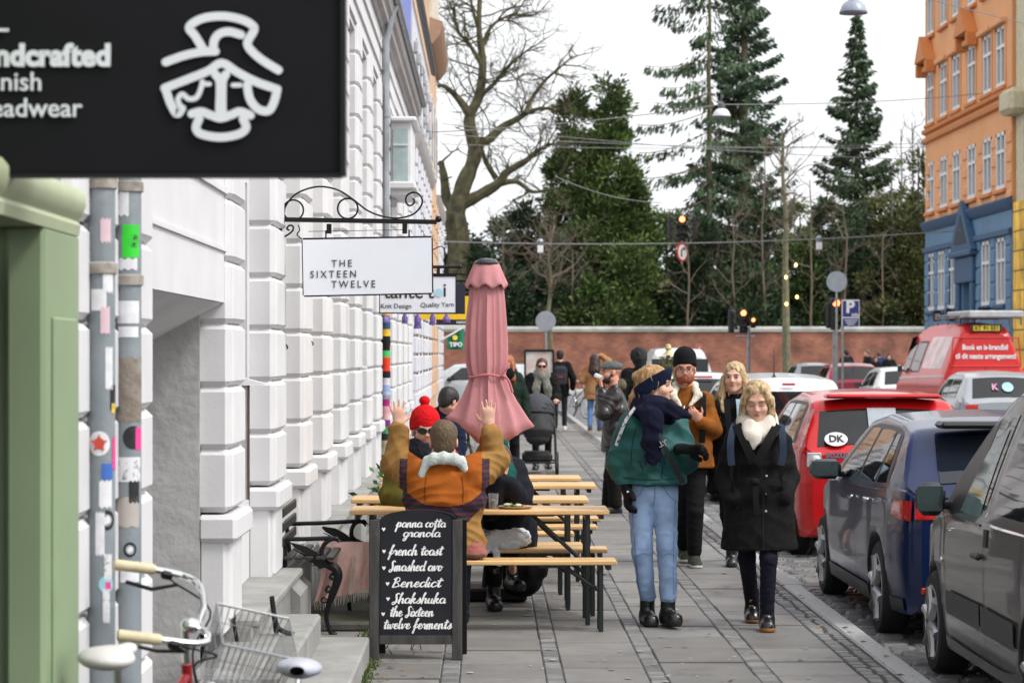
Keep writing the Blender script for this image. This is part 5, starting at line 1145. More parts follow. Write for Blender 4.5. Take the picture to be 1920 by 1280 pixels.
 def screen(s, name, y0, y1, xf0, xf1, m, off=.006, n=12, parent=None, taper_y=0.0):
  """patch on the sloping top surface between y0 and y1, half widths xf0 at y0 and xf1 at y1"""
  b = MB(); rows = []
  for i in range(n + 1):
   v = i / n; row = []
   for j in range(n + 1):
    u = j / n * 2 - 1; x = u * (xf0 + (xf1 - xf0) * v); y = y0 + (y1 - y0) * v + taper_y * u * u
    dz = (s.ztop(y + .01) - s.ztop(y - .01)) / .02; nl = math.hypot(1, dz)
    row.append(Vector((x, y - off * dz / nl, s.topz(x, y) + off / nl)))
   rows.append(row)
  b.loft(rows, False, False); return b.build(name, m, parent or s.root)
 def back(s, name, x0, x1, z0, z1, m, off=.006, parent=None, bv=.006, t=.03):
  b = MB(); b.box(((x0 + x1) / 2, -off + t / 2, (z0 + z1) / 2), (x1 - x0, t, z1 - z0), bv=bv); return b.build(name, m, parent or s.root)
 def wheel(s, sg, wy, r):
  x = sg * (s.W / 2 - .10); R_ = Matrix.Rotation(math.radians(90), 3, 'Y'); w = .185
  b = MB(); prof = [(r * .68, -w / 2), (r * .9, -w / 2), (r * .98, -w / 2 + .025), (r, -w / 4), (r, w / 4), (r * .98, w / 2 - .025), (r * .9, w / 2), (r * .68, w / 2)]
  b.lathe(prof, 36, (0, 0, 0), R_, caps=False); t = b.build('wheel', M['rubber'], s.root, loc=(x, wy, r))
  b = MB(); f = sg * w / 2; R2 = R_
  b.lathe([(r * .70, f * .96), (r * .66, f * .92), (r * .64, f * .55), (r * .12, f * .45)], 32, (0, 0, 0), R_, caps=False, mi=1)
  b.lathe([(r * .705, f * .75), (r * .715, f * 1.0), (r * .66, f * 1.02), (r * .645, f * .8)], 32, (0, 0, 0), R_, caps=False, mi=0)
  for k in range(6):
   a = k * math.pi / 3 + .3; c, n_ = math.cos(a), math.sin(a)
   b.tube([(f * .98, c * r * .1, n_ * r * .1), (f * .95, c * r * .4, n_ * r * .4), (f * .98, c * r * .67, n_ * r * .67)], [r * .11, r * .085, r * .10], 8, mi=0)
  b.cyl((f * .7, 0, 0), (f * 1.03, 0, 0), r * .17, 14, mi=0)
  b.build('rim', [m_rim, m_ctrim], t)
 def mirror(s, y, z, m, sides=(-1,), sz=(.10, .075, .13), out=.14, glass_m=None):
  for sg in sides:
   x = sg * (s.xs(y, z) + out); b = MB()
   b.box((0, 0, 0), (sz[0] * 2, sz[1] * 2, sz[2]), bv=.045); b.tube([(-sg * sz[0] * .8, 0, -.03), (-sg * out, .02, -.04)], .025, 8)
   o = b.build('door_mirror', m, s.root, loc=(x, y, z), sharp=60)
   b = MB(); b.box((sg * .01, -sz[1] - .002, .005), (sz[0] * 1.7, .008, sz[2] * .78), bv=.004); b.build('mirror_glass', glass_m or mat('mirror_glass', (.06, .085, .085), .06, .5), o)
 def handle(s, y, z, m, sides=(-1,)):
  for sg in sides:
   b = MB(); b.box((0, 0, 0), (.03, .17, .028), bv=.01); b.build('door_handle', m, s.root, loc=(sg * (s.xs(y, z) + .016), y, z))
 def antenna(s, x, y, h=.35, lean=-.5):
  b = MB(); z = s.ztop(y); b.tube([(0, 0, 0), (0, lean * .12, .06), (0, lean * h, h)], [.014, .007, .003], 6); b.ell((0, 0, 0), (.03, .05, .02)); b.build('antenna', m_ctrim, s.root, loc=(x, y, s.topz(x, y)))
 def plate(s, x, z, txt, yellow=False, w=.52):
  o = s.back('number_plate', x - w / 2, x + w / 2, z - .055, z + .055, m_plate_y if yellow else m_plate_w, off=.012, bv=.003)
  text_obj('plate_lettering', txt, .105, m_ctrim, o, (x, -.015, z), bold=.002, spacing=1.1)
ROAD = -.12; GK = 'cars parked along the kerb'; GO = 'cars on the far side of the street'
# grey people carrier, near right
c = Car('parked_car', 'dark grey people carrier cut by the right edge, nearest in the parked row', (3.45, 10.72, ROAD), 4.12, 1.74,
  [(0, 1.55), (.08, 1.68), (.3, 1.73), (1.5, 1.76), (2.25, 1.70), (2.55, 1.54), (3.15, 1.10), (3.3, 1.04), (3.9, .93), (4.12, .80)], [(0, 1.0), (2.2, .97), (3.2, .93), (4.12, .75)],
  [(0, .78), (.15, .85), (1, .87), (3.0, .87), (3.6, .84), (3.95, .74), (4.12, .58)], paint('dark_grey_metallic', (.105, .101, .094), coat=.55), tumble=.13, wheels=(.72, 3.38), wr=.305, group=GK)
gdark = m_cglass
c.side('door_window', [(1.98, .985), (2.98, .985), (2.42, 1.50), (2.02, 1.56)], gdark, rnd=.15)
c.side('window_trim', [(2.42, .97), (3.12, .97), (2.60, 1.42), (2.42, 1.52)], m_ctrim, off=.006)
c.side('door_window_front', [(2.06, 1.0), (2.62, 1.0), (2.38, 1.38), (2.10, 1.48)], mat('pale_interior_glass', (.10, .15, .145), .05, var=.4, vs=3), off=.008, rnd=.1)
c.side('rear_window', [(.62, .985), (1.82, .985), (1.80, 1.58), (.66, 1.60)], gdark, off=.005, rnd=.25)
c.seam([(1.88, .24), (1.86, .5), (1.89, .75), (1.92, 1.0), (1.93, 1.55), (2.05, 1.64), (2.35, 1.60), (2.7, 1.36), (3.08, 1.02), (3.0, .9), (2.93, .6), (2.95, .28)]); c.seam([(1.02, .30), (1.0, .62), (1.05, .80), (1.0, .97)])
c.seam([(.7, .995), (1.84, .985), (1.9, 1.04)], w=.016, m=M['chrome'], name='window_sill_trim', off=.007); c.seam([(2.0, .965), (3.05, .955)], w=.014, m=mat('satin_trim', (.35, .35, .35), .3, .8), name='window_sill_trim', off=.007)
c.side('door_moulding', [(1.92, .42), (2.82, .42), (2.84, .55), (1.92, .555)], m_ctrim, off=.016); c.side('door_moulding', [(1.10, .41), (1.88, .42), (1.88, .555), (1.10, .55)], m_ctrim, off=.016)
c.seam([(.98, .3), (1.5, .24), (2.95, .25)], w=.06, name='sill_panel', m=mat('sill_grey', (.10, .10, .09), .4, coat=.4), off=.012)
c.side('handle_recess', [(1.80, .86), (1.885, .86), (1.885, .955), (1.80, .955)], m_ctrim, off=.006); c.handle(2.02, .80, m_ctrim)
c.mirror(2.99, 1.045, mat('mirror_plastic', (.03, .03, .03), .45), sz=(.085, .05, .19), out=.12)
b = MB(); b.ell((0, 0, 0), (.012, .022, .016)); b.build('side_repeater', M['chrome'], c.root, loc=(-(c.xs(3.02, .70) + .004), 3.02, .70))
c.screen('windscreen', 2.62, 3.12, .56, .68, m_cglass)
c.back('rear_window', -.62, .62, 1.0, 1.46, m_cglass, off=.008, bv=.02); c.plate(0, .72, 'BC 66 190')
for sg in (-1, 1): c.back('tail_lamp', min(sg * .60, sg * .72), max(sg * .60, sg * .72), .55, .98, m_lamp, off=.012)
c.back('bumper_strip', -.6, .6, .30, .44, m_ctrim, off=.02)
# blue hatchback
c = Car('parked_car', 'dark blue hatchback with red tail lamps, second from the front of the parked row', (3.45, 15.36, ROAD), 4.0, 1.74,
  [(0, .98), (.05, 1.02), (.22, 1.16), (.42, 1.36), (.5, 1.40), (.9, 1.45), (1.7, 1.475), (2.25, 1.42), (2.9, 1.06), (3.05, 1.0), (3.7, .90), (4.0, .74)], [(0, .99), (.6, .985), (2.4, .94), (3.1, .90), (4, .7)],
  [(0, .74), (.1, .81), (.4, .86), (1, .87), (3.0, .87), (3.5, .84), (3.85, .72), (4.0, .56)], paint('navy_blue_paint', (.005, .016, .070), coat=.5), tumble=.20, wheels=(.74, 3.38), wr=.315, group=GK)
c.side('window_trim', [(.40, .965), (2.75, .93), (2.12, 1.375), (.72, 1.375)], m_ctrim, off=.003, rnd=.2)
c.side('rear_door_window', [(.92, 1.0), (1.62, .985), (1.60, 1.345), (.98, 1.345)], m_cglass, off=.006, rnd=.15); c.side('front_door_window', [(1.70, .985), (2.62, .965), (2.02, 1.34), (1.68, 1.345)], m_cglass, off=.006, rnd=.1)
c.side('quarter_window', [(.55, 1.02), (.86, 1.0), (.92, 1.33), (.80, 1.33)], m_cglass, off=.006)
c.seam([(1.66, .26), (1.64, .6), (1.67, .93)]); c.seam([(2.62, .26), (2.66, .6), (2.63, .93)]); c.seam([(1.05, .62), (.98, .8), (.95, .97)]); c.seam([(1.10, .3), (1.1, .5), (1.05, .62)])
c.handle(1.78, .86, M['chrome']); c.handle(1.08, .88, M['chrome'])
c.seam([(.3, .92), (1.2, .86), (2.6, .83)], w=.012, name='shoulder_line', m=mat('blue_edge', (.03, .06, .16), .3, coat=.8))
c.side('sill_cladding', [(1.12, .2), (2.98, .2), (2.98, .30), (1.12, .30)], m_ctrim, off=.012); c.side('sill_cladding_rear', [(.10, .22), (.36, .22), (.36, .30), (.10, .30)], m_ctrim, off=.008)
c.mirror(2.42, 1.02, mat('mirror_navy', (.02, .03, .05), .3, coat=.5), sz=(.115, .06, .145), out=.15)
c.side('tail_lamp', [(.02, .80), (.30, .83), (.24, .93), (.02, .93)], m_lamp, off=.008); tl = c.back('tail_lamp', -.74, -.40, .81, .925, m_lamp, off=.010); c.back('tail_lamp', .40, .74, .81, .925, m_lamp, off=.010)
c.screen('rear_window', .09, .40, .56, .54, mat('rear_glass_blue', (.012, .016, .024), .03, spec=.6)); c.screen('windscreen', 2.3, 2.88, .5, .66, m_cglass)
b = MB(); b.box((0, .34, 1.405), (1.06, .26, .045), bv=.02); b.build('spoiler', m_ctrim, c.root)
c.antenna(.22, .62, .34, -.15); c.plate(0, .68, 'CP 52 418'); c.back('bumper_insert', -.5, .5, .27, .42, m_ctrim, off=.012); c.back('reflector', -.70, -.60, .34, .38, m_lamp, off=.016)
# red hatchback with the country sticker
red = paint('bright_red_paint', (.52, .008, .010))
c = Car('parked_car', 'bright red hatchback with an oval country sticker on its rear window', (3.62, 21.9, ROAD), 3.7, 1.69,
  [(0, .98), (.04, 1.03), (.14, 1.16), (.30, 1.40), (.40, 1.46), (.8, 1.51), (1.5, 1.53), (2.1, 1.45), (2.75, 1.08), (2.9, 1.02), (3.45, .92), (3.7, .74)], [(0, .99), (2.3, .94), (2.9, .9), (3.7, .7)],
  [(0, .72), (.1, .79), (.4, .835), (1, .845), (2.8, .845), (3.3, .81), (3.6, .68), (3.7, .54)], red, tumble=.17, wheels=(.60, 2.96), wr=.30, group=GK)
c.side('window_trim', [(.34, .985), (2.5, .95), (1.95, 1.42), (.52, 1.42)], m_ctrim, off=.003, rnd=.15)
c.side('rear_door_window', [(.50, 1.01), (1.38, 1.0), (1.36, 1.39), (.62, 1.39)], m_cglass, off=.006, rnd=.1); c.side('front_door_window', [(1.46, 1.0), (2.38, .98), (1.88, 1.38), (1.44, 1.39)], m_cglass, off=.006, rnd=.1)
c.seam([(1.42, .26), (1.4, .6), (1.43, .93)]); c.handle(1.52, .86, red)
gr = mat('red_car_rear_glass', (.012, .014, .014), .03, spec=.5)
c.screen('rear_window', .055, .275, .63, .58, gr)
c.side('tail_lamp', [(.03, .94), (.13, .94), (.30, 1.36), (.18, 1.36)], m_lamp, off=.008); c.back('tail_lamp', -.73, -.60, .84, .97, m_lampw, off=.008)
b = MB(); b.lathe([(.05, 0), (.04, .012), (.02, .02), (.004, .02)], 18, (-.655, -.006, .90), Matrix.Rotation(math.radians(90), 3, 'X')); b.build('fog_lamp', m_lampw, c.root)
b = MB(); ring = [(.105 * math.cos(a), .07 * math.sin(a)) for a in np.linspace(0, 2 * math.pi, 32)[:-1]]; nrm = Vector((0, -1, .55)).normalized(); upv = Vector((0, .55, 1)).normalized()
o_ = Vector((-.46, .058, 1.085)) + nrm * .012; b.prism(ring, o_, (1, 0, 0), upv, nrm * .002); dk = b.build('country_sticker', M['white'], c.root)
text_obj('sticker_lettering', 'DK', .095, m_ctrim, dk, o_ + nrm * .005, uy=upv, bold=.003)
text_obj('badge_lettering', 'SUZUKI', .062, M['chrome'], c.root, (-.44, -.004, .945), bold=.003, spacing=1.05, xs=1.1)
b = MB(); b.box((0, 0, 0), (.26, .004, .36)); pp = b.build('paper_on_window', mat('pale_reflecting_paper', (.36, .40, .44), .4), c.root); pp.matrix_local = Matrix.Translation((-.02, .145, 1.22)) @ Matrix.Rotation(math.radians(-34), 4, 'X')
c.screen('windscreen', 2.12, 2.72, .5, .64, m_cglass); c.plate(0, .62, 'AN 30 774'); c.back('bumper_strip', -.55, .55, .30, .36, m_ctrim, off=.012)
b = MB(); b.box((0, .32, 1.475), (1.05, .24, .04), bv=.018); b.build('spoiler', red, c.root)
def plain_car(label, x, y, L, W, h, m, group, kind='hatch', rz=0.0, name='parked_car', plate='BZ 41 286', tail=None, wr=.30, mirror_m=None, z=ROAD, detail=True):
 k = h / 1.5
 if kind == 'hatch': top = [(0, .98 * k), (.06, 1.03 * k), (.22, 1.2 * k), (.45, 1.42 * k), (.9, 1.49 * k), (1.7, 1.5 * k), (2.3, 1.42 * k), (2.95, 1.06 * k), (L - .8, .98 * k), (L - .25, .88 * k), (L, .7 * k)]
 else: top = [(0, 1.30 * k), (.05, 1.36 * k), (.2, 1.45 * k), (1.6, 1.5 * k), (2.3, 1.43 * k), (3.0, 1.06 * k), (L - .8, .98 * k), (L - .25, .88 * k), (L, .7 * k)]
 c = Car(name, label, (x, y, z), L, W, top, [(0, .98 * k), (L * .6, .94 * k), (L, .7 * k)], [(0, W * .43), (.12, W * .47), (.5, W * .495), (L * .8, W * .495), (L - .2, W * .42), (L, W * .32)], m, tumble=.18, wheels=(.72, L - .78), wr=wr, group=group, rz=rz)
 a = .45 if kind == 'hatch' else .15
 for sg in (-1, 1):
  c.side('rear_door_window', [(a + .15, 1.0 * k), (1.45, .98 * k), (1.43, 1.36 * k), (a + .3, 1.36 * k)], m_cglass, sides=(sg,), rnd=.1, off=.005); c.side('front_door_window', [(1.53, .98 * k), (2.6, .97 * k), (2.1, 1.34 * k), (1.52, 1.36 * k)], m_cglass, sides=(sg,), rnd=.1, off=.005)
 c.seam([(1.48, .28), (1.46, .6), (1.49, .95 * k)]); c.handle(1.6, .86 * k, m_ctrim); c.mirror(2.45, 1.02 * k, mirror_m or m_ctrim, sides=(-1, 1))
 if kind == 'hatch': c.screen('rear_window', .09, .42, W * .35, W * .31, m_cglass)
 else: c.back('rear_window', -W * .36, W * .36, 1.0 * k, 1.3 * k, m_cglass, off=.004)
 c.screen('windscreen', 2.35, 2.92, W * .3, W * .37, m_cglass)
 for sg in (-1, 1): c.back('tail_lamp', min(sg * W * .43, sg * W * .30), max(sg * W * .43, sg * W * .30), .78 * k, .94 * k, m_lamp, off=.012)
 c.plate(0, .62, plate); c.back('bumper_strip', -W * .4, W * .4, .30, .42, m_ctrim, off=.012)
 return c
white_p = paint('white_car_paint', (.70, .71, .73)); silver = paint('silver_paint', (.33, .35, .37))
c = plain_car('white estate car with a roof aerial, behind the red hatchback', 3.66, 29.6, 4.4, 1.78, 1.62, white_p, GK, 'estate')
b = MB(); b.box((.02, .0, 1.49), (.16, .02, .03)); b.build('brake_strip', m_lamp, c.root); c.antenna(-.10, .5, .36, .0)
c = plain_car('white hatchback seen just left of the blonde woman in the parked row', 3.62, 40.5, 4.1, 1.76, 1.55, white_p, GK)
b = MB(); b.box((0, .36, 1.47), (.34, .02, .035)); b.build('brake_strip', m_lamp, c.root)
c = plain_car('dark parked car between the white hatchback and the white van', 3.7, 50, 4.2, 1.76, 1.48, paint('black_car_paint', (.02, .02, .022)), GK)
# white van at the end of the parked row
c = Car('parked_van', 'white delivery van with dark rear windows at the far end of the parked row', (5.0, 63, ROAD), 4.9, 1.95,
  [(0, 1.80), (.06, 1.9), (.4, 2.0), (2.6, 2.02), (3.3, 1.9), (4.1, 1.25), (4.7, 1.1), (4.9, .8)], [(0, 1.15), (3.2, 1.1), (4.9, .8)], [(0, .88), (.1, .95), (3.9, .96), (4.6, .85), (4.9, .7)], white_p, tumble=.11, wheels=(.85, 3.95), wr=.34, cat='van')
for sg in (-1, 1): c.back('rear_window', min(sg * .08, sg * .74), max(sg * .08, sg * .74), 1.2, 1.72, m_cglass, off=.006); c.back('tail_lamp', min(sg * .78, sg * .88), max(sg * .78, sg * .88), .7, 1.1, m_lamp, off=.012)
c.side('door_window', [(2.6, 1.2), (3.7, 1.18), (3.25, 1.72), (2.6, 1.75)], m_cglass, rnd=.1); c.mirror(3.6, 1.3, m_ctrim, sides=(-1, 1), sz=(.12, .06, .26)); c.plate(0, .6, 'CD 18 305')
# cars across the street
plain_car('silver hatchback furthest down the far side, before the brick wall', 10.95, 80, 4.1, 1.72, 1.56, silver, GO, plate='BV 60 117')
plain_car('dark pink red hatchback left of the red van', 10.5, 69, 4.0, 1.74, 1.60, paint('pink_red_paint', (.40, .02, .055)), GO, plate='AX 73 502')
plain_car('white hatchback half hidden by the front of the red van', 10.85, 62.4, 3.9, 1.72, 1.52, white_p, GO, plate='CK 95 230')
c = plain_car('small silver city car with stickers on its rear window, before the red van', 9.02, 42, 3.5, 1.68, 1.56, silver, GO, plate='BH 27 649', mirror_m=m_ctrim)
b = MB(); b.lathe([(.10, 0), (.10, .004)], 20, (0, 0, 0)); st = b.build('window_sticker', mat('pale_blue_sticker', (.35, .55, .62), .5), c.root); st.matrix_local = Matrix.Translation((.05, .20, 1.28)) @ Matrix.Rotation(math.radians(55), 4, 'X')
text_obj('sticker_lettering', 'K', .16, mat('pink_letter', (.6, .25, .4), .5), c.root, (-.18, .19, 1.28), uy=(0, .55, 1), bold=.006)
# car crossing at the far end, seen from its side behind the parasol
plain_car('pale silver car seen from its side at the far junction, behind the parasol', 1.3, 73.2, 4.2, 1.74, 1.6, mat('pale_silver_paint', (.50, .53, .55), .28, .2, coat=.8), None, 'estate', rz=math.radians(90), plate='AD 50 862', z=-.115)
# red ice cream van
def red_van():
 L, W_ = 5.0, 1.98; vr = mat('van_red', (.62, .010, .010), .35, var=.05, vs=2, coat=.35); x0, y0 = 11.12, 54.0
 c = Car('ice_cream_van', 'bright red vintage ice cream van with white lettering and a roof sign', (x0, y0, ROAD), L, W_,
   [(0, 2.32), (.05, 2.40), (.25, 2.52), (.9, 2.57), (3.2, 2.55), (3.7, 2.42), (4.05, 1.9), (4.25, 1.28), (4.8, 1.15), (5.0, .9)], [(0, 1.35), (4, 1.3), (5, .9)], [(0, .90), (.06, .95), (.3, .985), (4.4, .985), (4.85, .85), (5.0, .75)], vr, tumble=.085, wheels=(.95, 4.0), wr=.34, cat='van', rz=math.radians(4.0), crown=.10, sill=.3)
 frame_m = mat('van_window_rubber', (.02, .012, .012), .5)
 c.side('side_panel', [(.45, 1.52), (2.3, 1.52), (2.3, 2.25), (.45, 2.25)], mat('van_pale_panel', (.58, .35, .36), .3, var=.4, vs=3, coat=.4), off=.004, rnd=.1)
 for a, d in ((2.5, 3.3), (3.42, 3.95)): c.side('cab_window_frame', [(a - .04, 1.42), (d + .04, 1.42), (d - .06, 2.16), (a - .02, 2.16)], frame_m, off=.004, rnd=.12); c.side('cab_window', [(a, 1.46), (d, 1.46), (d - .1, 2.11), (a + .02, 2.11)], m_cglass, off=.008, rnd=.12)
 c.seam([(0.1, 1.36), (2, 1.33), (4.2, 1.28)], w=.05, name='waist_moulding', m=mat('van_dark_red', (.30, .008, .010), .3, coat=.6), off=.012); c.seam([(.4, 1.12), (2, 1.10), (4.2, 1.08)], w=.03, name='waist_moulding', m=mat('van_dark_red2', (.22, .008, .010), .3, coat=.6), off=.012); c.seam([(2.4, .45), (2.38, 1.3), (2.44, 2.2)], w=.014)
 b = MB(); b.box((0, 0, 0), (.10, .05, .5), bv=.02); b.box((0, -.02, .05), (.07, .04, .2), bv=.01, mi=1); b.box((0, -.02, -.16), (.07, .04, .12), bv=.01, mi=2); b.build('tail_lamp', [vr, m_lampw, m_ctrim], c.root, loc=(-.93, -.02, 1.02))
 # raised frame of the rear door panel
 b = MB(); q = [(-.80, 1.58), (.80, 1.58), (.74, 2.22), (-.74, 2.22)]; q = [Vector((x, -.006, z)) for (x, z) in q]
 for i in range(4): b.tube([q[i], q[(i + 1) % 4]], .016, 8)
 b.build('door_moulding', vr, c.root); b = MB(); b.box((0, -.004, 1.0), (.012, .02, 1.2)); b.build('door_gap', frame_m, c.root)
 tw = M['white']
 for i, (s_, sz, z, x) in enumerate((('Book en is-brandbil', .165, 2.00, -.02), ('til dit næste arrangement!', .165, 1.80, -.0))): text_obj('lettering', s_, sz, tw, c.root, (x, -.012, z), bold=.004, xs=.80)
 text_obj('lettering', 'WWW.ISBRANDBIL.DK', .24, tw, c.root, (-.72, -.012, 1.29), align='LEFT', bold=.005, xs=.72)
 o = c.back('number_plate', -.30, .30, 2.37, 2.49, m_plate_y, off=.05, bv=.004); text_obj('plate_lettering', 'XT 91 551', .13, m_ctrim, o, (0, -.055, 2.43), bold=.003)
 b = MB(); b.box((0, -.03, 2.43), (.72, .03, .17), bv=.01); b.build('plate_holder', m_ctrim, c.root)
 b = MB(); b.box((.18, .75, 2.74), (1.25, 1.9, .16), bv=.03); b.build('roof_box', mat('roof_box_grey', (.42, .42, .42), .5), c.root)
 b = MB()
 for x in (-.62, .8):
  b.tube([(x, -.05, 2.70), (x, 1.9, 2.72)], .02, 6)
  for y in (.0, .9, 1.8): b.tube([(x, y, 2.5), (x, y, 2.72)], .018, 6)
 for y in (.0, .9, 1.8): b.tube([(-.62, y, 2.66), (.8, y, 2.66)], .018, 6)
 b.build('roof_rack', mat('rack_steel', (.12, .12, .12), .5), c.root)
 c.screen('windscreen', 3.75, 4.2, .72, .8, m_cglass); c.mirror(3.9, 1.5, M['chrome'], sides=(-1,), sz=(.06, .04, .18), out=.12)
red_van()
# ------------------------------------------------------------------ figures grown from signed distance fields
def V3(v): return np.array([v[0], v[1], v[2]], np.float32)
class SDF:
 def __init__(s, lo, hi, h):
  s.h = h; s.lo = np.array(lo, np.float32) - 4 * h; s.n = np.ceil((np.array(hi) + 4 * h - s.lo) / h).astype(int) + 1
  s.D = np.full(tuple(s.n), .5, np.float32)
 def _sub(s, lo, hi):
  a = np.clip(np.floor((lo - s.lo) / s.h).astype(int), 0, s.n); c = np.clip(np.ceil((hi - s.lo) / s.h).astype(int) + 1, 0, s.n)
  sl = tuple(slice(i, j) for i, j in zip(a, c))
  g = [s.lo[i] + s.h * np.arange(a[i], c[i], dtype=np.float32) for i in range(3)]
  return sl, g[0][:, None, None], g[1][None, :, None], g[2][None, None, :]
 def _op(s, sl, d, k, op):
  a = s.D[sl]
  if a.size == 0: return
  if op == 'u':
   if k > 0: h = np.clip(.5 + .5 * (a - d) / k, 0, 1); s.D[sl] = a * (1 - h) + d * h - k * h * (1 - h)
   else: s.D[sl] = np.minimum(a, d)
  elif op == 's':
   d = -d; h = np.clip(.5 - .5 * (a - d) / max(k, 1e-4), 0, 1); s.D[sl] = a * (1 - h) + d * h + k * h * (1 - h)
 def cap(s, a, b, ra, rb=None, k=.02, op='u', ax=None, fl=1.0):
  rb = ra if rb is None else rb; a, b = V3(a), V3(b); R_ = max(ra, rb) * max(1, fl) + k + 2 * s.h
  sl, X, Y, Z = s._sub(np.minimum(a, b) - R_, np.maximum(a, b) + R_)
  ba = b - a; L2 = max(float(ba @ ba), 1e-9)
  px, py, pz = X - a[0], Y - a[1], Z - a[2]
  t = np.clip((px * ba[0] + py * ba[1] + pz * ba[2]) / L2, 0, 1)
  qx, qy, qz = px - t * ba[0], py - t * ba[1], pz - t * ba[2]
  d2 = qx * qx + qy * qy + qz * qz
  if ax is not None:
   ax = V3(ax); c = qx * ax[0] + qy * ax[1] + qz * ax[2]; d2 = d2 - c * c * (1 - 1 / (fl * fl))
  s._op(sl, np.sqrt(np.maximum(d2, 0)) - (ra + (rb - ra) * t), k, op)
 def ell(s, c, r, R=None, k=.02, op='u'):
  c = V3(c); r = np.array(r, np.float32); m = float(r.max()) + k + 2 * s.h
  sl, X, Y, Z = s._sub(c - m, c + m); px, py, pz = X - c[0], Y - c[1], Z - c[2]
  if R is not None:
   R = np.array(R, np.float32); q = [R[0, i] * px + R[1, i] * py + R[2, i] * pz for i in range(3)]
  else: q = [px + 0 * py + 0 * pz, py + 0 * px + 0 * pz, pz + 0 * px + 0 * py]
  k0 = np.sqrt((q[0] / r[0]) ** 2 + (q[1] / r[1]) ** 2 + (q[2] / r[2]) ** 2); k1 = np.sqrt((q[0] / r[0] ** 2) ** 2 + (q[1] / r[1] ** 2) ** 2 + (q[2] / r[2] ** 2) ** 2) + 1e-6
  s._op(sl, k0 * (k0 - 1) / k1, k, op)
 def half(s, p, n, k=.0):
  """keep the side of the plane that n points away from"""
  p, n = V3(p), V3(n); g = [s.lo[i] + s.h * np.arange(s.n[i], dtype=np.float32) for i in range(3)]
  d = (g[0][:, None, None] - p[0]) * n[0] + (g[1][None, :, None] - p[1]) * n[1] + (g[2][None, None, :] - p[2]) * n[2]
  s.D = np.maximum(s.D, d)
 def mesh(s):
  D = s.D; S = D < 0; nx, ny, nz = D.shape
  c = np.zeros((nx - 1, ny - 1, nz - 1), np.uint8)
  for i in (0, 1):
   for j in (0, 1):
    for k in (0, 1): c += S[i:nx - 1 + i, j:ny - 1 + j, k:nz - 1 + k]
  act = (c > 0) & (c < 8); idx = np.full(act.shape, -1, np.int64); ii = np.argwhere(act); idx[act] = np.arange(len(ii))
  if len(ii) == 0: return np.zeros((0, 3)), np.zeros((0, 4), int)
  acc = np.zeros((len(ii), 3)); cnt = np.zeros(len(ii)); offs = [(i, j, k) for i in (0, 1) for j in (0, 1) for k in (0, 1)]
  val = {o: D[ii[:, 0] + o[0], ii[:, 1] + o[1], ii[:, 2] + o[2]] for o in offs}
  for o in offs:
   for a in range(3):
    if o[a] == 0:
     o2 = list(o); o2[a] = 1; o2 = tuple(o2); u, v = val[o], val[o2]; m = (u < 0) != (v < 0)
     t = np.where(m, u / np.where(m, u - v, 1), 0); p = np.tile(np.array(o, float), (len(ii), 1)); p[:, a] += t; acc[m] += p[m]; cnt[m] += 1
  V = s.lo + s.h * (ii + acc / cnt[:, None]); F = []
  for a in range(3):
   sh = [slice(1, n - 1) for n in D.shape]; s0 = list(sh); s1 = list(sh); s0[a] = slice(0, D.shape[a] - 1); s1[a] = slice(1, D.shape[a])
   A = S[tuple(s0)]; B = S[tuple(s1)]; e = np.argwhere(A != B)
   if len(e) == 0: continue
   base = e.copy();
   for q in range(3):
    if q != a: base[:, q] += 1
   b_, c_ = (a + 1) % 3, (a + 2) % 3
   def cell(db, dc):
    p = base.copy(); p[:, b_] += db; p[:, c_] += dc; return idx[p[:, 0], p[:, 1], p[:, 2]]
   q = np.stack([cell(-1, -1), cell(0, -1), cell(0, 0), cell(-1, 0)], 1); fl = ~A[tuple(e.T)]; q[fl] = q[fl][:, ::-1]; F.append(q)
  F = np.concatenate(F); F = F[(F >= 0).all(1)]; return V, F
def vnormals(V, F):
 n = np.cross(V[F[:, 2]] - V[F[:, 0]], V[F[:, 3]] - V[F[:, 1]]); N = np.zeros_like(V)
 for i in range(4): np.add.at(N, F[:, i], n)
 return N / (np.linalg.norm(N, axis=1, keepdims=True) + 1e-9)
def smooth_v(V, F, it=1):
 for _ in range(it):
  A = np.zeros_like(V); c = np.zeros(len(V))
  for i in range(4):
   for j in (1, 3): np.add.at(A, F[:, i], V[F[:, (i + j) % 4]]); np.add.at(c, F[:, i], 1)
  V = .5 * V + .5 * A / np.maximum(c, 1)[:, None]
 return V
def folds(P_, amp, freq, seed, dirs=(1, 1, 2.2)):
 r = rng(seed); d = np.zeros(len(P_)); w = np.stack([np.sin(P_ @ (r.normal(size=3) * freq * .5) + r.uniform(0, 6)) for _ in range(3)], 1)
 for i in range(7):
  k = r.normal(size=3) * np.array(dirs); k = k / np.linalg.norm(k) * freq * r.uniform(.6, 1.8); d += (1 - np.abs(np.sin(P_ @ k + w @ r.normal(size=3) * 1.1 + r.uniform(0, 6))) * 1.6) * r.uniform(.5, 1)
 return amp * d / 4
def sdf_obj(name, sd, m, parent, fold=0.0, freq=28, seed=0, it=1, dirs=(1, 1, 2.2), mfun=None, strand=None):
 V, F = sd.mesh(); V = smooth_v(V, F, it)
 if fold: V = V + vnormals(V, F) * folds(V, fold, freq, seed, dirs)[:, None]
 mi = mfun(V[F].mean(1)) if mfun is not None else None
 return mesh_np(name, V, F, m, parent, mi)
def basis(fwd, up=(0, 0, 1)):
 f = Vector(fwd).normalized(); r = f.cross(Vector(up)).normalized(); u = r.cross(f); return Matrix(((r.x, f.x, u.x), (r.y, f.y, u.y), (r.z, f.z, u.z)))
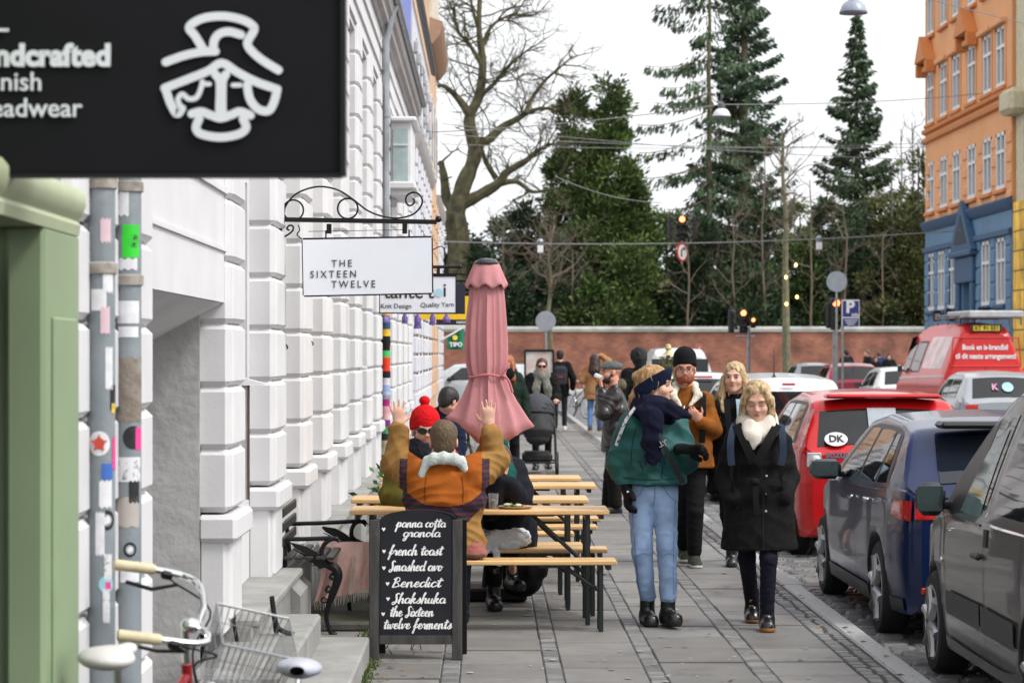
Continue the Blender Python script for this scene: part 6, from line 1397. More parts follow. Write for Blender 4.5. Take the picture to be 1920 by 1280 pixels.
m_skin = mat('skin_light', hx('#d5a189'), .55, var=.07, vs=14, bump=.05, col2=hx('#dcae98')); m_skin2 = mat('skin_ruddy', hx('#c98f77'), .55, var=.08, vs=14)
m_eyew = mat('eye_white', (.6, .58, .56), .3); m_eyed = mat('eye_dark', (.02, .018, .016), .2); m_lip = mat('lip', hx('#b06a62'), .5); m_brow_d = mat('brow_dark', (.05, .032, .02), .8); m_brow_l = mat('brow_fair', (.22, .14, .08), .8)
def head_sdf(sd, c, R, k=1.0, male=False):
 T = lambda p: V3(c + R @ (Vector(p) * k)); Rn = np.array(R)
 sd.ell(T((0, -.014, .040)), np.array((.076, .096, .082)) * k, Rn, .01); sd.ell(T((0, .032, -.032)), np.array((.060, .062, .084)) * k, Rn, .03)
 jw = 1.1 if male else 1.0
 sd.cap(T((-.045 * jw, .012, -.066)), T((0, .066, -.094)), .026 * k, .023 * k, .025); sd.cap(T((.045 * jw, .012, -.066)), T((0, .066, -.094)), .026 * k, .023 * k, .025)
 for sg in (-1, 1):
  sd.ell(T((sg * .040, .060, -.030)), np.array((.026, .028, .024)) * k, Rn, .022); sd.ell(T((sg * .032, .106, .006)), np.array((.020, .020, .015)) * k, Rn, .014, 's')
  sd.ell(T((sg * .079, -.006, -.012)), np.array((.010, .022, .033)) * k, Rn, .008)
 sd.cap(T((-.036, .080, .026)), T((.036, .080, .026)), .013 * k, None, .014)
 sd.cap(T((0, .086, .012)), T((0, .107, -.026)), .0085 * k, .0125 * k, .010); sd.cap(T((-.011, .098, -.030)), T((.011, .098, -.030)), .009 * k, None, .008)
 sd.ell(T((0, .088, -.056)), np.array((.023, .012, .007)) * k, Rn, .008); sd.ell(T((0, .087, -.067)), np.array((.020, .012, .008)) * k, Rn, .008)
def hand_sdf(sd, w, d, n, side, curl=.25, spread=.0, k=1.0, grow=0.0, fingers=True):
 """w wrist, d finger direction, n palm normal, side: +1 thumb towards d x n"""
 d = Vector(d).normalized(); n = Vector(n); n = (n - d * n.dot(d)).normalized(); t = d.cross(n) * side; w = Vector(w)
 T = lambda a, b, c: w + (d * a + t * b + n * c) * k
 sd.cap(T(.0, 0, 0), T(.03, 0, 0), .027 * k + grow, .027 * k + grow, .01, ax=n, fl=.75); sd.cap(T(.03, .004, 0), T(.085, .004, 0), .036 * k + grow, .041 * k + grow, .012, ax=n, fl=.42)
 for i, (o, L_) in enumerate(((.033, .068), (.011, .078), (-.011, .073), (-.031, .058))):
  a = spread * (1.5 - i) / 1.5; p = T(.088, o, 0); fd = (d * math.cos(a) + t * math.sin(a)).normalized(); r = .0088 * k + grow
  for j, f in enumerate((.45, .32, .25)):
   ang = curl * (j + .4); dd = (fd * math.cos(ang) - n * -math.sin(ang)).normalized(); q = p + dd * L_ * f * k; sd.cap(p, q, r - .0008 * j, r - .0008 * (j + 1), .004); p = q
 p = T(.028, .03, .004); q = p + (d * .55 + t * (.75 + spread * .4) + n * .25).normalized() * .042 * k; sd.cap(p, q, .0125 * k + grow, .0105 * k + grow, .012); sd.cap(q, q + (d * .8 + t * .45 + n * .2).normalized() * .030 * k, .0105 * k + grow, .0085 * k + grow, .004)
def gen(H=1.72, yaw=0.0, stride=.0, lean=.0, arms=.08, w=1.0):
 """joints of a standing or walking figure facing -Y turned by yaw degrees"""
 k = H / 1.75; c, s_ = math.cos(math.radians(yaw)), math.sin(math.radians(yaw))
 X = Vector((-c, -s_, 0)); Fw = Vector((s_, -c, 0)); U = Vector((0, 0, 1))       # X: the figure's right
 T = lambda a, b, z: (X * a + Fw * b + U * z) * k
 J = dict(head=T(0, .03 + lean, 1.625), fwd=Fw.copy(), neck=T(0, lean * .8 - .01, 1.46), k=k)
 for sg, n in ((-1, 'L'), (1, 'R')):
  st = stride * sg; J['sh' + n] = T(sg * .175 * w, lean * .7, 1.42); J['el' + n] = T(sg * (.20 + arms) * w, lean * .5 - .04 - st * .25, 1.13); J['wr' + n] = T(sg * (.20 + arms * .9) * w, .05 + lean * .4 - st * .45, .90)
  J['hip' + n] = T(sg * .09, 0, .92); J['kn' + n] = T(sg * .10, .03 + st * .25 + (.05 if st < 0 else 0), .50 if st >= 0 else .51); J['an' + n] = T(sg * .10, st * .5, .085 if st >= 0 else .10); J['toe' + n] = (Fw + X * sg * .12).normalized()
 return J
def JP(px0, Y0, **kw):
 x0 = PX(px0, Y0); return {k: (Vector((PX(v[0], Y0 + v[2]) - x0, v[2], PZ(v[1], Y0 + v[2])))) for k, v in kw.items()}
def bounds(J, pad=.28):
 P_ = np.array([V3(v) for k, v in J.items() if isinstance(v, Vector) and k not in ('fwd', 'toeL', 'toeR', 'up')]); return P_.min(0) - pad, P_.max(0) + pad
BVH = {}
class Person:
 def __init__(s, label, px, Y, J, k=1.0, h=.009, skin=m_skin, male=False, hands=(), eyes=True, brow=m_brow_d, z0=0.0, lips=True, build=1.0, cat='person', eyes_down=False):
  s.h = h; s.J = J; s.k = k; s.male = male; s.root = thing('person', (PX(px, Y), Y, z0), label, cat); s.male = male; s.lat = (J['shR'] - J['shL']).normalized()
  s.R = basis(J['fwd'], J.get('up', Vector((0, 0, 1)))); s.c = J['head']; s.hands = hands
  s.hipc = (J['hipL'] + J['hipR']) / 2; s.shc = (J['shL'] + J['shR']) / 2; s.seed = int(abs(px * 7 + Y)) % 997
  lo, hi = bounds(J, .22); sd = SDF(lo, hi, h); s.lo, s.hi = lo - .1, hi + .1
  head_sdf(sd, s.c, s.R, k, male); T = s.T
  sd.cap(T((0, -.022, -.055)), J['neck'], .052 * k * (1.1 if male else .95), .056 * k, .02)
  sd.cap(J['neck'], s.shc - Vector((0, 0, .06)), .06, .085, .03, ax=s.lat, fl=1.2); sd.cap(s.shc - Vector((0, 0, .12)), s.hipc + Vector((0, 0, .05)), .088, .092, .04, ax=s.lat, fl=1.3)
  for n in 'LR':
   sd.cap(s.shc.lerp(J['sh' + n], .9), J['el' + n], .042, .034, .03); sd.cap(J['el' + n], J['wr' + n], .034, .026, .015)
   sd.cap(J['hip' + n], J['kn' + n], .058, .038, .03); sd.cap(J['kn' + n], J['an' + n], .038, .027, .015); sd.cap(J['an' + n] - Vector((0, 0, .03)), J['an' + n] + J['toe' + n] * .09 - Vector((0, 0, .045)), .028, .022, .02)
  for (n, d, nn, side, curl, spr) in hands: hand_sdf(sd, J['wr' + n], d, nn, side, curl, spr, k)
  V, F = sd.mesh(); V = smooth_v(V, F, 1)
  me_parts = [(V, F, 0)]
  b = MB()
  R, c = s.R, s.c
  def fl(pts, r, mi, n=6): b.tube([T(p) for p in pts], [x * k for x in r] if isinstance(r, list) else r * k, n, True, mi)
  if eyes:
   for sg in (-1, 1):
    if not eyes_down:
     b.ell(T((sg * .032, .0835, .004)), (.0145 * k, .0085 * k, .0068 * k), R, 12, 8, 1); b.ell(T((sg * .032, .0895, .004)), (.0062 * k, .004 * k, .0064 * k), R, 10, 6, 2)
    fl([(sg * .017, .089, .003 + (-.004 if eyes_down else 0)), (sg * .026, .0945, .0105 + (-.013 if eyes_down else 0)), (sg * .039, .092, .010 + (-.013 if eyes_down else 0)), (sg * .050, .081, .003)], [.0012, .0022, .0024, .0012], 2)
    fl([(sg * .014, .0935, .024), (sg * .030, .0955, .031), (sg * .046, .085, .028), (sg * .054, .076, .021)], [.0022, .0036, .003, .0012], 4)
  if lips:
   b.ell(T((0, .0955, -.0555)), (.021 * k, .0055 * k, .0042 * k), R, 12, 8, 3); b.ell(T((0, .0945, -.0645)), (.019 * k, .006 * k, .0052 * k), R, 12, 8, 3); fl([(-.021, .089, -.060), (0, .0995, -.0595), (.021, .089, -.060)], .0012, 2, 5)
   for sg in (-1, 1): b.ell(T((sg * .007, .103, -.0375)), (.003 * k, .003 * k, .002 * k), R, 8, 6, 2)
  if b.V:
   # one body mesh: skin surface plus the features lying on it
   tri = [(f[0], f[1], f[2]) for f in []]
   me = bpy.data.meshes.new('body'); nV = len(V); me.from_pydata([tuple(v) for v in V] + b.V, [], [tuple(int(x) for x in f) for f in F] + [tuple(i + nV for i in f) for f in b.Fc])
   for m_ in (skin, m_eyew, m_eyed, m_lip, brow): me.materials.append(m_)
   me.polygons.foreach_set('material_index', [0] * len(F) + b.M); me.polygons.foreach_set('use_smooth', [True] * len(me.polygons)); me.update()
   o = bpy.data.objects.new('body', me); COL.objects.link(o); o.parent = s.root
  else: mesh_np('body', V, F, skin, s.root)
 def T(s, p): return s.c + s.R @ (Vector(p) * s.k)
 def sdf(s, h=None, lo=None, hi=None): return SDF(s.lo if lo is None else lo, s.hi if hi is None else hi, h or s.h * 1.15)
 def hsdf(s, pad=.24, h=None, down=0.0):
  c = V3(s.c); return SDF(c - np.array([pad, pad, pad + down]), c + pad, h or s.h)
 def jacket(s, m, hem, b=.02, name='jacket', fold=.008, freq=26, mfun=None, flare=0.0, shb=0.0, cuff=.01, fl=1.34, sleeve=1.0, neck=True, body_k=1.0, waist=0.0, sleeves='LR', collar_r=.068):
  J = s.J; sd = s.sdf(); ax = s.lat; up = (s.shc - s.hipc).normalized(); kk = s.k * body_k
  ch = s.shc - up * .13 * kk; wa = s.hipc + up * .14
  sd.cap(ch, wa, .112 * kk + b, (.098 - waist) * kk + b, .05, ax=ax, fl=fl); sd.cap(s.shc - up * .06, ch, .082 * kk + b, .112 * kk + b, .05, ax=ax, fl=fl * 1.08)
  sd.cap(J['shL'].lerp(s.shc, .12), J['shR'].lerp(s.shc, .12), .052 * kk + b * .6, None, .05); sd.cap(J['neck'], s.shc, collar_r * kk, .09 * kk, .04, ax=ax, fl=1.2)
  hz = Vector((s.hipc.x, s.hipc.y, hem));
  sd.cap(wa, s.hipc, (.098 - waist) * kk + b, .112 * kk + b + flare * .3, .05, ax=ax, fl=fl)
  if hem < s.hipc.z - .02: sd.cap(s.hipc, hz, .112 * kk + b + flare * .3, .112 * kk + b + flare, .04, ax=ax, fl=fl)
  else: sd.cap(s.hipc, s.hipc - up * .1, .112 * kk + b, None, .04, ax=ax, fl=fl)
  for n in sleeves:
   e = J['wr' + n] + (J['el' + n] - J['wr' + n]).normalized() * .025
   sd.cap(J['sh' + n].lerp(s.shc, .1), J['el' + n], (.056 * kk + b) * sleeve, (.044 * kk + b * .9) * sleeve, .03); sd.cap(J['el' + n], e, (.044 * kk + b * .9) * sleeve, .032 * kk + b * .45 + cuff, .02)
  up2 = Vector((0, 0, 1)) if abs(up.z) > .8 else up
  dn = -up; sd.half(hz if abs(up.z) > .8 else s.hipc - up * .04, (0, 0, -1) if abs(up.z) > .8 else V3(dn));
  return sdf_obj(name, sd, m, s.root, fold, freq, s.seed, mfun=mfun)
 def trousers(s, m, b=.0, cut=.11, fold=.006, freq=30, name='trousers', thigh=.086, knee=.062, ankle=.052, seat=True):
  J = s.J; sd = s.sdf(); k = s.k
  if seat: sd.cap(s.hipc + Vector((0, 0, .08)), s.hipc - Vector((0, 0, .02)), .098 * k + b, .108 * k + b, .04, ax=s.lat, fl=1.3)
  for n in 'LR':
   sd.cap(J['hip' + n], J['kn' + n], thigh * k + b, knee * k + b, .025); sd.cap(J['kn' + n], J['an' + n] + Vector((0, 0, cut - .08)), knee * k + b, ankle * k + b, .02)
  return sdf_obj(name, sd, m, s.root, fold, freq, s.seed + 1, dirs=(.8, .8, 2.5))
 def shoes(s, m, msole, boot=.0, name='boot', L=.15, sole=.03, r=.038):
  for n in 'LR':
   a = s.J['an' + n]; t = s.J['toe' + n]; k = s.k; f0 = a.z - .085 * k
   tl = Vector((t.x, t.y, 0)).normalized(); c0 = Vector((a.x, a.y, 0)) - tl * .035 * k; lift = Vector((0, 0, f0))
   lo = np.minimum(V3(a), V3(c0)) - .25; hi = V3(a) + .25 + np.array([0, 0, boot]); lo[2] = f0 - .05
   sd = SDF(lo, hi, s.h * .9)
   p0 = c0 + lift + Vector((0, 0, .042)); p1 = c0 + tl * L * k + lift + Vector((0, 0, .036)); w = Vector((-tl.y, tl.x, 0));
   if t.z: p1 = p1 + Vector((0, 0, t.z * .12))
   sd.cap(p0, p1, r * k, r * k * 1.05, .02, ax=w, fl=1.08); sd.cap(p0.lerp(p1, .15) + Vector((0, 0, .02)), a + Vector((0, 0, .02 + boot)), .046 * k, .048 * k, .035)
   q0 = c0 + lift + Vector((0, 0, .02)); q1 = c0 + tl * L * k * 1.03 + lift + Vector((0, 0, .02)) + Vector((0, 0, t.z * .12 if t.z else 0)); sd.cap(q0, q1, .042 * k, .043 * k, .006, ax=w, fl=1.08)
   sd.half((0, 0, f0 + .002), (0, 0, -1))
   fz = f0 + sole; tz = (t.z * .12 / (L * k)) if t.z else 0
   sdf_obj(name, sd, [m, msole], s.root, .002, 60, 5, mfun=lambda C: ((C[:, 2] - tz * ((C[:, 0] - c0.x) * tl.x + (C[:, 1] - c0.y) * tl.y)) < fz).astype(np.int32))
 def hair(s, m, kind='short', parts=(), name='hair', fold=.004, freq=70, fringe=0.0, cutz=None, vol=1.0, back=True):
  sd = s.hsdf(.26, down=.35 if kind != 'short' else .0); T = s.T; k = s.k; Rn = np.array(s.R)
  sd.ell(T((0, -.020, .046)), np.array((.086 * vol, .104 * vol, .088 * vol)) * k, Rn, .01)
  if back: sd.ell(T((0, -.055, -.01)), np.array((.074 * vol, .062 * vol, .085)) * k, Rn, .03)
  for p in parts: sd.cap(T(p[0]), T(p[1]), p[2] * k, p[3] * k, .02)
  sd.ell(T((0, .098, -.040 - fringe)), np.array((.066, .078, .112)) * k, Rn, .012, 's')
  if kind == 'short':
   for sg in (-1, 1): sd.ell(T((sg * .085, .0, -.045)), np.array((.03, .04, .035)) * k, Rn, .01, 's')
  ho = sdf_obj(name, sd, m, s.root, fold, freq, s.seed + 2, dirs=(2.5, 2.5, .5))
  if kind != 'short' and s.h < .012:                          # loose strands
   V = np.array([v.co for v in ho.data.vertices]); r = rng(s.seed); b = MB(); c = V3(s.c)
   for i in r.choice(len(V), 130):
    q = V[i]; o = q - c; o[2] *= .3; o /= np.linalg.norm(o) + 1e-6
    if Vector(o).dot(Vector(s.R.col[1])) > .75 and q[2] < c[2] + .05: continue
    L = r.uniform(.04, .11); e = q + o * r.uniform(-.002, .012) + np.array([r.normal() * .012, r.normal() * .012, -L])
    b.tube([tuple(q), tuple((q + e) / 2 + o * r.uniform(.002, .010)), tuple(e)], [.0022, .0018, .0008], 4, False)
   b.build('loose_strands', m, ho, fix=False)
  return ho
 def beanie(s, m, top=.135, band=True, name='beanie', pom=False, low=.035, vol=1.0, ridge=.002):
  sd = s.hsdf(.26); T = s.T; k = s.k; Rn = np.array(s.R)
  sd.ell(T((0, -.018, .045)), np.array((.090 * vol, .108 * vol, top - .045)) * k, Rn, .01); sd.cap(T((0, -.016, .02)), T((0, -.016, .06)), .090 * k, .090 * k, .02, ax=V3(s.R @ Vector((0, 1, 0))), fl=1.14)
  if band: sd.cap(T((0, -.016, low + .012)), T((0, -.016, low + .045)), .093 * k * vol, .091 * k * vol, .004, ax=V3(s.R @ Vector((0, 1, 0))), fl=1.14)
  n = s.R @ Vector((0, -.25, 1)).normalized(); sd.half(T((0, .08, low)), V3(-n))
  if pom: sd.ell(T((.0, -.03, top + .028)), np.array((.036, .036, .032)) * k, Rn, .008)
  return sdf_obj(name, sd, m, s.root, ridge, 160, 3, dirs=(3, 3, .2))
 def ring(s, m, z=-.115, r=.085, t=.045, tails=(), name='scarf', fold=.010, freq=34, tilt=0.0, f0=0.02, squash=1.0, drop=.0):
  """scarf wound round the neck plus hanging tails (world-local points)"""
  sd = s.sdf(); T = s.T; pts = []
  for a in np.linspace(0, 2 * math.pi, 17): pts.append(T((r * math.cos(a), f0 + r * .95 * math.sin(a), z + tilt * math.sin(a) + .012 * math.sin(2 * a + 1))))
  for i in range(16): sd.cap(pts[i], pts[i + 1], t * (1 + .15 * math.sin(i * 2.1)) * s.k, t * (1 + .15 * math.sin((i + 1) * 2.1)) * s.k, .015, ax=(0, 0, 1), fl=1.25)
  for i in range(0, 16): sd.cap(pts[i] + Vector((0, 0, .05 * s.k)), pts[i + 1] + Vector((0, 0, .045 * s.k)), t * .7 * s.k, t * .7 * s.k, .01)
  for tl in tails:
   for i in range(len(tl) - 1): sd.cap(tl[i][0], tl[i + 1][0], tl[i][1], tl[i + 1][1], .02, ax=tl[i][2] if len(tl[i]) > 2 else (0, 1, 0), fl=.45)
  return sdf_obj(name, sd, m, s.root, fold, freq, s.seed + 5, dirs=(1.2, 1.2, 1.6))
 def glasses(s, m, lens=None, name='glasses', w=.026, hgt=.021, y=.108, z=.002, shade=False):
  b = MB(); T = s.T; k = s.k
  for sg in (-1, 1):
   ring = [T((sg * .033 + w * math.cos(a), y - .25 * abs(sg * .033 + w * math.cos(a)) ** 1.5, z + hgt * math.sin(a) * (.8 if shade and math.sin(a) > 0 else 1))) for a in np.linspace(0, 2 * math.pi, 19)]
   b.tube(ring, .0022 * k if not shade else .003 * k, 5)
   if shade or lens: b.add(ring[:-1], [tuple(range(18))], 1)
   b.tube([T((sg * .058, y - .015, z + .008)), T((sg * .075, .03, z + .008)), T((sg * .078, -.02, z))], .002 * k if not shade else .004 * k, 5)
  b.tube([T((-.008, y - .001, z + .006)), T((.008, y - .001, z + .006))], .002 * k, 5)
  return b.build(name, [m, lens or m_eyed], s.root, fix=False)
 def beard(s, m, full=True):
  sd = s.hsdf(.2); T = s.T; k = s.k; Rn = np.array(s.R)
  sd.ell(T((0, .045, -.078)), np.array((.060, .058, .046)) * k, Rn, .01)
  for sg in (-1, 1): sd.cap(T((sg * .066, .012, -.02)), T((sg * .050, .045, -.075)), .013 * k, .022 * k, .015)
  sd.cap(T((-.024, .094, -.047)), T((.024, .094, -.047)), .006 * k, None, .006)
  sd.ell(T((0, .10, -.060)), np.array((.022, .02, .008)) * k, Rn, .004, 's'); sd.ell(T((0, .062, -.008)), np.array((.052, .06, .042)) * k, Rn, .006, 's')
  return sdf_obj('beard', sd, m, s.root, .003, 120, 4)
 def gloves(s, m, spec, name='glove', grow=.006):
  for (n, d, nn, side, curl, spr) in spec:
   w = V3(s.J['wr' + n]); sd = SDF(w - .2, w + .2, min(s.h * .8, .007)); hand_sdf(sd, s.J['wr' + n], d, nn, side, curl, spr, s.k * 1.05, grow); sd.cap(s.J['wr' + n], s.J['wr' + n] - Vector(d).normalized() * .04, .036, .038, .02); sdf_obj(name, sd, m, s.root, .002, 60, 2)
 def decal(s, name, obj, pts, w, m, off=.003, d=(0, 1, 0), k=6):
  """narrow strip laid on a garment: points are dropped on it along d"""
  from mathutils.bvhtree import BVHTree
  if obj.name not in BVH: BVH[obj.name] = BVHTree.FromPolygons([v.co for v in obj.data.vertices], [p_.vertices[:] for p_ in obj.data.polygons])
  d = Vector(d).normalized(); q = spline(pts, k); b = MB(); rows = []
  for i in range(len(q)):
   t = (q[min(i + 1, len(q) - 1)] - q[max(i - 1, 0)]).normalized(); sd_ = t.cross(d).normalized(); row = []
   for e in (-1, 1):
    o_ = q[i] + sd_ * e * w / 2; h_ = BVH[obj.name].ray_cast(o_ - d * .6, d, 1.2); row.append((h_[0] if h_[0] is not None else o_) - d * off)
   rows.append(row)
  b.loft(rows, False, False); return b.build(name, m, s.root, fix=False)
 def strip(s, name, pts, w, m, nrm=(0, -1, 0), t=.006):
  """flat strap along points"""
  q = spline(pts, 5); n = Vector(nrm); b = MB(); rings = []
  for i in range(len(q)):
   d = (q[min(i + 1, len(q) - 1)] - q[max(i - 1, 0)]).normalized(); sd_ = d.cross(n).normalized(); up = sd_.cross(d)
   rings.append([q[i] + sd_ * w / 2 + up * t / 2, q[i] - sd_ * w / 2 + up * t / 2, q[i] - sd_ * w / 2 - up * t / 2, q[i] + sd_ * w / 2 - up * t / 2])
  b.loft(rings, True, True); return b.build(name, m, s.root)
def cloth(name, c, rough=.85, **kw): return mat(name, hx(c) if isinstance(c, str) else c, rough, **{**dict(var=.14, vs=9, bump=.35, bs=140, spec=.18), **kw})
# ------------------------------------------------------------------ the people
blackish = cloth('black_cloth', (.0055, .0055, .0065)); m_sole_b = mat('black_sole', (.012, .012, .012), .6); m_bootl = mat('black_leather', (.005, .005, .006), .3, bump=.15, bs=50, coat=.3)
denim = cloth('light_denim', hx('#93add0'), .85, var=.28, vs=6, bump=.5, bs=260); dk_denim = cloth('dark_navy_denim', (.008, .009, .018), .8)
# 1 --- woman in the green jacket
J = JP(1230, 15.62, head=(1229, 722, 0), neck=(1221, 772, .03), shL=(1180, 803, .0), shR=(1268, 800, .04), elL=(1160, 868, .02), wrL=(1174, 912, -.05), elR=(1284, 862, .02), wrR=(1284, 842, -.17),
    hipL=(1200, 915, .02), hipR=(1246, 915, .02), knL=(1204, 1034, -.02), knR=(1251, 1030, -.06), anL=(1214, 1144, .02), anR=(1253, 1150, -.10))
J['anL'].z = .088; J['anR'].z = .10
J.update(fwd=Vector((.95, -.28, -.04)), toeL=Vector((.12, -1, 0)), toeR=Vector((.28, -1, .10)))
p = Person('woman in a dark green jacket and light jeans turning her head to her companion', 1230, 15.62, J, k=1.03, h=.0075, brow=m_brow_l)
m_teal = cloth('dark_green_shell', hx('#14504e'), .62, var=.10, vs=3, bump=.15, spec=.4)
tj = p.jacket(m_teal, .905, b=.043, name='jacket', fold=.018, freq=21, flare=.008, fl=1.36, sleeve=1.02, cuff=.004)
jn = p.trousers(denim, b=.0, cut=.17, fold=.007, freq=24, thigh=.084, knee=.064, ankle=.053)
p.shoes(m_bootl, m_sole_b, boot=.09, name='boot', L=.16, r=.042)
hair_fair = mat('hair_fair_brown', hx('#7d5a36'), .5, var=.35, vs=45, bump=.6, bs=60, col2=hx('#c9a06c'), stretch=(1, 1, .25))
p.hair(hair_fair, 'long', parts=[((0, -.10, .06), (.0, -.12, .05), .035, .035), ((0, -.11, .0), (.01, -.14, -.08), .02, .022), ((.01, -.14, -.08), (.0, -.15, -.17), .022, .008)], fold=.007, vol=.97)
sd = p.hsdf(.2, h=.007); sd.cap(p.T((0, -.03, -.03)), p.T((0, .0, .085)), .098, .095, .01, ax=V3(p.R @ Vector((0, 1, 0))), fl=1.12)
n = p.R @ Vector((0, -.62, 1)).normalized(); sd.half(p.T((0, 0, .062)), V3(n)); sd.half(p.T((0, 0, -.035)), V3(-n)); sdf_obj('headband', sd, cloth('navy_knit', hx('#151d33'), .95), p.root, .004, 40, 3)
navy = cloth('navy_scarf_wool', hx('#14172a'), .95, var=.25, vs=30, bump=.6); A = lambda px, py, dy: JP(1230, 15.62, a=(px, py, dy))['a']
sc = p.ring(navy, z=-.158, r=.092, t=.056, fold=.014, freq=24, tilt=-.01, f0=.0, tails=[[(A(1205, 770, -.13), .05), (A(1225, 785, -.20), .07), (A(1222, 830, -.20), .062), (A(1226, 858, -.19), .045)], [(A(1240, 768, -.13), .06), (A(1268, 772, -.14), .045), (A(1292, 780, -.10), .022)]])
b = MB(); RR = rng(3)
for i in range(22):
 x = 1208 + i * 1.9; q = A(x, 850 + RR.uniform(-4, 6), -.185); b.tube([q, q + Vector((RR.uniform(-.01, .012), -.01, -.05 + RR.uniform(-.03, .0)))], [.004, .0025], 4)
b.build('fringe', navy, sc)
seam_crease_d = cloth('denim_seam_and_crease', hx('#6c88b4'), .9); seam_t = cloth('green_seam', hx('#0c3836'), .7)  # the denim tone serves real seams and the painted knee creases
p.decal('fly_seam', jn, [A(1225, 902, 0), A(1226, 925, 0), A(1224, 948, 0)], .006, seam_crease_d)
for sg, x in ((-1, 1186), (1, 1262)):
 p.decal('pocket_seam', jn, [A(x + sg * -22, 905, 0), A(x + sg * -12, 924, 0), A(x + sg * 1, 936, 0)], .006, seam_crease_d)
 p.decal('side_seam', jn, [A(x + sg * 3, 935, 0), A(x - (-4 if sg < 0 else 2), 1035, 0), A(x + (12 if sg < 0 else -2), 1110, 0)], .005, seam_crease_d)
for x in (1210, 1252): p.decal('trouser_hem', jn, [A(x - 11, 1119, 0), A(x, 1121, 0), A(x + 11, 1119, 0)], .006, seam_crease_d)
for x in (1206, 1252): p.decal('knee_crease_shade', jn, [A(x - 13, 1042, 0), A(x - 2, 1034, 0), A(x + 12, 1040, 0)], .004, seam_crease_d); p.decal('knee_crease_shade', jn, [A(x - 12, 1026, 0), A(x + 4, 1029, 0), A(x + 12, 1022, 0)], .003, seam_crease_d)  # darker strips paint the shade of creases at the knees, no stitching
p.decal('zip_seam', tj, [A(1236, 812, 0), A(1240, 850, 0), A(1238, 896, 0)], .010, seam_t); p.decal('hem_seam', tj, [A(1166, 893, 0), A(1200, 897, 0), A(1262, 896, 0)], .007, seam_t); p.decal('armhole_seam', tj, [A(1190, 800, 0), A(1183, 835, 0), A(1180, 872, 0)], .006, seam_t); p.decal('pocket_zip', tj, [A(1196, 862, 0), A(1203, 880, 0)], .009, seam_t)
glv = cloth('black_glove_wool', (.010, .010, .011), .9)
p.gloves(glv, [('L', (.06, -.1, -1), (1, .2, 0), 1, .5, .05), ('R', (.92, -.35, .02), (.1, -.6, -.7), 1, .75, .05)], grow=.009)
p.strip('bag_strap', [A(1228, 800, -.215), A(1246, 838, -.222), A(1262, 870, -.205), A(1280, 905, -.16)], .032, m_bootl); b = MB(); c0 = A(1243, 831, -.232)
for (dx, dz, sx_, sz_) in ((-.014, .0, .005, .036), (.014, 0, .005, .036), (0, .017, .03, .005), (0, -.017, .03, .005)): b.box(c0 + Vector((dx * .9 + dz * .5, 0, dz)), (sx_, .006, sz_), Matrix.Rotation(-.5, 3, 'Y'))
b.build('strap_buckle', M['chrome'], p.root)
# the white piping with dark lettering-like marks down the sleeve seam
p.strip('sleeve_piping', [A(1200, 752, -.03), A(1180, 778, -.10), A(1168, 800, -.115), A(1155, 835, -.11)], .022, mat('piping', (.5, .5, .52), .6, var=.1, dirt=((.02, .02, .03), 45, .5)), nrm=(-.5, -.8, .2))
b = MB(); b.box(A(1180, 922, -.115), (.035, .012, .012), Matrix.Rotation(.15, 3, 'Y'), bv=.003); b.build('glove_tag', M['white'], p.root)
# 2 --- woman in the long black coat
J = JP(1424, 15.35, head=(1420, 752, -.04), neck=(1420, 800, .03), shL=(1377, 828, .03), shR=(1464, 828, .03), elL=(1361, 893, .06), wrL=(1372, 938, -.10), elR=(1478, 893, .06), wrR=(1468, 934, -.10),
    hipL=(1404, 925, .03), hipR=(1442, 925, .03), knL=(1400, 1045, .10), knR=(1441, 1048, -.08), anL=(1410, 1140, .42), anR=(1438, 1155, -.05))
J['anL'].z = .095; J['anR'].z = .088
J.update(fwd=Vector((-.16, -1, -.30)), toeL=Vector((-.05, -1, -.02)), toeR=Vector((-.05, -1, .0)))
p = Person('blonde woman in a long black belted coat and cream scarf looking down', 1424, 15.35, J, k=1.02, h=.0075, brow=m_brow_l, eyes_down=True)
coat_l = cloth('coat_stitch', (.022, .022, .023), .9); coat_m = cloth('black_coat_wool', (.008, .008, .0085), .92, var=.3, vs=40, bump=.25)
B_ = lambda px, py, dy: JP(1424, 15.35, a=(px, py, dy))['a']
cj = p.jacket(coat_m, PZ(1030, 15.35), b=.028, name='coat', fold=.013, freq=19, flare=.035, fl=1.38, waist=.012, cuff=.012)
p.trousers(dk_denim, b=-.004, cut=.11, fold=.004, freq=46, thigh=.080, knee=.058, ankle=.048)
p.shoes(m_bootl, mat('tan_sole', hx('#9a6a3c'), .6), boot=.075, name='boot', L=.145, sole=.026, r=.040)
blonde = mat('hair_blonde', hx('#8f7048'), .5, var=.4, vs=55, bump=.8, bs=90, col2=hx('#d6bd92'), stretch=(1, 1, .22))
p.hair(blonde, 'long', parts=[((s_ * .078, .01, .02), (s_ * .092, .03, -.09), .026, .022) for s_ in (-1, 1)] + [((0, -.09, .0), (0, -.08, -.11), .06, .045), ((.045, .055, .10), (.085, .045, .0), .018, .022), ((-.035, .055, .10), (-.08, .04, .0), .016, .020)], fold=.009, freq=85, fringe=-.005, vol=.98)
cream = cloth('cream_scarf', hx('#d9d0c3'), .95, var=.08, vs=20, bump=.5)
p.ring(cream, z=-.155, r=.084, t=.048, fold=.012, freq=20, tilt=-.015, f0=.02, tails=[[(B_(1405, 800, -.12), .05), (B_(1412, 822, -.17), .05), (B_(1410, 836, -.17), .03)]])
lap = cloth('coat_lapel', (.0085, .0085, .009), .92)
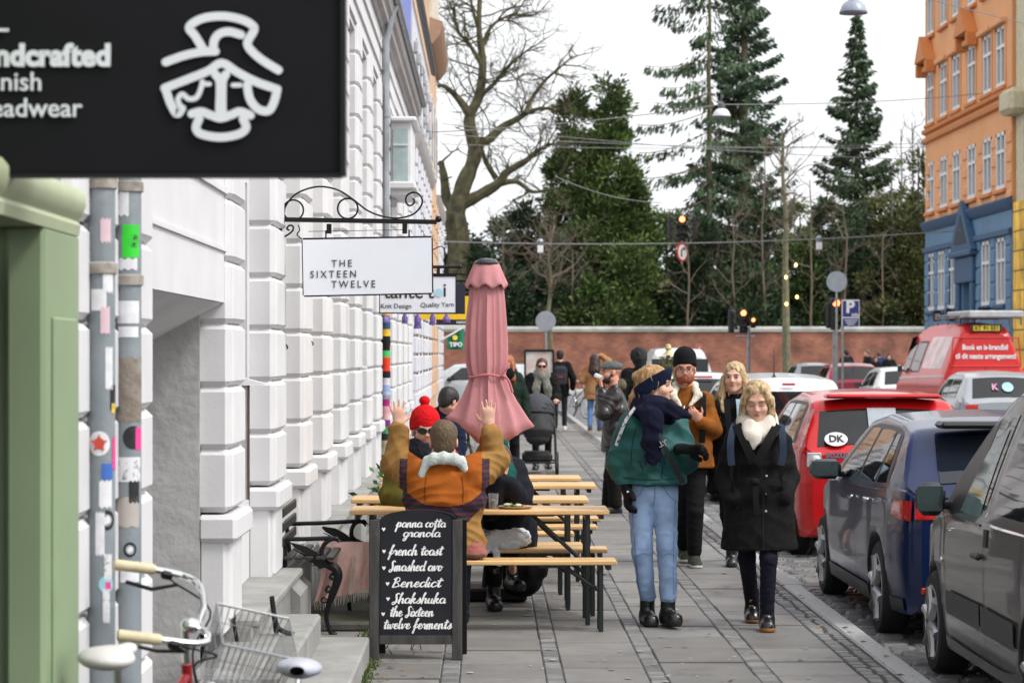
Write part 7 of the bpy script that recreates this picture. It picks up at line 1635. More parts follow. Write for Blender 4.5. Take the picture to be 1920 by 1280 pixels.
p.strip('lapel', [B_(1382, 795, -.09), B_(1396, 828, -.175), B_(1414, 868, -.185)], .055, lap, nrm=(-.25, -1, .2)); p.strip('lapel', [B_(1458, 795, -.09), B_(1440, 828, -.175), B_(1418, 868, -.187)], .055, lap, nrm=(.25, -1, .2))
p.decal('front_edge', cj, [B_(1424, 875, 0), B_(1427, 950, 0), B_(1426, 1026, 0)], .006, coat_l)
for sg, x in ((-1, 1383), (1, 1459)): p.decal('pocket_welt', cj, [B_(x - sg * 5, 922, 0), B_(x + sg * 4, 952, 0)], .016, coat_l); p.decal('sleeve_seam', cj, [B_(x + sg * -6, 835, 0), B_(x - sg * 1, 875, 0), B_(x + sg * 1, 912, 0)], .005, coat_l)
belt = cloth('coat_belt', (.010, .010, .0105), .9)
p.strip('belt', [B_(1378, 908, -.12), B_(1400, 902, -.178), B_(1424, 903, -.182), B_(1450, 903, -.172), B_(1472, 906, -.11)], .042, belt); p.strip('belt_end', [B_(1416, 902, -.195), B_(1417, 930, -.205), B_(1419, 965, -.20)], .036, belt); p.strip('belt_end', [B_(1420, 902, -.195), B_(1436, 914, -.20), B_(1446, 932, -.19)], .032, belt)
b = MB(); b.ell(B_(1416, 903, -.196), (.028, .018, .024)); b.build('belt_knot', belt, p.root)
b = MB()
for (px, py) in ((1437, 892), (1437, 925), (1436, 958)): b.ell(B_(px, py, -.19), (.008, .006, .008))
b.build('button', mat('button_grey', (.35, .35, .36), .3), p.root)
strap_m = cloth('denim_strap', hx('#2c3646'), .85, var=.2)
for (xa, xb, xc) in ((1376, 1370, 1372), (1464, 1468, 1464)):
 p.strip('backpack_strap', [B_(xa + (6 if xa < 1420 else -4), 796, .04), B_(xa, 800, -.07), B_(xb, 826, -.135), B_(xb, 852, -.15), B_(xc, 872, -.15)], .044, strap_m, t=.012); p.strip('backpack_webbing', [B_(xc, 872, -.15), B_(xc, 900, -.14), B_(xc + 2, 925, -.11)], .018, blackish)
b = MB(); b.box(B_(1420, 860, .22), (.30, .14, .40), bv=.05); b.build('backpack', strap_m, p.root)
# 3 --- bearded man with beanie
J = JP(1290, 19.85, head=(1284, 692, 0), neck=(1286, 728, .03), shL=(1253, 753, .02), shR=(1322, 753, .02), elL=(1245, 812, .05), wrL=(1255, 862, -.02), elR=(1338, 806, .02), wrR=(1313, 790, -.19),
    hipL=(1279, 870, .02), hipR=(1305, 870, .02), knL=(1280, 960, .10), knR=(1303, 958, -.06), anL=(1283, 1040, .40), anR=(1302, 1046, -.02))
J['anL'].z = .10; J['anR'].z = .088
J.update(fwd=Vector((-.06, -1, -.06)), toeL=Vector((0, -1, 0)), toeR=Vector((.05, -1, 0)))
p = Person('bearded man with glasses, black beanie and brown shearling jacket', 1290, 19.85, J, k=1.05, h=.009, skin=m_skin2, male=True, brow=mat('brow_ginger', (.16, .06, .03), .8), hands=[('R', (-.55, -.3, .6), (.2, 1, 0), -1, .9, .0)])
suede = cloth('brown_suede', hx('#7f4a1a'), .9, var=.25, vs=8, bump=.3); C_ = lambda px, py, dy: JP(1290, 19.85, a=(px, py, dy))['a']
p.jacket(suede, PZ(876, 19.85), b=.030, fold=.009, freq=22, fl=1.36, cuff=.01); p.trousers(blackish, b=.002, cut=.12, fold=.006, thigh=.084, knee=.066, ankle=.056); p.shoes(mat('olive_canvas', hx('#40471f'), .8, col2=(.015, .015, .015)), mat('white_sole', (.6, .6, .57), .6), boot=.02, name='shoe', L=.165, sole=.03)
p.beanie(blackish, top=.128, low=.045); p.glasses(m_ctrim); p.beard(mat('ginger_beard', hx('#7d3a20'), .8, var=.4, vs=60, bump=.6)); p.hair(mat('ginger_hair', hx('#6d3a20'), .7), 'short', fold=.002, vol=.96)
sh = cloth('cream_shearling', hx('#d8d0bd'), .98, var=.1, vs=40, bump=1.0, bs=70)
sd = p.sdf(.009)
for sg, x in ((-1, 1262), (1, 1308)): sd.cap(C_(1285 + sg * 15, 722, .03), C_(1285 + sg * 24, 740, -.10), .030, .032, .02); sd.cap(C_(1285 + sg * 24, 740, -.10), C_(1285 + sg * 9, 760, -.16), .030, .014, .02)
sd.cap(C_(1266, 722, .05), C_(1304, 722, .05), .03, None, .02); sdf_obj('collar', sd, sh, p.root, .006, 60, 3)
p.strip('backpack_strap', [C_(1318, 735, .02), C_(1318, 744, -.10), C_(1318, 770, -.16), C_(1317, 800, -.165), C_(1316, 830, -.14)], .05, blackish, t=.014); p.strip('chest_strap', [C_(1260, 772, -.15), C_(1285, 768, -.185), C_(1318, 764, -.175)], .022, blackish)
p.strip('zip', [C_(1283, 760, -.17), C_(1282, 810, -.19), C_(1281, 872, -.17)], .008, M['chrome'])
b = MB(); b.box(C_(1290, 790, .24), (.32, .2, .46), bv=.06); b.build('backpack', blackish, p.root)
# 4 --- blonde woman in the black parka
J = JP(1374, 20.0, head=(1377, 708, 0), neck=(1374, 745, .03), shL=(1343, 772, .02), shR=(1408, 772, .02), elL=(1335, 832, .03), wrL=(1340, 885, -.03), elR=(1418, 832, .03), wrR=(1414, 885, -.03),
    hipL=(1361, 880, .02), hipR=(1388, 880, .02), knL=(1363, 965, -.05), knR=(1390, 965, .10), anL=(1372, 1046, -.10), anR=(1398, 1040, .40))
J['anL'].z = .088; J['anR'].z = .10; J.update(fwd=Vector((-.30, -1, .0)), toeL=Vector((-.1, -1, 0)), toeR=Vector((.1, -1, 0)))
p = Person('long haired blonde woman in an open black parka behind the woman in the long coat', 1374, 20.0, J, k=1.03, h=.009, brow=m_brow_l); D_ = lambda px, py, dy: JP(1374, 20.0, a=(px, py, dy))['a']
p.jacket(blackish, PZ(925, 20.0), b=.036, name='parka', fold=.011, freq=22, flare=.012); p.trousers(blackish, b=-.008, cut=.16, thigh=.084, knee=.062, ankle=.050); p.shoes(m_bootl, m_sole_b, boot=.09, name='boot', L=.15)
p.hair(blonde, 'long', parts=[((-.085, .0, .0), (-.105, .04, -.14), .03, .034), ((-.105, .04, -.14), (-.11, .07, -.30), .036, .02), ((.085, .0, .0), (.10, .03, -.14), .028, .032), ((.10, .03, -.14), (.075, .09, -.28), .034, .02), ((0, -.09, 0), (0, -.09, -.2), .075, .07)], fold=.009, freq=75)
p.strip('jumper', [D_(1388, 748, -.10), D_(1390, 770, -.165), D_(1390, 800, -.18)], .075, cloth('pale_blue_jumper', hx('#8fa7b4'))); p.strip('jacket_edge', [D_(1362, 748, -.10), D_(1366, 790, -.175), D_(1372, 850, -.185)], .05, cloth('parka_edge', (.009, .009, .01)), nrm=(-.2, -1, .1)); p.strip('jacket_edge', [D_(1404, 748, -.10), D_(1404, 790, -.165), D_(1400, 850, -.175)], .045, cloth('parka_edge2', (.009, .009, .01)), nrm=(.2, -1, .1))
p.strip('zip', [D_(1372, 800, -.19), D_(1374, 850, -.195)], .008, M['chrome'])
# 5 --- man in flat cap eating
J = JP(1152, 26.6, head=(1146, 698, 0), neck=(1153, 728, .0), shL=(1152, 742, -.17), shR=(1150, 742, .17), elL=(1131, 776, -.24), wrL=(1129, 730, -.10), elR=(1128, 774, .2), wrR=(1126, 722, .05),
    hipL=(1155, 830, -.09), hipR=(1155, 830, .09), knL=(1152, 890, -.10), knR=(1146, 890, .10), anL=(1154, 948, -.10), anR=(1140, 948, .12))
J['anL'].z = J['anR'].z = .088; J.update(fwd=Vector((-.97, -.22, .0)), toeL=Vector((-1, -.2, 0)), toeR=Vector((-1, .1, 0)))
p = Person('man in a grey flat cap and dark leather jacket eating a sandwich', 1152, 26.6, J, k=1.05, h=.011, skin=m_skin2, male=True, hands=[('L', (-.2, .2, 1), (1, 0, 0), 1, .7, 0), ('R', (-.2, .2, 1), (1, 0, 0), 1, .7, 0)])
leather = mat('dark_brown_leather', (.012, .009, .008), .32, var=.3, vs=8, bump=.3, bs=30, coat=.15); E_ = lambda px, py, dy: JP(1152, 26.6, a=(px, py, dy))['a']
p.jacket(leather, PZ(846, 26.6), b=.034, name='leather_jacket', fold=.014, freq=24); p.trousers(cloth('dark_brown_trousers', (.008, .006, .0055)), b=.01, cut=.09, knee=.07, ankle=.06); p.shoes(m_bootl, m_sole_b, name='shoe', L=.17); p.beard(mat('dark_beard', (.045, .03, .022), .8, bump=.5))
sd = p.hsdf(.24, h=.009); Rn = np.array(p.R); sd.ell(p.T((0, -.012, .062)), (.096, .122, .062), Rn, .01); sd.ell(p.T((0, .075, .052)), (.07, .062, .022), Rn, .03); sd.half(p.T((0, 0, .030)), V3(p.R @ Vector((0, .12, -1)))); sdf_obj('flat_cap', sd, cloth('grey_tweed', hx('#5d605f'), .95, var=.4, vs=60), p.root, .002, 60, 2)
sd = p.hsdf(.24, h=.011, down=.1); sd.cap(p.T((0, -.10, -.13)), p.T((0, -.03, -.12)), .07, .06, .03); sdf_obj('hood', sd, cloth('khaki_hood', hx('#5f5848')), p.root, .006, 40, 2)
sw_ = thing('sandwich', tuple(p.root.location + E_(1124, 712, -.02)), 'wrapped sandwich held at the mouth of the man in the flat cap', 'sandwich'); b = MB(); b.box((0, 0, 0), (.10, .08, .09), Matrix.Rotation(.4, 3, 'Y'), bv=.03); b.build('bread', mat('bread', hx('#c88a4a'), .8, var=.3, vs=30), sw_); b = MB(); b.box((-.005, 0, .035), (.11, .09, .05), Matrix.Rotation(.4, 3, 'Y'), bv=.012); b.build('wrapper', M['white'], sw_)
# 6 --- dark curly haired passer-by behind them
J = gen(1.80, 200, .0); p = Person('dark curly haired passer-by in black beside the white van', 1198, 33.0, J, k=1.03, h=.013, eyes=False, lips=False)
p.hair(mat('black_curls', (.010, .009, .009), .8, bump=1.0, bs=50), 'long', vol=1.25, fold=.016, freq=60, parts=[((0, -.09, 0), (0, -.08, -.10), .08, .07)]); p.jacket(blackish, .70, b=.04); p.trousers(blackish); p.shoes(m_bootl, m_sole_b, name='shoe')
# 7 --- woman with her hand on her head, walking away
J = gen(1.72, 176, .42); J['elR'] = J['shR'] + Vector((.15, .03, .17)); J['wrR'] = J['head'] + Vector((.11, -.02, .12)); J['elL'] = J['shL'] + Vector((-.10, -.02, -.26)); J['wrL'] = J['elL'] + Vector((-.05, .15, .14))
if J['shR'].x < J['shL'].x: J['elR'] = J['shR']; J['elL'], J['wrL'], J['elR'], J['wrR'] = J['shL'] + Vector((.24, .0, .12)), J['head'] + Vector((.02, -.05, .15)), J['shR'] + Vector((-.09, .02, -.26)), J['shR'] + Vector((-.14, .18, -.12))
p = Person('woman with long dark hair walking away in a tan coat, one hand on her head', 1115, 54.0, J, k=1.03, h=.013, eyes=False, lips=False, hands=[('R', (-.9, 0, -.2), (0, 0, -1), 1, .3, .1)])
p.jacket(cloth('tan_coat', hx('#a97d55')), .72, b=.035, name='coat', flare=.03); p.trousers(cloth('mid_blue_denim', hx('#5f7fb0')), cut=.12); p.shoes(mat('brown_leather', (.07, .035, .02), .5), M['white'], name='shoe')
p.hair(mat('dark_auburn_hair', (.030, .013, .009), .45, var=.4, vs=30, bump=.6, stretch=(1, 1, .2)), 'long', vol=1.06, parts=[((0, -.09, .02), (0, -.12, -.22), .11, .13), ((0, -.12, -.22), (.02, -.11, -.42), .13, .06)], fold=.012, freq=40)
# 8 --- man with the backpack walking away
J = gen(1.82, 180, .25); p = Person('man in a black jacket walking away with a dark backpack', 1050, 54.6, J, k=1.04, h=.013, eyes=False, lips=False, male=True)
p.jacket(blackish, .80, b=.035); p.trousers(cloth('charcoal_trousers', (.035, .036, .042)), cut=.11); p.shoes(M['white'], M['white'], name='shoe'); p.hair(mat('black_hair', (.012, .011, .011), .6, bump=.5), 'short')
b = MB(); b.box((0, -.22, 1.24), (.32, .16, .46), bv=.07); b.box((0, -.305, 1.16), (.24, .05, .24), bv=.03); bp = b.build('backpack', cloth('grey_backpack', (.035, .035, .042)), p.root); b = MB(); b.box((0, -.335, 1.22), (.14, .006, .022)); b.build('backpack_label', mat('red_label', (.45, .03, .05), .6), bp)
# 9 --- woman pushing the pushchair
J = gen(1.67, 0, .2); J['elL'] = J['shL'] + Vector((.05 if J['shL'].x > 0 else -.05, -.10, -.27)); J['wrL'] = J['elL'] + Vector((-.02 if J['shL'].x > 0 else .02, -.25, -.03)); J['elR'] = J['shR'] + Vector((.05 if J['shR'].x > 0 else -.05, -.10, -.27)); J['wrR'] = J['elR'] + Vector((-.02 if J['shR'].x > 0 else .02, -.25, -.03))
p = Person('woman with sunglasses and a grey scarf pushing the black pushchair', 1016, 36.4, J, k=1.0, h=.011, hands=[('L', (0, -1, -.1), (0, 0, -1), 1, .9, 0), ('R', (0, -1, -.1), (0, 0, -1), -1, .9, 0)], eyes=False)
p.jacket(blackish, .62, b=.045, name='coat', fold=.014, freq=30, flare=.02); p.trousers(blackish, b=-.005); p.shoes(m_bootl, m_sole_b, boot=.08); p.hair(mat('dark_brown_hair', (.05, .028, .017), .5, var=.3, vs=30, bump=.4), 'long', parts=[((0, -.09, .03), (0, -.11, -.02), .06, .05)]); p.glasses(m_ctrim, lens=m_eyed, shade=True, w=.030, hgt=.024)
p.ring(cloth('grey_scarf', hx('#77776f'), .95), z=-.14, r=.085, t=.05, f0=.01, tails=[[(Vector((-.06, -.13, 1.36)), .06), (Vector((-.09, -.17, 1.22)), .065), (Vector((-.10, -.17, 1.05)), .05)], [(Vector((.05, -.13, 1.36)), .06), (Vector((.08, -.17, 1.22)), .065), (Vector((.11, -.16, 1.08)), .05)]])
# 10 --- red-haired woman behind the parasol
J = gen(1.72, 20, .1); J['fwd'] = Vector((-.5, -.85, 0)); p = Person('auburn haired woman in a dark green coat just right of the parasol', 949, 33.5, J, k=1.02, h=.011, brow=m_brow_l)
p.jacket(cloth('bottle_green_coat', (.010, .022, .014)), .62, b=.04, name='coat', flare=.02); p.trousers(blackish); p.shoes(m_bootl, m_sole_b, boot=.06); p.hair(mat('auburn_hair', hx('#8c4a24'), .5, var=.4, vs=30, bump=.5, stretch=(1, 1, .25), col2=hx('#b06a38')), 'long', parts=[((s_ * .085, .0, .0), (s_ * .11, .03, -.2), .03, .04) for s_ in (-1, 1)] + [((0, -.09, 0), (0, -.09, -.18), .075, .08)], fold=.008)
p.ring(blackish, z=-.14, r=.085, t=.055, f0=.01)
# 11 --- seated man with both arms raised, from behind
Y11 = 15.27
J = JP(834, Y11, head=(832, 826, .04), neck=(832, 868, .01), shL=(781, 893, .02), shR=(886, 893, .02), elL=(744, 872, .20), wrL=(748, 800, .16), elR=(926, 866, .20), wrR=(918, 800, .16),
    hipL=(813, 1022, .06), hipR=(856, 1022, .06), knL=(806, 1016, .52), knR=(866, 1016, .52), anL=(806, 1150, .46), anR=(866, 1150, .46))
J['anL'].z = J['anR'].z = .088; J.update(fwd=Vector((-.05, 1, .02)), toeL=Vector((0, 1, 0)), toeR=Vector((0, 1, 0)))
p = Person('seated man seen from behind throwing both hands up, in an orange and tan jacket', 834, Y11, J, k=1.03, h=.0065, male=True, eyes=False, lips=False, hands=[('L', (-.10, .0, 1), (0, 1, 0), -1, -.04, .22), ('R', (-.04, .0, 1), (0, 1, 0), 1, -.04, .14)], skin=m_skin)
G_ = lambda px, py, dy: JP(834, Y11, a=(px, py, dy))['a']
tan = cloth('tan_corduroy', hx('#94703f'), .92, var=.18, vs=10, bump=.4); orange = cloth('orange_suede', hx('#8f4a14'), .88, var=.35, vs=7, bump=.3, col2=hx('#a65b1e'))
band = bpy.data.materials.new('patterned_navy_knit'); band.use_nodes = True
_t = band.node_tree; _b = _t.nodes['Principled BSDF']; _b.inputs['Roughness'].default_value = .95
_tc = _t.nodes.new('ShaderNodeTexCoord'); _mp = _t.nodes.new('ShaderNodeMapping'); _mp.inputs['Scale'].default_value = (22, 22, 9.5); _ch = _t.nodes.new('ShaderNodeTexWave'); _ch.wave_type = 'BANDS'; _ch.bands_direction = 'Z'; _ch.inputs['Scale'].default_value = 1.0; _ch.inputs['Distortion'].default_value = 1.4; _ch.inputs['Detail'].default_value = 3; _ch.inputs['Detail Scale'].default_value = 3
_r = _t.nodes.new('ShaderNodeValToRGB'); _t.links.new(_tc.outputs['Object'], _mp.inputs[0]); _t.links.new(_mp.outputs[0], _ch.inputs[0]); _t.links.new(_ch.outputs[0], _r.inputs[0]); _t.links.new(_r.outputs[0], _b.inputs['Base Color'])
e = _r.color_ramp.elements; e[0].position = 0; e[0].color = (.012, .014, .030, 1); e[1].position = .92; e[1].color = (.09, .012, .018, 1); q = e.new(.55); q.color = (.016, .016, .026, 1); q = e.new(.70); q.color = (.07, .012, .02, 1)
zy = PZ(945, Y11 - .15); zb = PZ(1003, Y11 - .15); shx = (J['shL'].x, J['shR'].x)
def jm(C):
 x, y, z = C[:, 0], C[:, 1], C[:, 2]; xc = (shx[0] + shx[1]) / 2; dx = np.abs(x - xc)
 sag = zy + .55 * np.maximum(dx - .10, 0) ** 2 * 6 - .012 * np.cos(x * 12); low = zb + 1.0 * np.maximum(dx - .07, 0)
 arm = dx > .235; body = np.where(z > sag, 0, np.where(z > low, 1, 2))
 # sleeves: dark patterned panel at the shoulder, then tan
 sl = np.where((z < J['elL'].z + .05) & (dx < .285), 1, 2); return np.where(arm & (z > sag - .12), sl, body).astype(np.int32)
oj = p.jacket([orange, band, tan], PZ(1038, Y11), b=.060, fold=.021, freq=21, fl=1.36, mfun=jm, sleeve=.98, cuff=.004, flare=.01)
for x in (800, 866): p.decal('yoke_seam', oj, [G_(x, 892, 0), G_(x + (-3 if x < 830 else 3), 915, 0), G_(x + (-2 if x < 830 else 2), 938, 0)], .005, cloth('suede_seam', hx('#5c2e0c')), d=(0, 1, 0))
b = MB();
for n_ in 'LR':
 w_ = J['wr' + n_]; d_ = (w_ - J['el' + n_]).normalized(); b.tube([w_ - d_ * .035, w_ - d_ * .005, w_ + d_ * .004], [.047, .045, .040], 16)
b.build('cuff', cloth('black_rib_knit', (.012, .012, .014)), p.root)
sd = p.sdf(.008);
pts = [G_(790, 888, -.075), G_(800, 866, -.08), G_(812, 860, -.10), G_(832, 858, -.105), G_(852, 860, -.10), G_(866, 866, -.08), G_(876, 890, -.07)]
for a_, b__ in zip(pts[:-1], pts[1:]): sd.cap(a_, b__, .024, .024, .02, ax=(0, 0, 1), fl=1.5)
sdf_obj('collar', sd, cloth('pale_fleece', hx('#c3cbc6'), .98, bump=.8, bs=80), p.root, .003, 50, 3)
p.hair(mat('short_brown_hair', hx('#50402e'), .7, var=.45, vs=55, bump=.7, bs=120, col2=hx('#6b5740')), 'short', fold=.005, freq=150, vol=.985)
b = MB(); b.tube(spline([G_(800, 872, .05), G_(806, 860, .1), G_(812, 850, .12)], 4), .016, 8); b.tube(spline([G_(866, 872, .05), G_(860, 860, .1), G_(854, 848, .12)], 4), .016, 8); b.build('hood_edge', cloth('red_cotton', hx('#b4262a')), p.root)
p.trousers(dk_denim, cut=.12, b=.0); p.shoes(m_bootl, m_sole_b, boot=.04)
# 12 --- man with the red bobble hat facing us
Y12 = 16.22
J = JP(792, Y12, head=(797, 806, -.08), neck=(794, 846, -.02), shL=(751, 878, 0), shR=(840, 876, 0), elL=(737, 930, -.08), wrL=(775, 952, -.30), elR=(856, 930, -.08), wrR=(828, 952, -.30),
    hipL=(776, 1016, 0), hipR=(814, 1016, 0), knL=(770, 1018, -.42), knR=(822, 1018, -.42), anL=(772, 1140, -.32), anR=(822, 1140, -.32))
J['anL'].z = J['anR'].z = .088; J.update(fwd=Vector((.16, -1, -.04)), toeL=Vector((0, -1, 0)), toeR=Vector((0, -1, 0)))
p = Person('seated man in a red bobble hat and sunglasses facing the camera', 792, Y12, J, k=1.04, h=.008, male=True, eyes=False, hands=[('L', (.6, -.6, -.1), (0, 0, -1), -1, .4, 0), ('R', (-.6, -.6, -.1), (0, 0, -1), 1, .4, 0)])
H_ = lambda px, py, dy: JP(792, Y12, a=(px, py, dy))['a']
p.jacket(cloth('olive_coat', hx('#57511f'), .85, var=.25, vs=5), .40, b=.05, name='coat', fold=.014, freq=20); p.trousers(blackish); p.shoes(m_bootl, m_sole_b, boot=.03)
p.beanie(cloth('red_knit', hx('#c8161c'), .95, var=.15, vs=40, bump=.9, bs=60), top=.160, low=.022, pom=True, vol=1.06, ridge=.0025); p.glasses(m_ctrim, lens=m_eyed, shade=True, w=.030, hgt=.022, y=.112)
p.beard(mat('stubble', hx('#8d6a57'), .8, var=.3, vs=80)); p.ring(cloth('dark_navy_scarf', (.014, .015, .022)), z=-.145, r=.085, t=.05, f0=.01, tails=[[(H_(792, 862, -.17), .06), (H_(790, 900, -.22), .05)]])
b = MB(); b.tube(spline([H_(760, 868, -.09), H_(766, 850, -.08), H_(772, 842, -.06)], 4), .02, 8); b.build('collar', cloth('olive_collar', hx('#6a6327')), p.root)
# 13 --- woman leaning over the table on the right
Y13 = 16.2
J = JP(950, Y13, head=(919, 862, -.28), neck=(932, 876, -.14), shL=(921, 898, -.18), shR=(961, 884, .02), elL=(915, 950, -.28), wrL=(935, 890, -.36), elR=(972, 938, -.12), wrR=(946, 900, -.34),
    hipL=(938, 1004, .06), hipR=(974, 1004, .12), knL=(925, 1012, .42), knR=(958, 1008, .52), anL=(926, 1110, .30), anR=(962, 1080, .62))
J['anL'].z = .088; J['anR'].z = .19; J.update(fwd=Vector((-.75, -.55, -.35)), toeL=Vector((.1, -1, 0)), toeR=Vector((.35, -1, .02)))
p = Person('person in dark navy leaning over the front table in tall laced boots', 950, Y13, J, k=1.0, h=.008, hands=[('L', (.2, -.2, .6), (-.6, .6, 0), 1, .8, 0), ('R', (-.5, -.2, .6), (.3, .8, 0), -1, .6, 0)])
K_ = lambda px, py, dy: JP(950, Y13, a=(px, py, dy))['a']
p.jacket(cloth('dark_navy_jacket', (.007, .008, .014)), .42, b=.05, fold=.014, freq=22); p.trousers(blackish, b=.01, cut=.2); p.shoes(m_bootl, m_sole_b, boot=.16, L=.15, sole=.045, r=.046)
p.hair(mat('chestnut_hair', hx('#5a3a26'), .5, bump=.5, var=.4, vs=30), 'long', parts=[((0, -.09, 0), (0, -.10, -.14), .07, .05)]); p.ring(cloth('teal_scarf', hx('#14504a')), z=-.13, r=.09, t=.05, f0=0, tails=[[(K_(940, 835, -.05), .05), (K_(946, 860, -.05), .05)]])
# 14 --- stooped figure in a navy jacket left of the parasol
Y14 = 24.0
J = JP(830, Y14, head=(842, 752, -.05), neck=(834, 768, .0), shL=(806, 783, 0), shR=(852, 790, .05), elL=(800, 830, .0), wrL=(810, 865, -.15), elR=(858, 840, 0), wrR=(850, 870, -.15), hipL=(816, 880, .1), hipR=(846, 880, .1), knL=(816, 885, -.3), knR=(846, 885, -.3), anL=(816, 965, -.25), anR=(846, 965, -.25))
J['anL'].z = J['anR'].z = .088; J.update(fwd=Vector((.55, .6, -.4)), toeL=Vector((0, -1, 0)), toeR=Vector((0, -1, 0)))
p = Person('dark haired person in a navy jacket bent forward left of the parasol', 830, Y14, J, k=1.03, h=.010, eyes=False, lips=False, skin=m_skin2)
p.jacket(cloth('navy_quilt', hx('#141d33')), PZ(900, Y14), b=.045, fold=.012); p.trousers(blackish); p.shoes(m_bootl, m_sole_b); p.hair(mat('near_black_hair', (.014, .011, .010), .5, bump=.6), 'short', vol=1.05, fold=.006)
# 15 --- five people waiting by the far crossing
for i, (px, Y, H_f, yaw, lab, cc, hc, hk) in enumerate((
  (1587, 96.0, 1.88, 200, 'dark haired man in black seen from behind at the far crossing', (.014, .014, .018), (.02, .014, .011), 'short'),
  (1627, 97.0, 1.88, 285, 'fair haired man in a dark coat turned left at the far crossing', (.014, .014, .018), (.16, .09, .05), 'short'),
  (1648, 98.5, 1.82, 180, 'brown haired man in a blue jacket at the far crossing', (.020, .035, .11), (.09, .05, .03), 'short'),
  (1641, 94.0, 1.62, 10, 'short woman with a black bob facing the camera at the far crossing', (.012, .012, .014), (.012, .01, .01), 'long'),
  (1667, 95.0, 1.72, -10, 'woman with long black hair facing the camera at the far crossing', (.012, .012, .014), (.012, .01, .01), 'long'))):
 J = gen(H_f, yaw, 0); p = Person(lab, px, Y, J, k=H_f / 1.72, h=.018, eyes=(abs(yaw) < 30), lips=False)
 p.jacket(cloth('far_jacket_%d' % i, cc), .75, b=.05); p.trousers(blackish); p.shoes(m_bootl, m_sole_b, name='shoe')
 p.hair(mat('far_hair_%d' % i, hc, .6, bump=.4), hk, parts=[((0, -.09, 0), (0, -.09, -.25 if i == 4 else -.10), .08, .08)] + [((s_ * .085, 0, 0), (s_ * .10, .03, -.25 if i == 4 else -.1), .03, .04) for s_ in (-1, 1)] if hk == 'long' else [], vol=1.05)
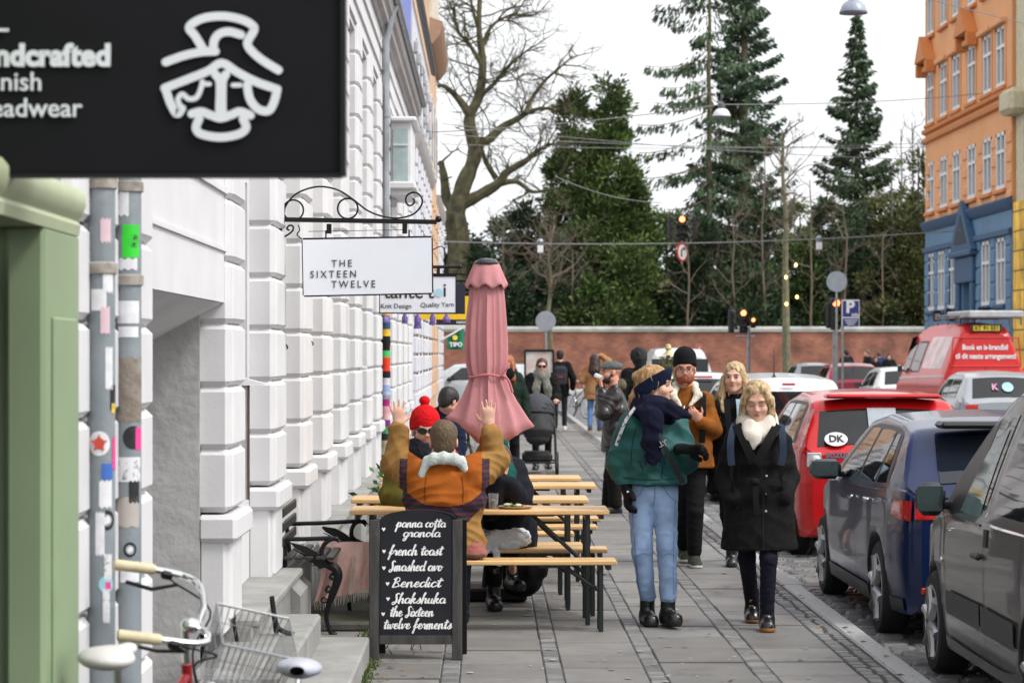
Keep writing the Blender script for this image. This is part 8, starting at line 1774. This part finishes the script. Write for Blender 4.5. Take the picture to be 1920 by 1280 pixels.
# ------------------------------------------------------------------ bicycles
def bicycle(loc, heading, label, frame_m=None, steer=0.0, roll=0.0, basket=None, saddle_m=None, group=None, rack=True, grip_m=None, detail=True, scale=1.0, stem=.14):
 """local: +x forward, origin under the rear hub; heading in degrees from +X"""
 t = thing('bicycle', loc, label, 'bicycle', group); t.rotation_euler = (math.radians(roll), 0, math.radians(heading)); t.rotation_mode = 'XYZ'
 t.matrix_world = Matrix.Translation(loc) @ Matrix.Scale(scale, 4) @ Matrix.Rotation(math.radians(heading), 4, 'Z') @ Matrix.Rotation(math.radians(roll), 4, 'X')
 r = .33; WB = 1.06
 def wheel(par, c):
  b = MB(); R_ = Matrix.Rotation(math.radians(90), 3, 'X'); ring = [Vector((r * math.cos(a), 0, r * math.sin(a))) for a in np.linspace(0, 2 * math.pi, 41)]
  b.tube(ring, .017, 8); w = b.build('wheel', M['rubber'], par, loc=c)
  b = MB(); b.tube([p * .94 for p in ring], .009, 6); b.cyl((0, -.03, 0), (0, .03, 0), .02, 10)
  for k in range(28): a = k * 2 * math.pi / 28; b.tube([(.02 * math.cos(a + .5), .02 * (-1) ** k, .02 * math.sin(a + .5)), (r * .93 * math.cos(a), 0, r * .93 * math.sin(a))], .0012, 3, False)
  b.build('rim', M['chrome'], w, fix=False)
 wheel(t, (0, 0, r))
 HT = Vector((.83, 0, .86)); HB = Vector((.91, 0, .60)); BB = Vector((.44, 0, .29)); ST = Vector((.27, 0, .80)); b = MB()
 b.tube([HB, HT], .018, 10); b.tube([BB, HB.lerp(HT, .2)], .017, 10); b.tube([BB, ST], .015, 10); b.tube([BB.lerp(ST, .55), HT.lerp(HB, .15)], .015, 10)
 for s_ in (-1, 1): b.tube([(0, s_ * .06, r), BB], .009, 6); b.tube([(0, s_ * .06, r), ST - Vector((0, 0, .1))], .008, 6)
 b.build('frame', frame_m, t)
 b = MB(); b.lathe([(.09, -.01), (.095, 0), (.09, .01)], 24, BB + Vector((0, -.05, 0)), Matrix.Rotation(math.radians(90), 3, 'X')); b.tube([BB, BB + Vector((.12, -.09, -.12))], .010, 6); b.tube([BB, BB + Vector((-.12, .09, .12))], .010, 6); b.box(BB + Vector((.12, -.13, -.12)), (.09, .09, .025), bv=.008); b.box(BB + Vector((-.12, .13, .12)), (.09, .09, .025), bv=.008); b.build('crank', M['grey'], t)
 b = MB(); b.cyl(ST, ST + Vector((-.03, 0, .13)), .012, 8); b.build('seat_post', M['chrome'], t)
 sd = SDF((-.2, -.15, .8), (.3, .15, 1.05), .008); c = ST + Vector((-.06, 0, .16)); sd.ell(c + Vector((-.06, 0, 0)), (.10, .085, .035), None, .02); sd.cap(c, c + Vector((.16, 0, .015)), .045, .022, .03, ax=(0, 0, 1), fl=.6)
 sdf_obj('saddle', sd, saddle_m or M['black'], t, 0, it=2)
 b = MB()                                                        # mudguard, rack, rear lamp
 arc = [Vector((.365 * math.cos(a), 0, r + .365 * math.sin(a))) for a in np.linspace(math.radians(25), math.radians(200), 20)]
 b.loft([[p + Vector((0, -.028, -.012)), p + Vector((0, 0, .004)), p + Vector((0, .028, -.012))] for p in arc], False, False); b.build('mudguard', M['chrome'] if rack else M['black'], t, fix=False)
 if rack:
  b = MB(); z = .74
  for y in (-.07, 0, .07): b.tube([(-.32, y, z), (.16, y, z)], .006, 6)
  for x in (-.32, -.1, .14): b.tube([(x, -.07, z), (x, .07, z)], .005, 6)
  for s_ in (-1, 1): b.tube([(0, s_ * .07, r), (-.18, s_ * .07, z)], .005, 6)
  b.build('rack', M['chrome'], t); b = MB(); b.ell((-.37, 0, .64), (.02, .045, .03)); b.build('rear_lamp', m_lamp, t)
 # steering assembly turned about the head tube
 ax = (HT - HB).normalized(); S = Matrix.Translation(HT) @ Matrix.Rotation(math.radians(steer), 4, ax) @ Matrix.Translation(-HT)
 def put(o, keep=True): o.matrix_local = S; return o
 b = MB(); FH = Vector((WB, 0, r)); cr = HB + (HB - HT) * .1
 for s_ in (-1, 1): b.tube([cr + Vector((0, s_ * .05, 0)), FH + Vector((-.02, s_ * .055, .12)), FH + Vector((0, s_ * .055, 0))], .010, 8)
 b.box(cr, (.03, .11, .03), bv=.01); put(b.build('fork', M['chrome'], t))
 h = bpy.data.objects.new('front_hub', None)
 b = MB(); ring = [FH + Vector((r * math.cos(a), 0, r * math.sin(a))) for a in np.linspace(0, 2 * math.pi, 41)]; b.tube(ring, .017, 8); fw = put(b.build('wheel', M['rubber'], t))
 b = MB(); b.tube([FH + (p - FH) * .94 for p in ring], .009, 6)
 for k in range(28): a = k * 2 * math.pi / 28; b.tube([FH + Vector((0, .02 * (-1) ** k, 0)), FH + Vector((r * .93 * math.cos(a), 0, r * .93 * math.sin(a)))], .0012, 3, False)
 b.build('rim', M['chrome'], fw, fix=False)
 b = MB(); ST2 = HT + ax * stem; b.tube([HT, ST2], .013, 10); b.ell(ST2 + Vector((.02, 0, 0)), (.035, .03, .025))
 bar = [(-.22, -.29, .04), (-.12, -.29, .05), (-.0, -.275, .055), (.05, -.22, .05), (.06, -.1, .03), (.045, 0, .0), (.06, .1, .03), (.05, .22, .05), (-.0, .275, .055), (-.12, .29, .05), (-.22, .29, .04)]
 q = spline([ST2 + Vector(p) for p in bar], 5); b.tube(q, .0115, 10); hb = put(b.build('handlebar', M['chrome'], t))
 for s_ in (-1, 1):
  b = MB(); b.tube([ST2 + Vector((-.24, s_ * .29, .037)), ST2 + Vector((-.235, s_ * .29, .038)), ST2 + Vector((-.11, s_ * .29, .05)), ST2 + Vector((-.10, s_ * .29, .05))], [.012, .019, .018, .014], 12); b.build('grip', grip_m or M['black'], hb)
  b = MB(); b.tube([ST2 + Vector((-.07, s_ * .285, .045)), ST2 + Vector((-.02, s_ * .27, .02)), ST2 + Vector((-.10, s_ * .25, -.005)), ST2 + Vector((-.19, s_ * .255, -.0))], .007, 6); b.box(ST2 + Vector((-.06, s_ * .285, .045)), (.04, .04, .03), bv=.008); b.tube(spline([ST2 + Vector((-.03, s_ * .26, .03)), ST2 + Vector((.10, s_ * .18, -.01)), ST2 + Vector((.06, s_ * .05, -.12)), HB + Vector((.03, 0, .1))], 5), .004, 5); b.build('brake_lever', M['black'], hb)
 if basket:
  b = MB(); O = HT + Vector((.05, 0, -.06)); w, d, hh = (.33, .25, .22) if basket == 'wire' else (.36, .28, .24); T = lambda x, y, z: O + Vector((x * (d * (.82 + .18 * z / hh)) + .02, y * w / 2 * (.82 + .18 * z / hh), z))
  n = 11; wr = .0017 if basket == 'wire' else .005
  rim = [T(0, -1, hh), T(1, -1, hh), T(1, 1, hh), T(0, 1, hh), T(0, -1, hh)]; b.tube(rim, .0045 if basket == 'wire' else .016, 6)
  for zz in (0, .08, .16) if basket == 'wire' else np.linspace(0, hh, 12): b.tube([T(0, -1, zz), T(1, -1, zz), T(1, 1, zz), T(0, 1, zz), T(0, -1, zz)], wr if basket == 'wire' else .010, 5)
  for i in range(n + 1):
   u = i / n; b.tube([T(u, -1, hh), T(u, -1, 0), T(u, 1, 0), T(u, 1, hh)], wr, 4); v = u * 2 - 1; b.tube([T(0, v, hh), T(0, v, 0), T(1, v, 0), T(1, v, hh)], wr, 4)
  put(b.build('basket', mat('basket_wire', (.32, .33, .34), .4, .7) if basket == 'wire' else mat('wicker', hx('#6b543a'), .8, var=.4, vs=30), t))
 b = MB(); b.ell(HT + Vector((.09, 0, -.08)), (.04, .035, .035)); put(b.build('front_lamp', M['chrome'], t))
 return t
grip = mat('cream_grip', hx('#c9bb9c'), .6, var=.08, vs=30)
bicycle((-1.165, 6.66, 0), 76, scale=.935, label='red bicycle with cream grips and a wire basket leaning by the drainpipes', frame_m=mat('bicycle_red', (.36, .015, .02), .3, coat=.6), steer=-66, roll=4, basket='wire', saddle_m=mat('white_saddle', (.58, .56, .54), .5, var=.15), grip_m=grip)
bicycle((-.615, 7.4, 0), -88, 'small second bicycle with a pale covered saddle at the bottom edge', mat('bicycle_black', (.02, .02, .025), .3, coat=.5), scale=.84, stem=-.06, saddle_m=mat('silver_saddle_cover', (.42, .43, .50), .35, var=.2, bump=.3, bs=12), rack=False, roll=-3)
bicycle((PX(842, 29.5), 29.5, 0), 75, 'dark bicycle with a wicker basket parked left of the parasol', M['black'], basket='wicker', steer=25, grip_m=grip)
bicycle((PX(1072, 69.5), 70.2, -.11), -65, 'dark bicycle with pale grips parked past the man with the backpack', mat('far_bike', (.03, .03, .035), .4), grip_m=M['white'], steer=15)
# ------------------------------------------------------------------ pushchair
def pushchair():
 Y = 35.3; t = thing('pushchair', (PX(1007, Y), Y, 0), 'black pushchair with a dark grey hood', 'pushchair')
 hood = mat('hood_grey', (.045, .047, .055), .8, var=.15, bump=.3); blk = mat('pushchair_black', (.012, .012, .013), .7, bump=.2)
 sd = SDF((-.32, -.5, .4), (.32, .45, 1.25), .012); sd.ell((0, .05, .87), (.265, .34, .30), None, .01); sd.half((0, 0, .86), (0, -.12, -1)); sdf_obj('hood', sd, hood, t, .004, 30, 1)
 sd = SDF((-.32, -.6, .2), (.32, .5, 1.0), .012); sd.ell((0, -.06, .72), (.25, .42, .23), None, .02); sd.cap((-.0, -.40, .62), (0, -.42, .52), .14, .10, .05, ax=(1, 0, 0), fl=1.7); sd.half((0, 0, .88), (0, 0, 1)); sdf_obj('seat_tub', sd, blk, t, .004, 30, 2)
 b = MB()
 for k in range(4): b.tube([(.262 * math.cos(a), .05 - .33 * math.sin(.2 + k * .33), .86 + .27 * math.sin(a) * math.cos(.2 + k * .33) + .01) for a in np.linspace(0, math.pi, 15)], .006, 5)
 b.build('hood_rib', blk, t)
 b = MB()
 for s_ in (-1, 1): b.tube([(s_ * .25, .52, 1.04), (s_ * .26, .30, .78), (s_ * .27, -.05, .50), (s_ * .27, -.38, .16)], .015, 8); b.tube([(s_ * .26, .15, .66), (s_ * .28, .40, .16)], .014, 8); b.tube([(s_ * .27, -.38, .16), (s_ * .28, .40, .16)], .012, 8)
 b.tube([(-.25, .52, 1.04), (.25, .52, 1.04)], .017, 8); b.tube([(-.27, -.38, .17), (.27, -.38, .17)], .012, 8); b.tube([(-.28, .40, .17), (.28, .40, .17)], .012, 8); b.build('frame', blk, t)
 b = MB(); b.box((0, 0, .24), (.44, .62, .16), bv=.05); b.build('basket', blk, t)
 for (x, y, r) in ((-.28, -.38, .10), (.28, -.38, .10), (-.30, .40, .15), (.30, .40, .15)):
  b = MB(); b.lathe([(r * .4, -.022), (r * .95, -.024), (r, 0), (r * .95, .024), (r * .4, .022)], 20, (0, 0, 0), Matrix.Rotation(math.radians(90), 3, 'Y')); b.build('wheel', M['rubber'], t, loc=(x, y, r))
pushchair()
# ------------------------------------------------------------------ loose things on the benches
Yb = 16.14; t = thing('cloth', (PX(935, Yb), Yb, .45), 'white knotted cloth lying over the edge of the bench', 'cloth')
sd = SDF((-.3, -.25, -.28), (.32, .25, .25), .008); sd.ell((.05, .0, .07), (.17, .11, .085), None, .03); sd.ell((-.09, -.04, .07), (.10, .08, .06), None, .03); sd.cap((-.06, -.12, .06), (-.12, -.16, -.06), .025, .03, .02, ax=(0, 1, 0), fl=.5); sd.cap((-.04, -.12, .06), (.0, -.17, -.08), .025, .03, .02, ax=(0, 1, 0), fl=.5); sd.cap((-.06, -.10, .08), (-.02, -.12, .12), .03, .02, .02); sd.half((0, 0, .004), (0, -1.5, -1)) if False else None
sdf_obj('cloth', sd, cloth('white_cotton', hx('#eff1f6'), .9), t, .017, 38, 5)
Yb = 15.28; t = thing('folded_blanket', (PX(884, Yb) - .005, Yb, .45), 'striped multicoloured folded blanket on the front bench', 'blanket')
m_str = mat('striped_wool', (.05, .12, .09), .95, vs=3, stretch=(.5, .5, 16), col2=(.45, .08, .07), dirt=((.5, .45, .35), 5, .58)); sd = SDF((-.14, -.14, -.02), (.14, .14, .2), .008); sd.ell((0, 0, .07), (.085, .11, .075), None, .02); sd.ell((.02, -.03, .04), (.09, .09, .04), None, .02); sdf_obj('wool', sd, m_str, t, .006, 40, 6)
Yb = 16.95; t = thing('bag', (PX(984, Yb), Yb, .12), 'round black bag hanging under the second bench', 'bag')
sd = SDF((-.22, -.2, -.1), (.22, .2, .45), .01); sd.ell((0, 0, .14), (.17, .14, .15), None, .02); sd.ell((-.02, 0, .02), (.14, .12, .10), None, .04); sdf_obj('bag_body', sd, blackish, t, .010, 22, 3); b = MB(); b.tube(spline([(-.08, 0, .27), (-.04, -.02, .35), (.04, -.02, .35), (.08, 0, .27)], 5), .008, 6); b.build('strap', blackish, t)
Yp = 34.5; t = thing('topiary', (PX(1253, Yp), Yp, 0), 'clipped yellow green column of leaves with a pale finial on top', 'topiary')
b = MB(); b.lathe([(.16, 0), (.19, .36), (.17, .36), (.15, .33)], 20); b.build('pot', M['black'], t); b = MB(); b.cyl((0, 0, .3), (0, 0, 1.75), .03, 8); b.build('stem', m_bark2, t)
lf = LF(); rs = rng(31); n = 2600; a = rs.uniform(0, 6.28, n); rr = .115 * rs.uniform(.6, 1.05, n); C = np.stack([rr * np.cos(a), rr * np.sin(a), rs.uniform(.4, 1.70, n)], 1); lf.add(C, np.stack([np.cos(a), np.sin(a), rs.normal(0, .8, n)], 1), rs.uniform(.02, .05, n), rs.uniform(.012, .03, n)); lf.build('leaves', mat('yellow_green_leaves', (.16, .17, .03), .7, island=.6), t)
b = MB(); b.lathe([(.10, 0), (.05, .04), (.03, .07), (.05, .10), (.035, .15), (.004, .165)], 16, (0, 0, 1.72)); b.build('finial', mat('pale_gold', (.55, .45, .22), .4, .3), t)
Yr = 52.0; t = thing('poster_stand', (PX(1011, Yr), Yr, 0), 'black framed poster stand with pale and green posters left of the backpack man', 'poster stand')
b = MB(); w = (1038 - 985) * Yr / FPX; zt = PZ(657, Yr); zb_ = .25
for s_ in (-1, 1): b.box((s_ * w / 2, 0, zt / 2), (.04, .04, zt))
b.box((0, 0, zt), (w, .04, .05)); b.box((0, 0, zb_), (w, .04, .05)); b.build('frame', M['black'], t)
b = MB(); b.box((0, .02, (zt + zb_) / 2), (w - .04, .02, zt - zb_ - .05)); b.build('poster', mat('poster_print', (.62, .60, .58), .5, vs=5, col2=(.55, .40, .36), dirt=((.06, .35, .12), 3.5, .57)), t)
Yq = 18.6; t = thing('potted_plant', (PX(758, Yq), Yq, .0), 'small leafy green plant in a pot between the tables and the white wall', 'plant')
b = MB(); b.lathe([(.12, 0), (.16, .55), (.14, .55), (.10, .05)], 18); b.build('pot', m_stone, t); lf = LF(); n = 500; g = rng(8).normal(size=(n, 3)) * np.array([.10, .10, .09]); lf.add(g + np.array([0, 0, .68]), g + np.array([0, 0, .1]), rng(9).uniform(.03, .08, n), rng(10).uniform(.02, .045, n)); lf.build('leaves', mat('bright_leaves', (.05, .14, .03), .6, island=.5), t)
# ------------------------------------------------------------------ street furniture at the junction
def disc(b, c, r, t_=.02, mi=0): b.lathe([(r * .98, 0), (r, t_ / 2), (r * .98, t_), (.001, t_)], 32, c, Matrix.Rotation(math.radians(-90), 3, 'X'), mi)
gback = mat('sign_back_grey', (.30, .33, .37), .45, .3, var=.08)
def round_sign(px, py, Y, d_px, label, pole_dx=0):
 t = thing('road_sign', (PX(px, Y), Y, -.1), label, 'road sign'); r = d_px / 2 * Y / FPX; z = PZ(py, Y) + .1
 b = MB(); disc(b, (0, 0, z), r); b.build('disc', gback, t); b = MB(); b.cyl((pole_dx, .04, 0), (pole_dx, .04, z + r * .5), .035, 10); b.box((0, .03, z - r * .4), (r * 1.1, .03, .05)); b.build('pole', M['steel'], t); return t
round_sign(1023, 602, 58, 38, 'grey back of a round road sign above the poster stand')
round_sign(1569, 528, 66, 39, 'grey back of a round road sign on a pole beside the blue parking sign')
Yk = 67.0; t = thing('parking_sign', (PX(1595, Yk), Yk, -.1), 'blue parking sign with a white P on a grey pole', 'sign')
L = lambda px, py: (PX(px, Yk) - PX(1595, Yk), 0, PZ(py, Yk) + .1)
b = MB(); b.box(L(1595, 587), (33 * Yk / FPX, .03, 50 * Yk / FPX), bv=.01); b.build('border', M['white'], t)
b = MB(); b.box((0, -.018, L(0, 579)[2]), (30 * Yk / FPX, .01, 30 * Yk / FPX)); b.box((0, -.018, L(0, 604)[2]), (30 * Yk / FPX, .01, 15 * Yk / FPX)); pb = b.build('panel', mat('sign_blue', (.012, .03, .20), .4), t)
text_obj('lettering', 'P', .46, M['white'], pb, (-.02, -.026, L(0, 576)[2]), bold=.02); text_obj('lettering', 'info', .13, M['white'], pb, (.12, -.026, L(0, 590)[2]), bold=.004)
b = MB()
for k in range(3): b.box((0, -.026, L(0, 600 + k * 4)[2]), ((.36, .28, .20)[k], .006, .022))
b.build('text_lines', M['white'], pb); b = MB(); b.cyl((-.22, .04, 0), (-.22, .04, L(0, 562)[2]), .035, 10); b.build('pole', M['steel'], t)
m_red_on = mat('signal_red_on', (1.0, .16, .05), .3, emit=5); m_sig = mat('signal_black', (.015, .015, .016), .5); m_lens = mat('signal_lens_off', (.02, .015, .012), .2)
def signal(b_root, x, y, z, s=1.0, n=3, lit=0, yaw=0):
 R_ = Matrix.Rotation(math.radians(yaw), 3, 'Z'); O = Vector((x, y, z)); T = lambda p: O + R_ @ Vector(p)
 b = MB(); b.box(T((0, .08 * s, 0)), (.30 * s, .16 * s, .30 * s * n), R_, bv=.04 * s);
 for k in range(n):
  zz = (.30 * s) * ((n - 1) / 2 - k); ring = [T((.115 * s * math.cos(a), -.0, zz + .115 * s * math.sin(a))) for a in np.linspace(.0, math.pi, 11)]; b.loft([ring, [p + R_ @ Vector((0, -.18 * s, -.02 * s)) for p in ring]], False, False)
 h = b.build('signal_head', m_sig, b_root)
 for k in range(n):
  zz = (.30 * s) * ((n - 1) / 2 - k); b = MB(); b.lathe([(.10 * s, 0), (.07 * s, .012), (.003, .018)], 20, T((0, -.004, zz)), R_ @ Matrix.Rotation(math.radians(90), 3, 'X')); b.build('lens', m_red_on if k == lit else m_lens, h)
Ys = 84.0; t = thing('traffic_light', (PX(1404, Ys), Ys, -.1), 'traffic light cluster showing red on a grey pole before the brick wall', 'traffic light')
zc = PZ(602, Ys) + .1; b = MB(); b.cyl((0, .1, 0), (0, .1, zc - .2), .06, 12); b.tube([(-.45, .12, zc - .52), (.0, .12, zc - .55), (.22, .12, zc - .52)], .03, 8); b.build('pole', M['steel'], t)
signal(t, PX(1394, Ys) - PX(1404, Ys), 0, zc, .95); signal(t, PX(1375, Ys) - PX(1404, Ys), .1, zc, .9, lit=9, yaw=60); signal(t, PX(1413, Ys) - PX(1404, Ys), .1, zc - .05, .62, n=2)
Ys = 68.5; t = thing('traffic_light', (PX(1566, Ys), Ys, -.1), 'traffic light showing red half behind the blue parking sign', 'traffic light'); zc = PZ(588, Ys) + .1
b = MB(); b.cyl((0, .1, 0), (0, .1, zc + .3), .06, 12); b.build('pole', M['steel'], t); signal(t, .03, 0, zc, 1.0, yaw=10); signal(t, -.12, .1, zc - .05, .8, lit=9, yaw=75)
Yw = 82.0; t = thing('hanging_traffic_light', (PX(1279, Yw), Yw, PZ(452, Yw)), 'traffic light hanging on the wire above the street with a round no turn sign below', 'traffic light')
s_ = 48 * Yw / FPX / .9; signal(t, 0, 0, PZ(427, Yw) - PZ(452, Yw), s_); signal(t, -.32, .1, PZ(427, Yw) - PZ(452, Yw), s_ * .95, lit=9, yaw=70); signal(t, .32, .1, PZ(427, Yw) - PZ(452, Yw), s_ * .95, lit=9, yaw=-70)
b = MB(); b.cyl((0, .1, PZ(495, Yw) - PZ(452, Yw)), (0, .1, PZ(398, Yw) - PZ(452, Yw)), .03, 8); b.build('hanger', M['steel'], t)
b = MB(); R2 = Matrix.Rotation(math.radians(-90), 3, 'X'); rr = 18 * Yw / FPX; c0 = Vector((0, -.05, PZ(473, Yw) - PZ(452, Yw))); b.lathe([(rr, 0), (rr, .03)], 32, c0, R2); ds = b.build('disc', mat('sign_red', (.55, .02, .02), .4), t)
ds.matrix_local = Matrix.Translation(c0) @ Matrix.Rotation(math.radians(52), 4, 'Z') @ Matrix.Translation(-c0)
b = MB(); b.lathe([(rr * .8, 0), (rr * .8, .01)], 32, c0 + Vector((0, -.012, 0)), R2); b.build('disc_face', M['white'], ds)
b = MB(); b.tube([c0 + Vector((-.08, -.025, -.15)), c0 + Vector((-.08, -.025, .06)), c0 + Vector((.0, -.025, .13)), c0 + Vector((.10, -.025, .13))], .022, 6); b.add([c0 + Vector((.08, -.03, .20)), c0 + Vector((.08, -.03, .06)), c0 + Vector((.17, -.03, .13))], [(0, 1, 2)]); b.build('arrow', m_ctrim, ds)
# small red disc sign and white box by the van
Yd = 76.0; t = thing('road_sign', (PX(1311, Yd), Yd, -.1), 'small pinkish red round sign on a post by the white van', 'road sign'); b = MB(); disc(b, (0, 0, PZ(650, Yd) + .1), 11 * Yd / FPX / 1.6); b.build('disc', mat('sign_pink_red', (.65, .18, .18), .4), t); b = MB(); b.cyl((0, .03, 0), (0, .03, PZ(650, Yd) + .1), .04, 8); b.build('pole', M['white'], t)
# ------------------------------------------------------------------ wires and hanging lamps
m_wire = mat('wire_grey', (.22, .22, .22), .5, .3)
def wire(label, a, b_, sag=.3, r=.012):
 n = 24; pts = [Vector(a).lerp(Vector(b_), i / n) - Vector((0, 0, sag * 4 * (i / n) * (1 - i / n))) for i in range(n + 1)]; m = MB(); m.tube([p - Vector(a) for p in pts], r, 5); o = m.build('overhead_wire', m_wire, loc=a); tag(o, label, 'wire', 'overhead wires')
RX = 16.4
def WP(px, py, Y): return P(px, py, Y)
wire('overhead wire carrying the hanging traffic light and two lanterns', (PX(800, 82.0), 82.0, PZ(452, 82.0)), (PX(1800, 82.0), 82.0, PZ(432, 82.0)), .25, .022)
for (pa, ya, pb_, yb, Y, lab) in ((830, 232, 1740, 300, 66, 'uppermost thin wire in front of the conifers'), (830, 252, 1740, 276, 70, 'thin wire crossing just below the uppermost one'), (830, 270, 1740, 268, 74, 'third thin wire in front of the conifers'), (1040, 330, 1240, 380, 60, 'short slanting wire over the two topped conifer')):
 wire(lab, (PX(pa, Y), Y, PZ(ya, Y)), (PX(pb_, Y), Y, PZ(yb, Y)), .15, .010)
lampw = mat('lamp_shade_white', (.62, .64, .68), .35, var=.04, coat=.3); lampg = mat('lamp_shade_grey', (.28, .31, .38), .3, coat=.4)
def dome(px, py, Y, w_px, label, m, wires=True):
 t = thing('hanging_lamp', (PX(px, Y), Y, PZ(py, Y)), label, 'street lamp', 'lamps hanging over the street'); r = w_px / 2 * Y / FPX
 b = MB(); b.lathe([(r, 0), (r * .98, r * .15), (r * .85, r * .5), (r * .6, r * .78), (r * .3, r * .92), (.02, r * .95)], 28); b.build('shade', m, t); b = MB(); b.lathe([(r * 1.02, -.02), (r * 1.02, .01), (r * .9, -.01)], 28); b.build('shade_rim', M['grey'], t)
 b = MB(); b.lathe([(r * .38, r * .9), (r * .34, r * 1.4), (r * .1, r * 1.6)], 14); b.cyl((0, 0, r * 1.5), (0, 0, r * 2.9), r * .05, 6); b.ell((0, 0, r * 2.2), (r * .12, r * .12, r * .16)); b.build('fitting', M['grey'], t)
 return t
dome(1600, 24, 40, 52, 'big grey dome street lamp at the top edge above the slim spruce', lampg); dome(1353, 219, 55, 34, 'white dome street lamp hanging before the tall spruces', lampw); dome(1292, 277, 86, 22, 'smallest dome street lamp, low and left of the white one', lampw)
wire('wire holding the white dome lamp', (PX(760, 55), 55, PZ(250, 55)), (PX(1353, 55), 55, PZ(196, 55)), .1, .012); wire('wire from the white dome lamp to the orange house', (PX(1353, 55), 55, PZ(196, 55)), (16.4, 80, PZ(175, 80)), .1, .012)
wire('wire holding the big dome lamp from the left', (-1.2, 40, 8.3), (PX(1600, 40), 40, PZ(-40, 40)), .05, .01); wire('wire holding the big dome lamp from the right', (PX(1600, 40), 40, PZ(-40, 40)), (16.4, 62, 9.6), .05, .01)
def lantern(px, py, Y, label):
 t = thing('wire_lantern', (PX(px, Y), Y, PZ(py, Y)), label, 'lantern', 'lanterns on the wire'); b = MB(); b.lathe([(.10, .12), (.12, .24), (.07, .32), (.02, .34)], 12); b.build('fitting', M['steel'], t); b = MB(); b.box((0, 0, -.02), (.19, .19, .26), bv=.02); b.build('box', M['white'], t); b = MB(); b.cyl((0, 0, -.15), (0, 0, -.32), .02, 6); b.build('tail', M['steel'], t)
lantern(1013, 466, 81.9, 'white box lantern on the wire above the left street tree'); lantern(1536, 460, 81.9, 'white box lantern on the wire left of the orange house')
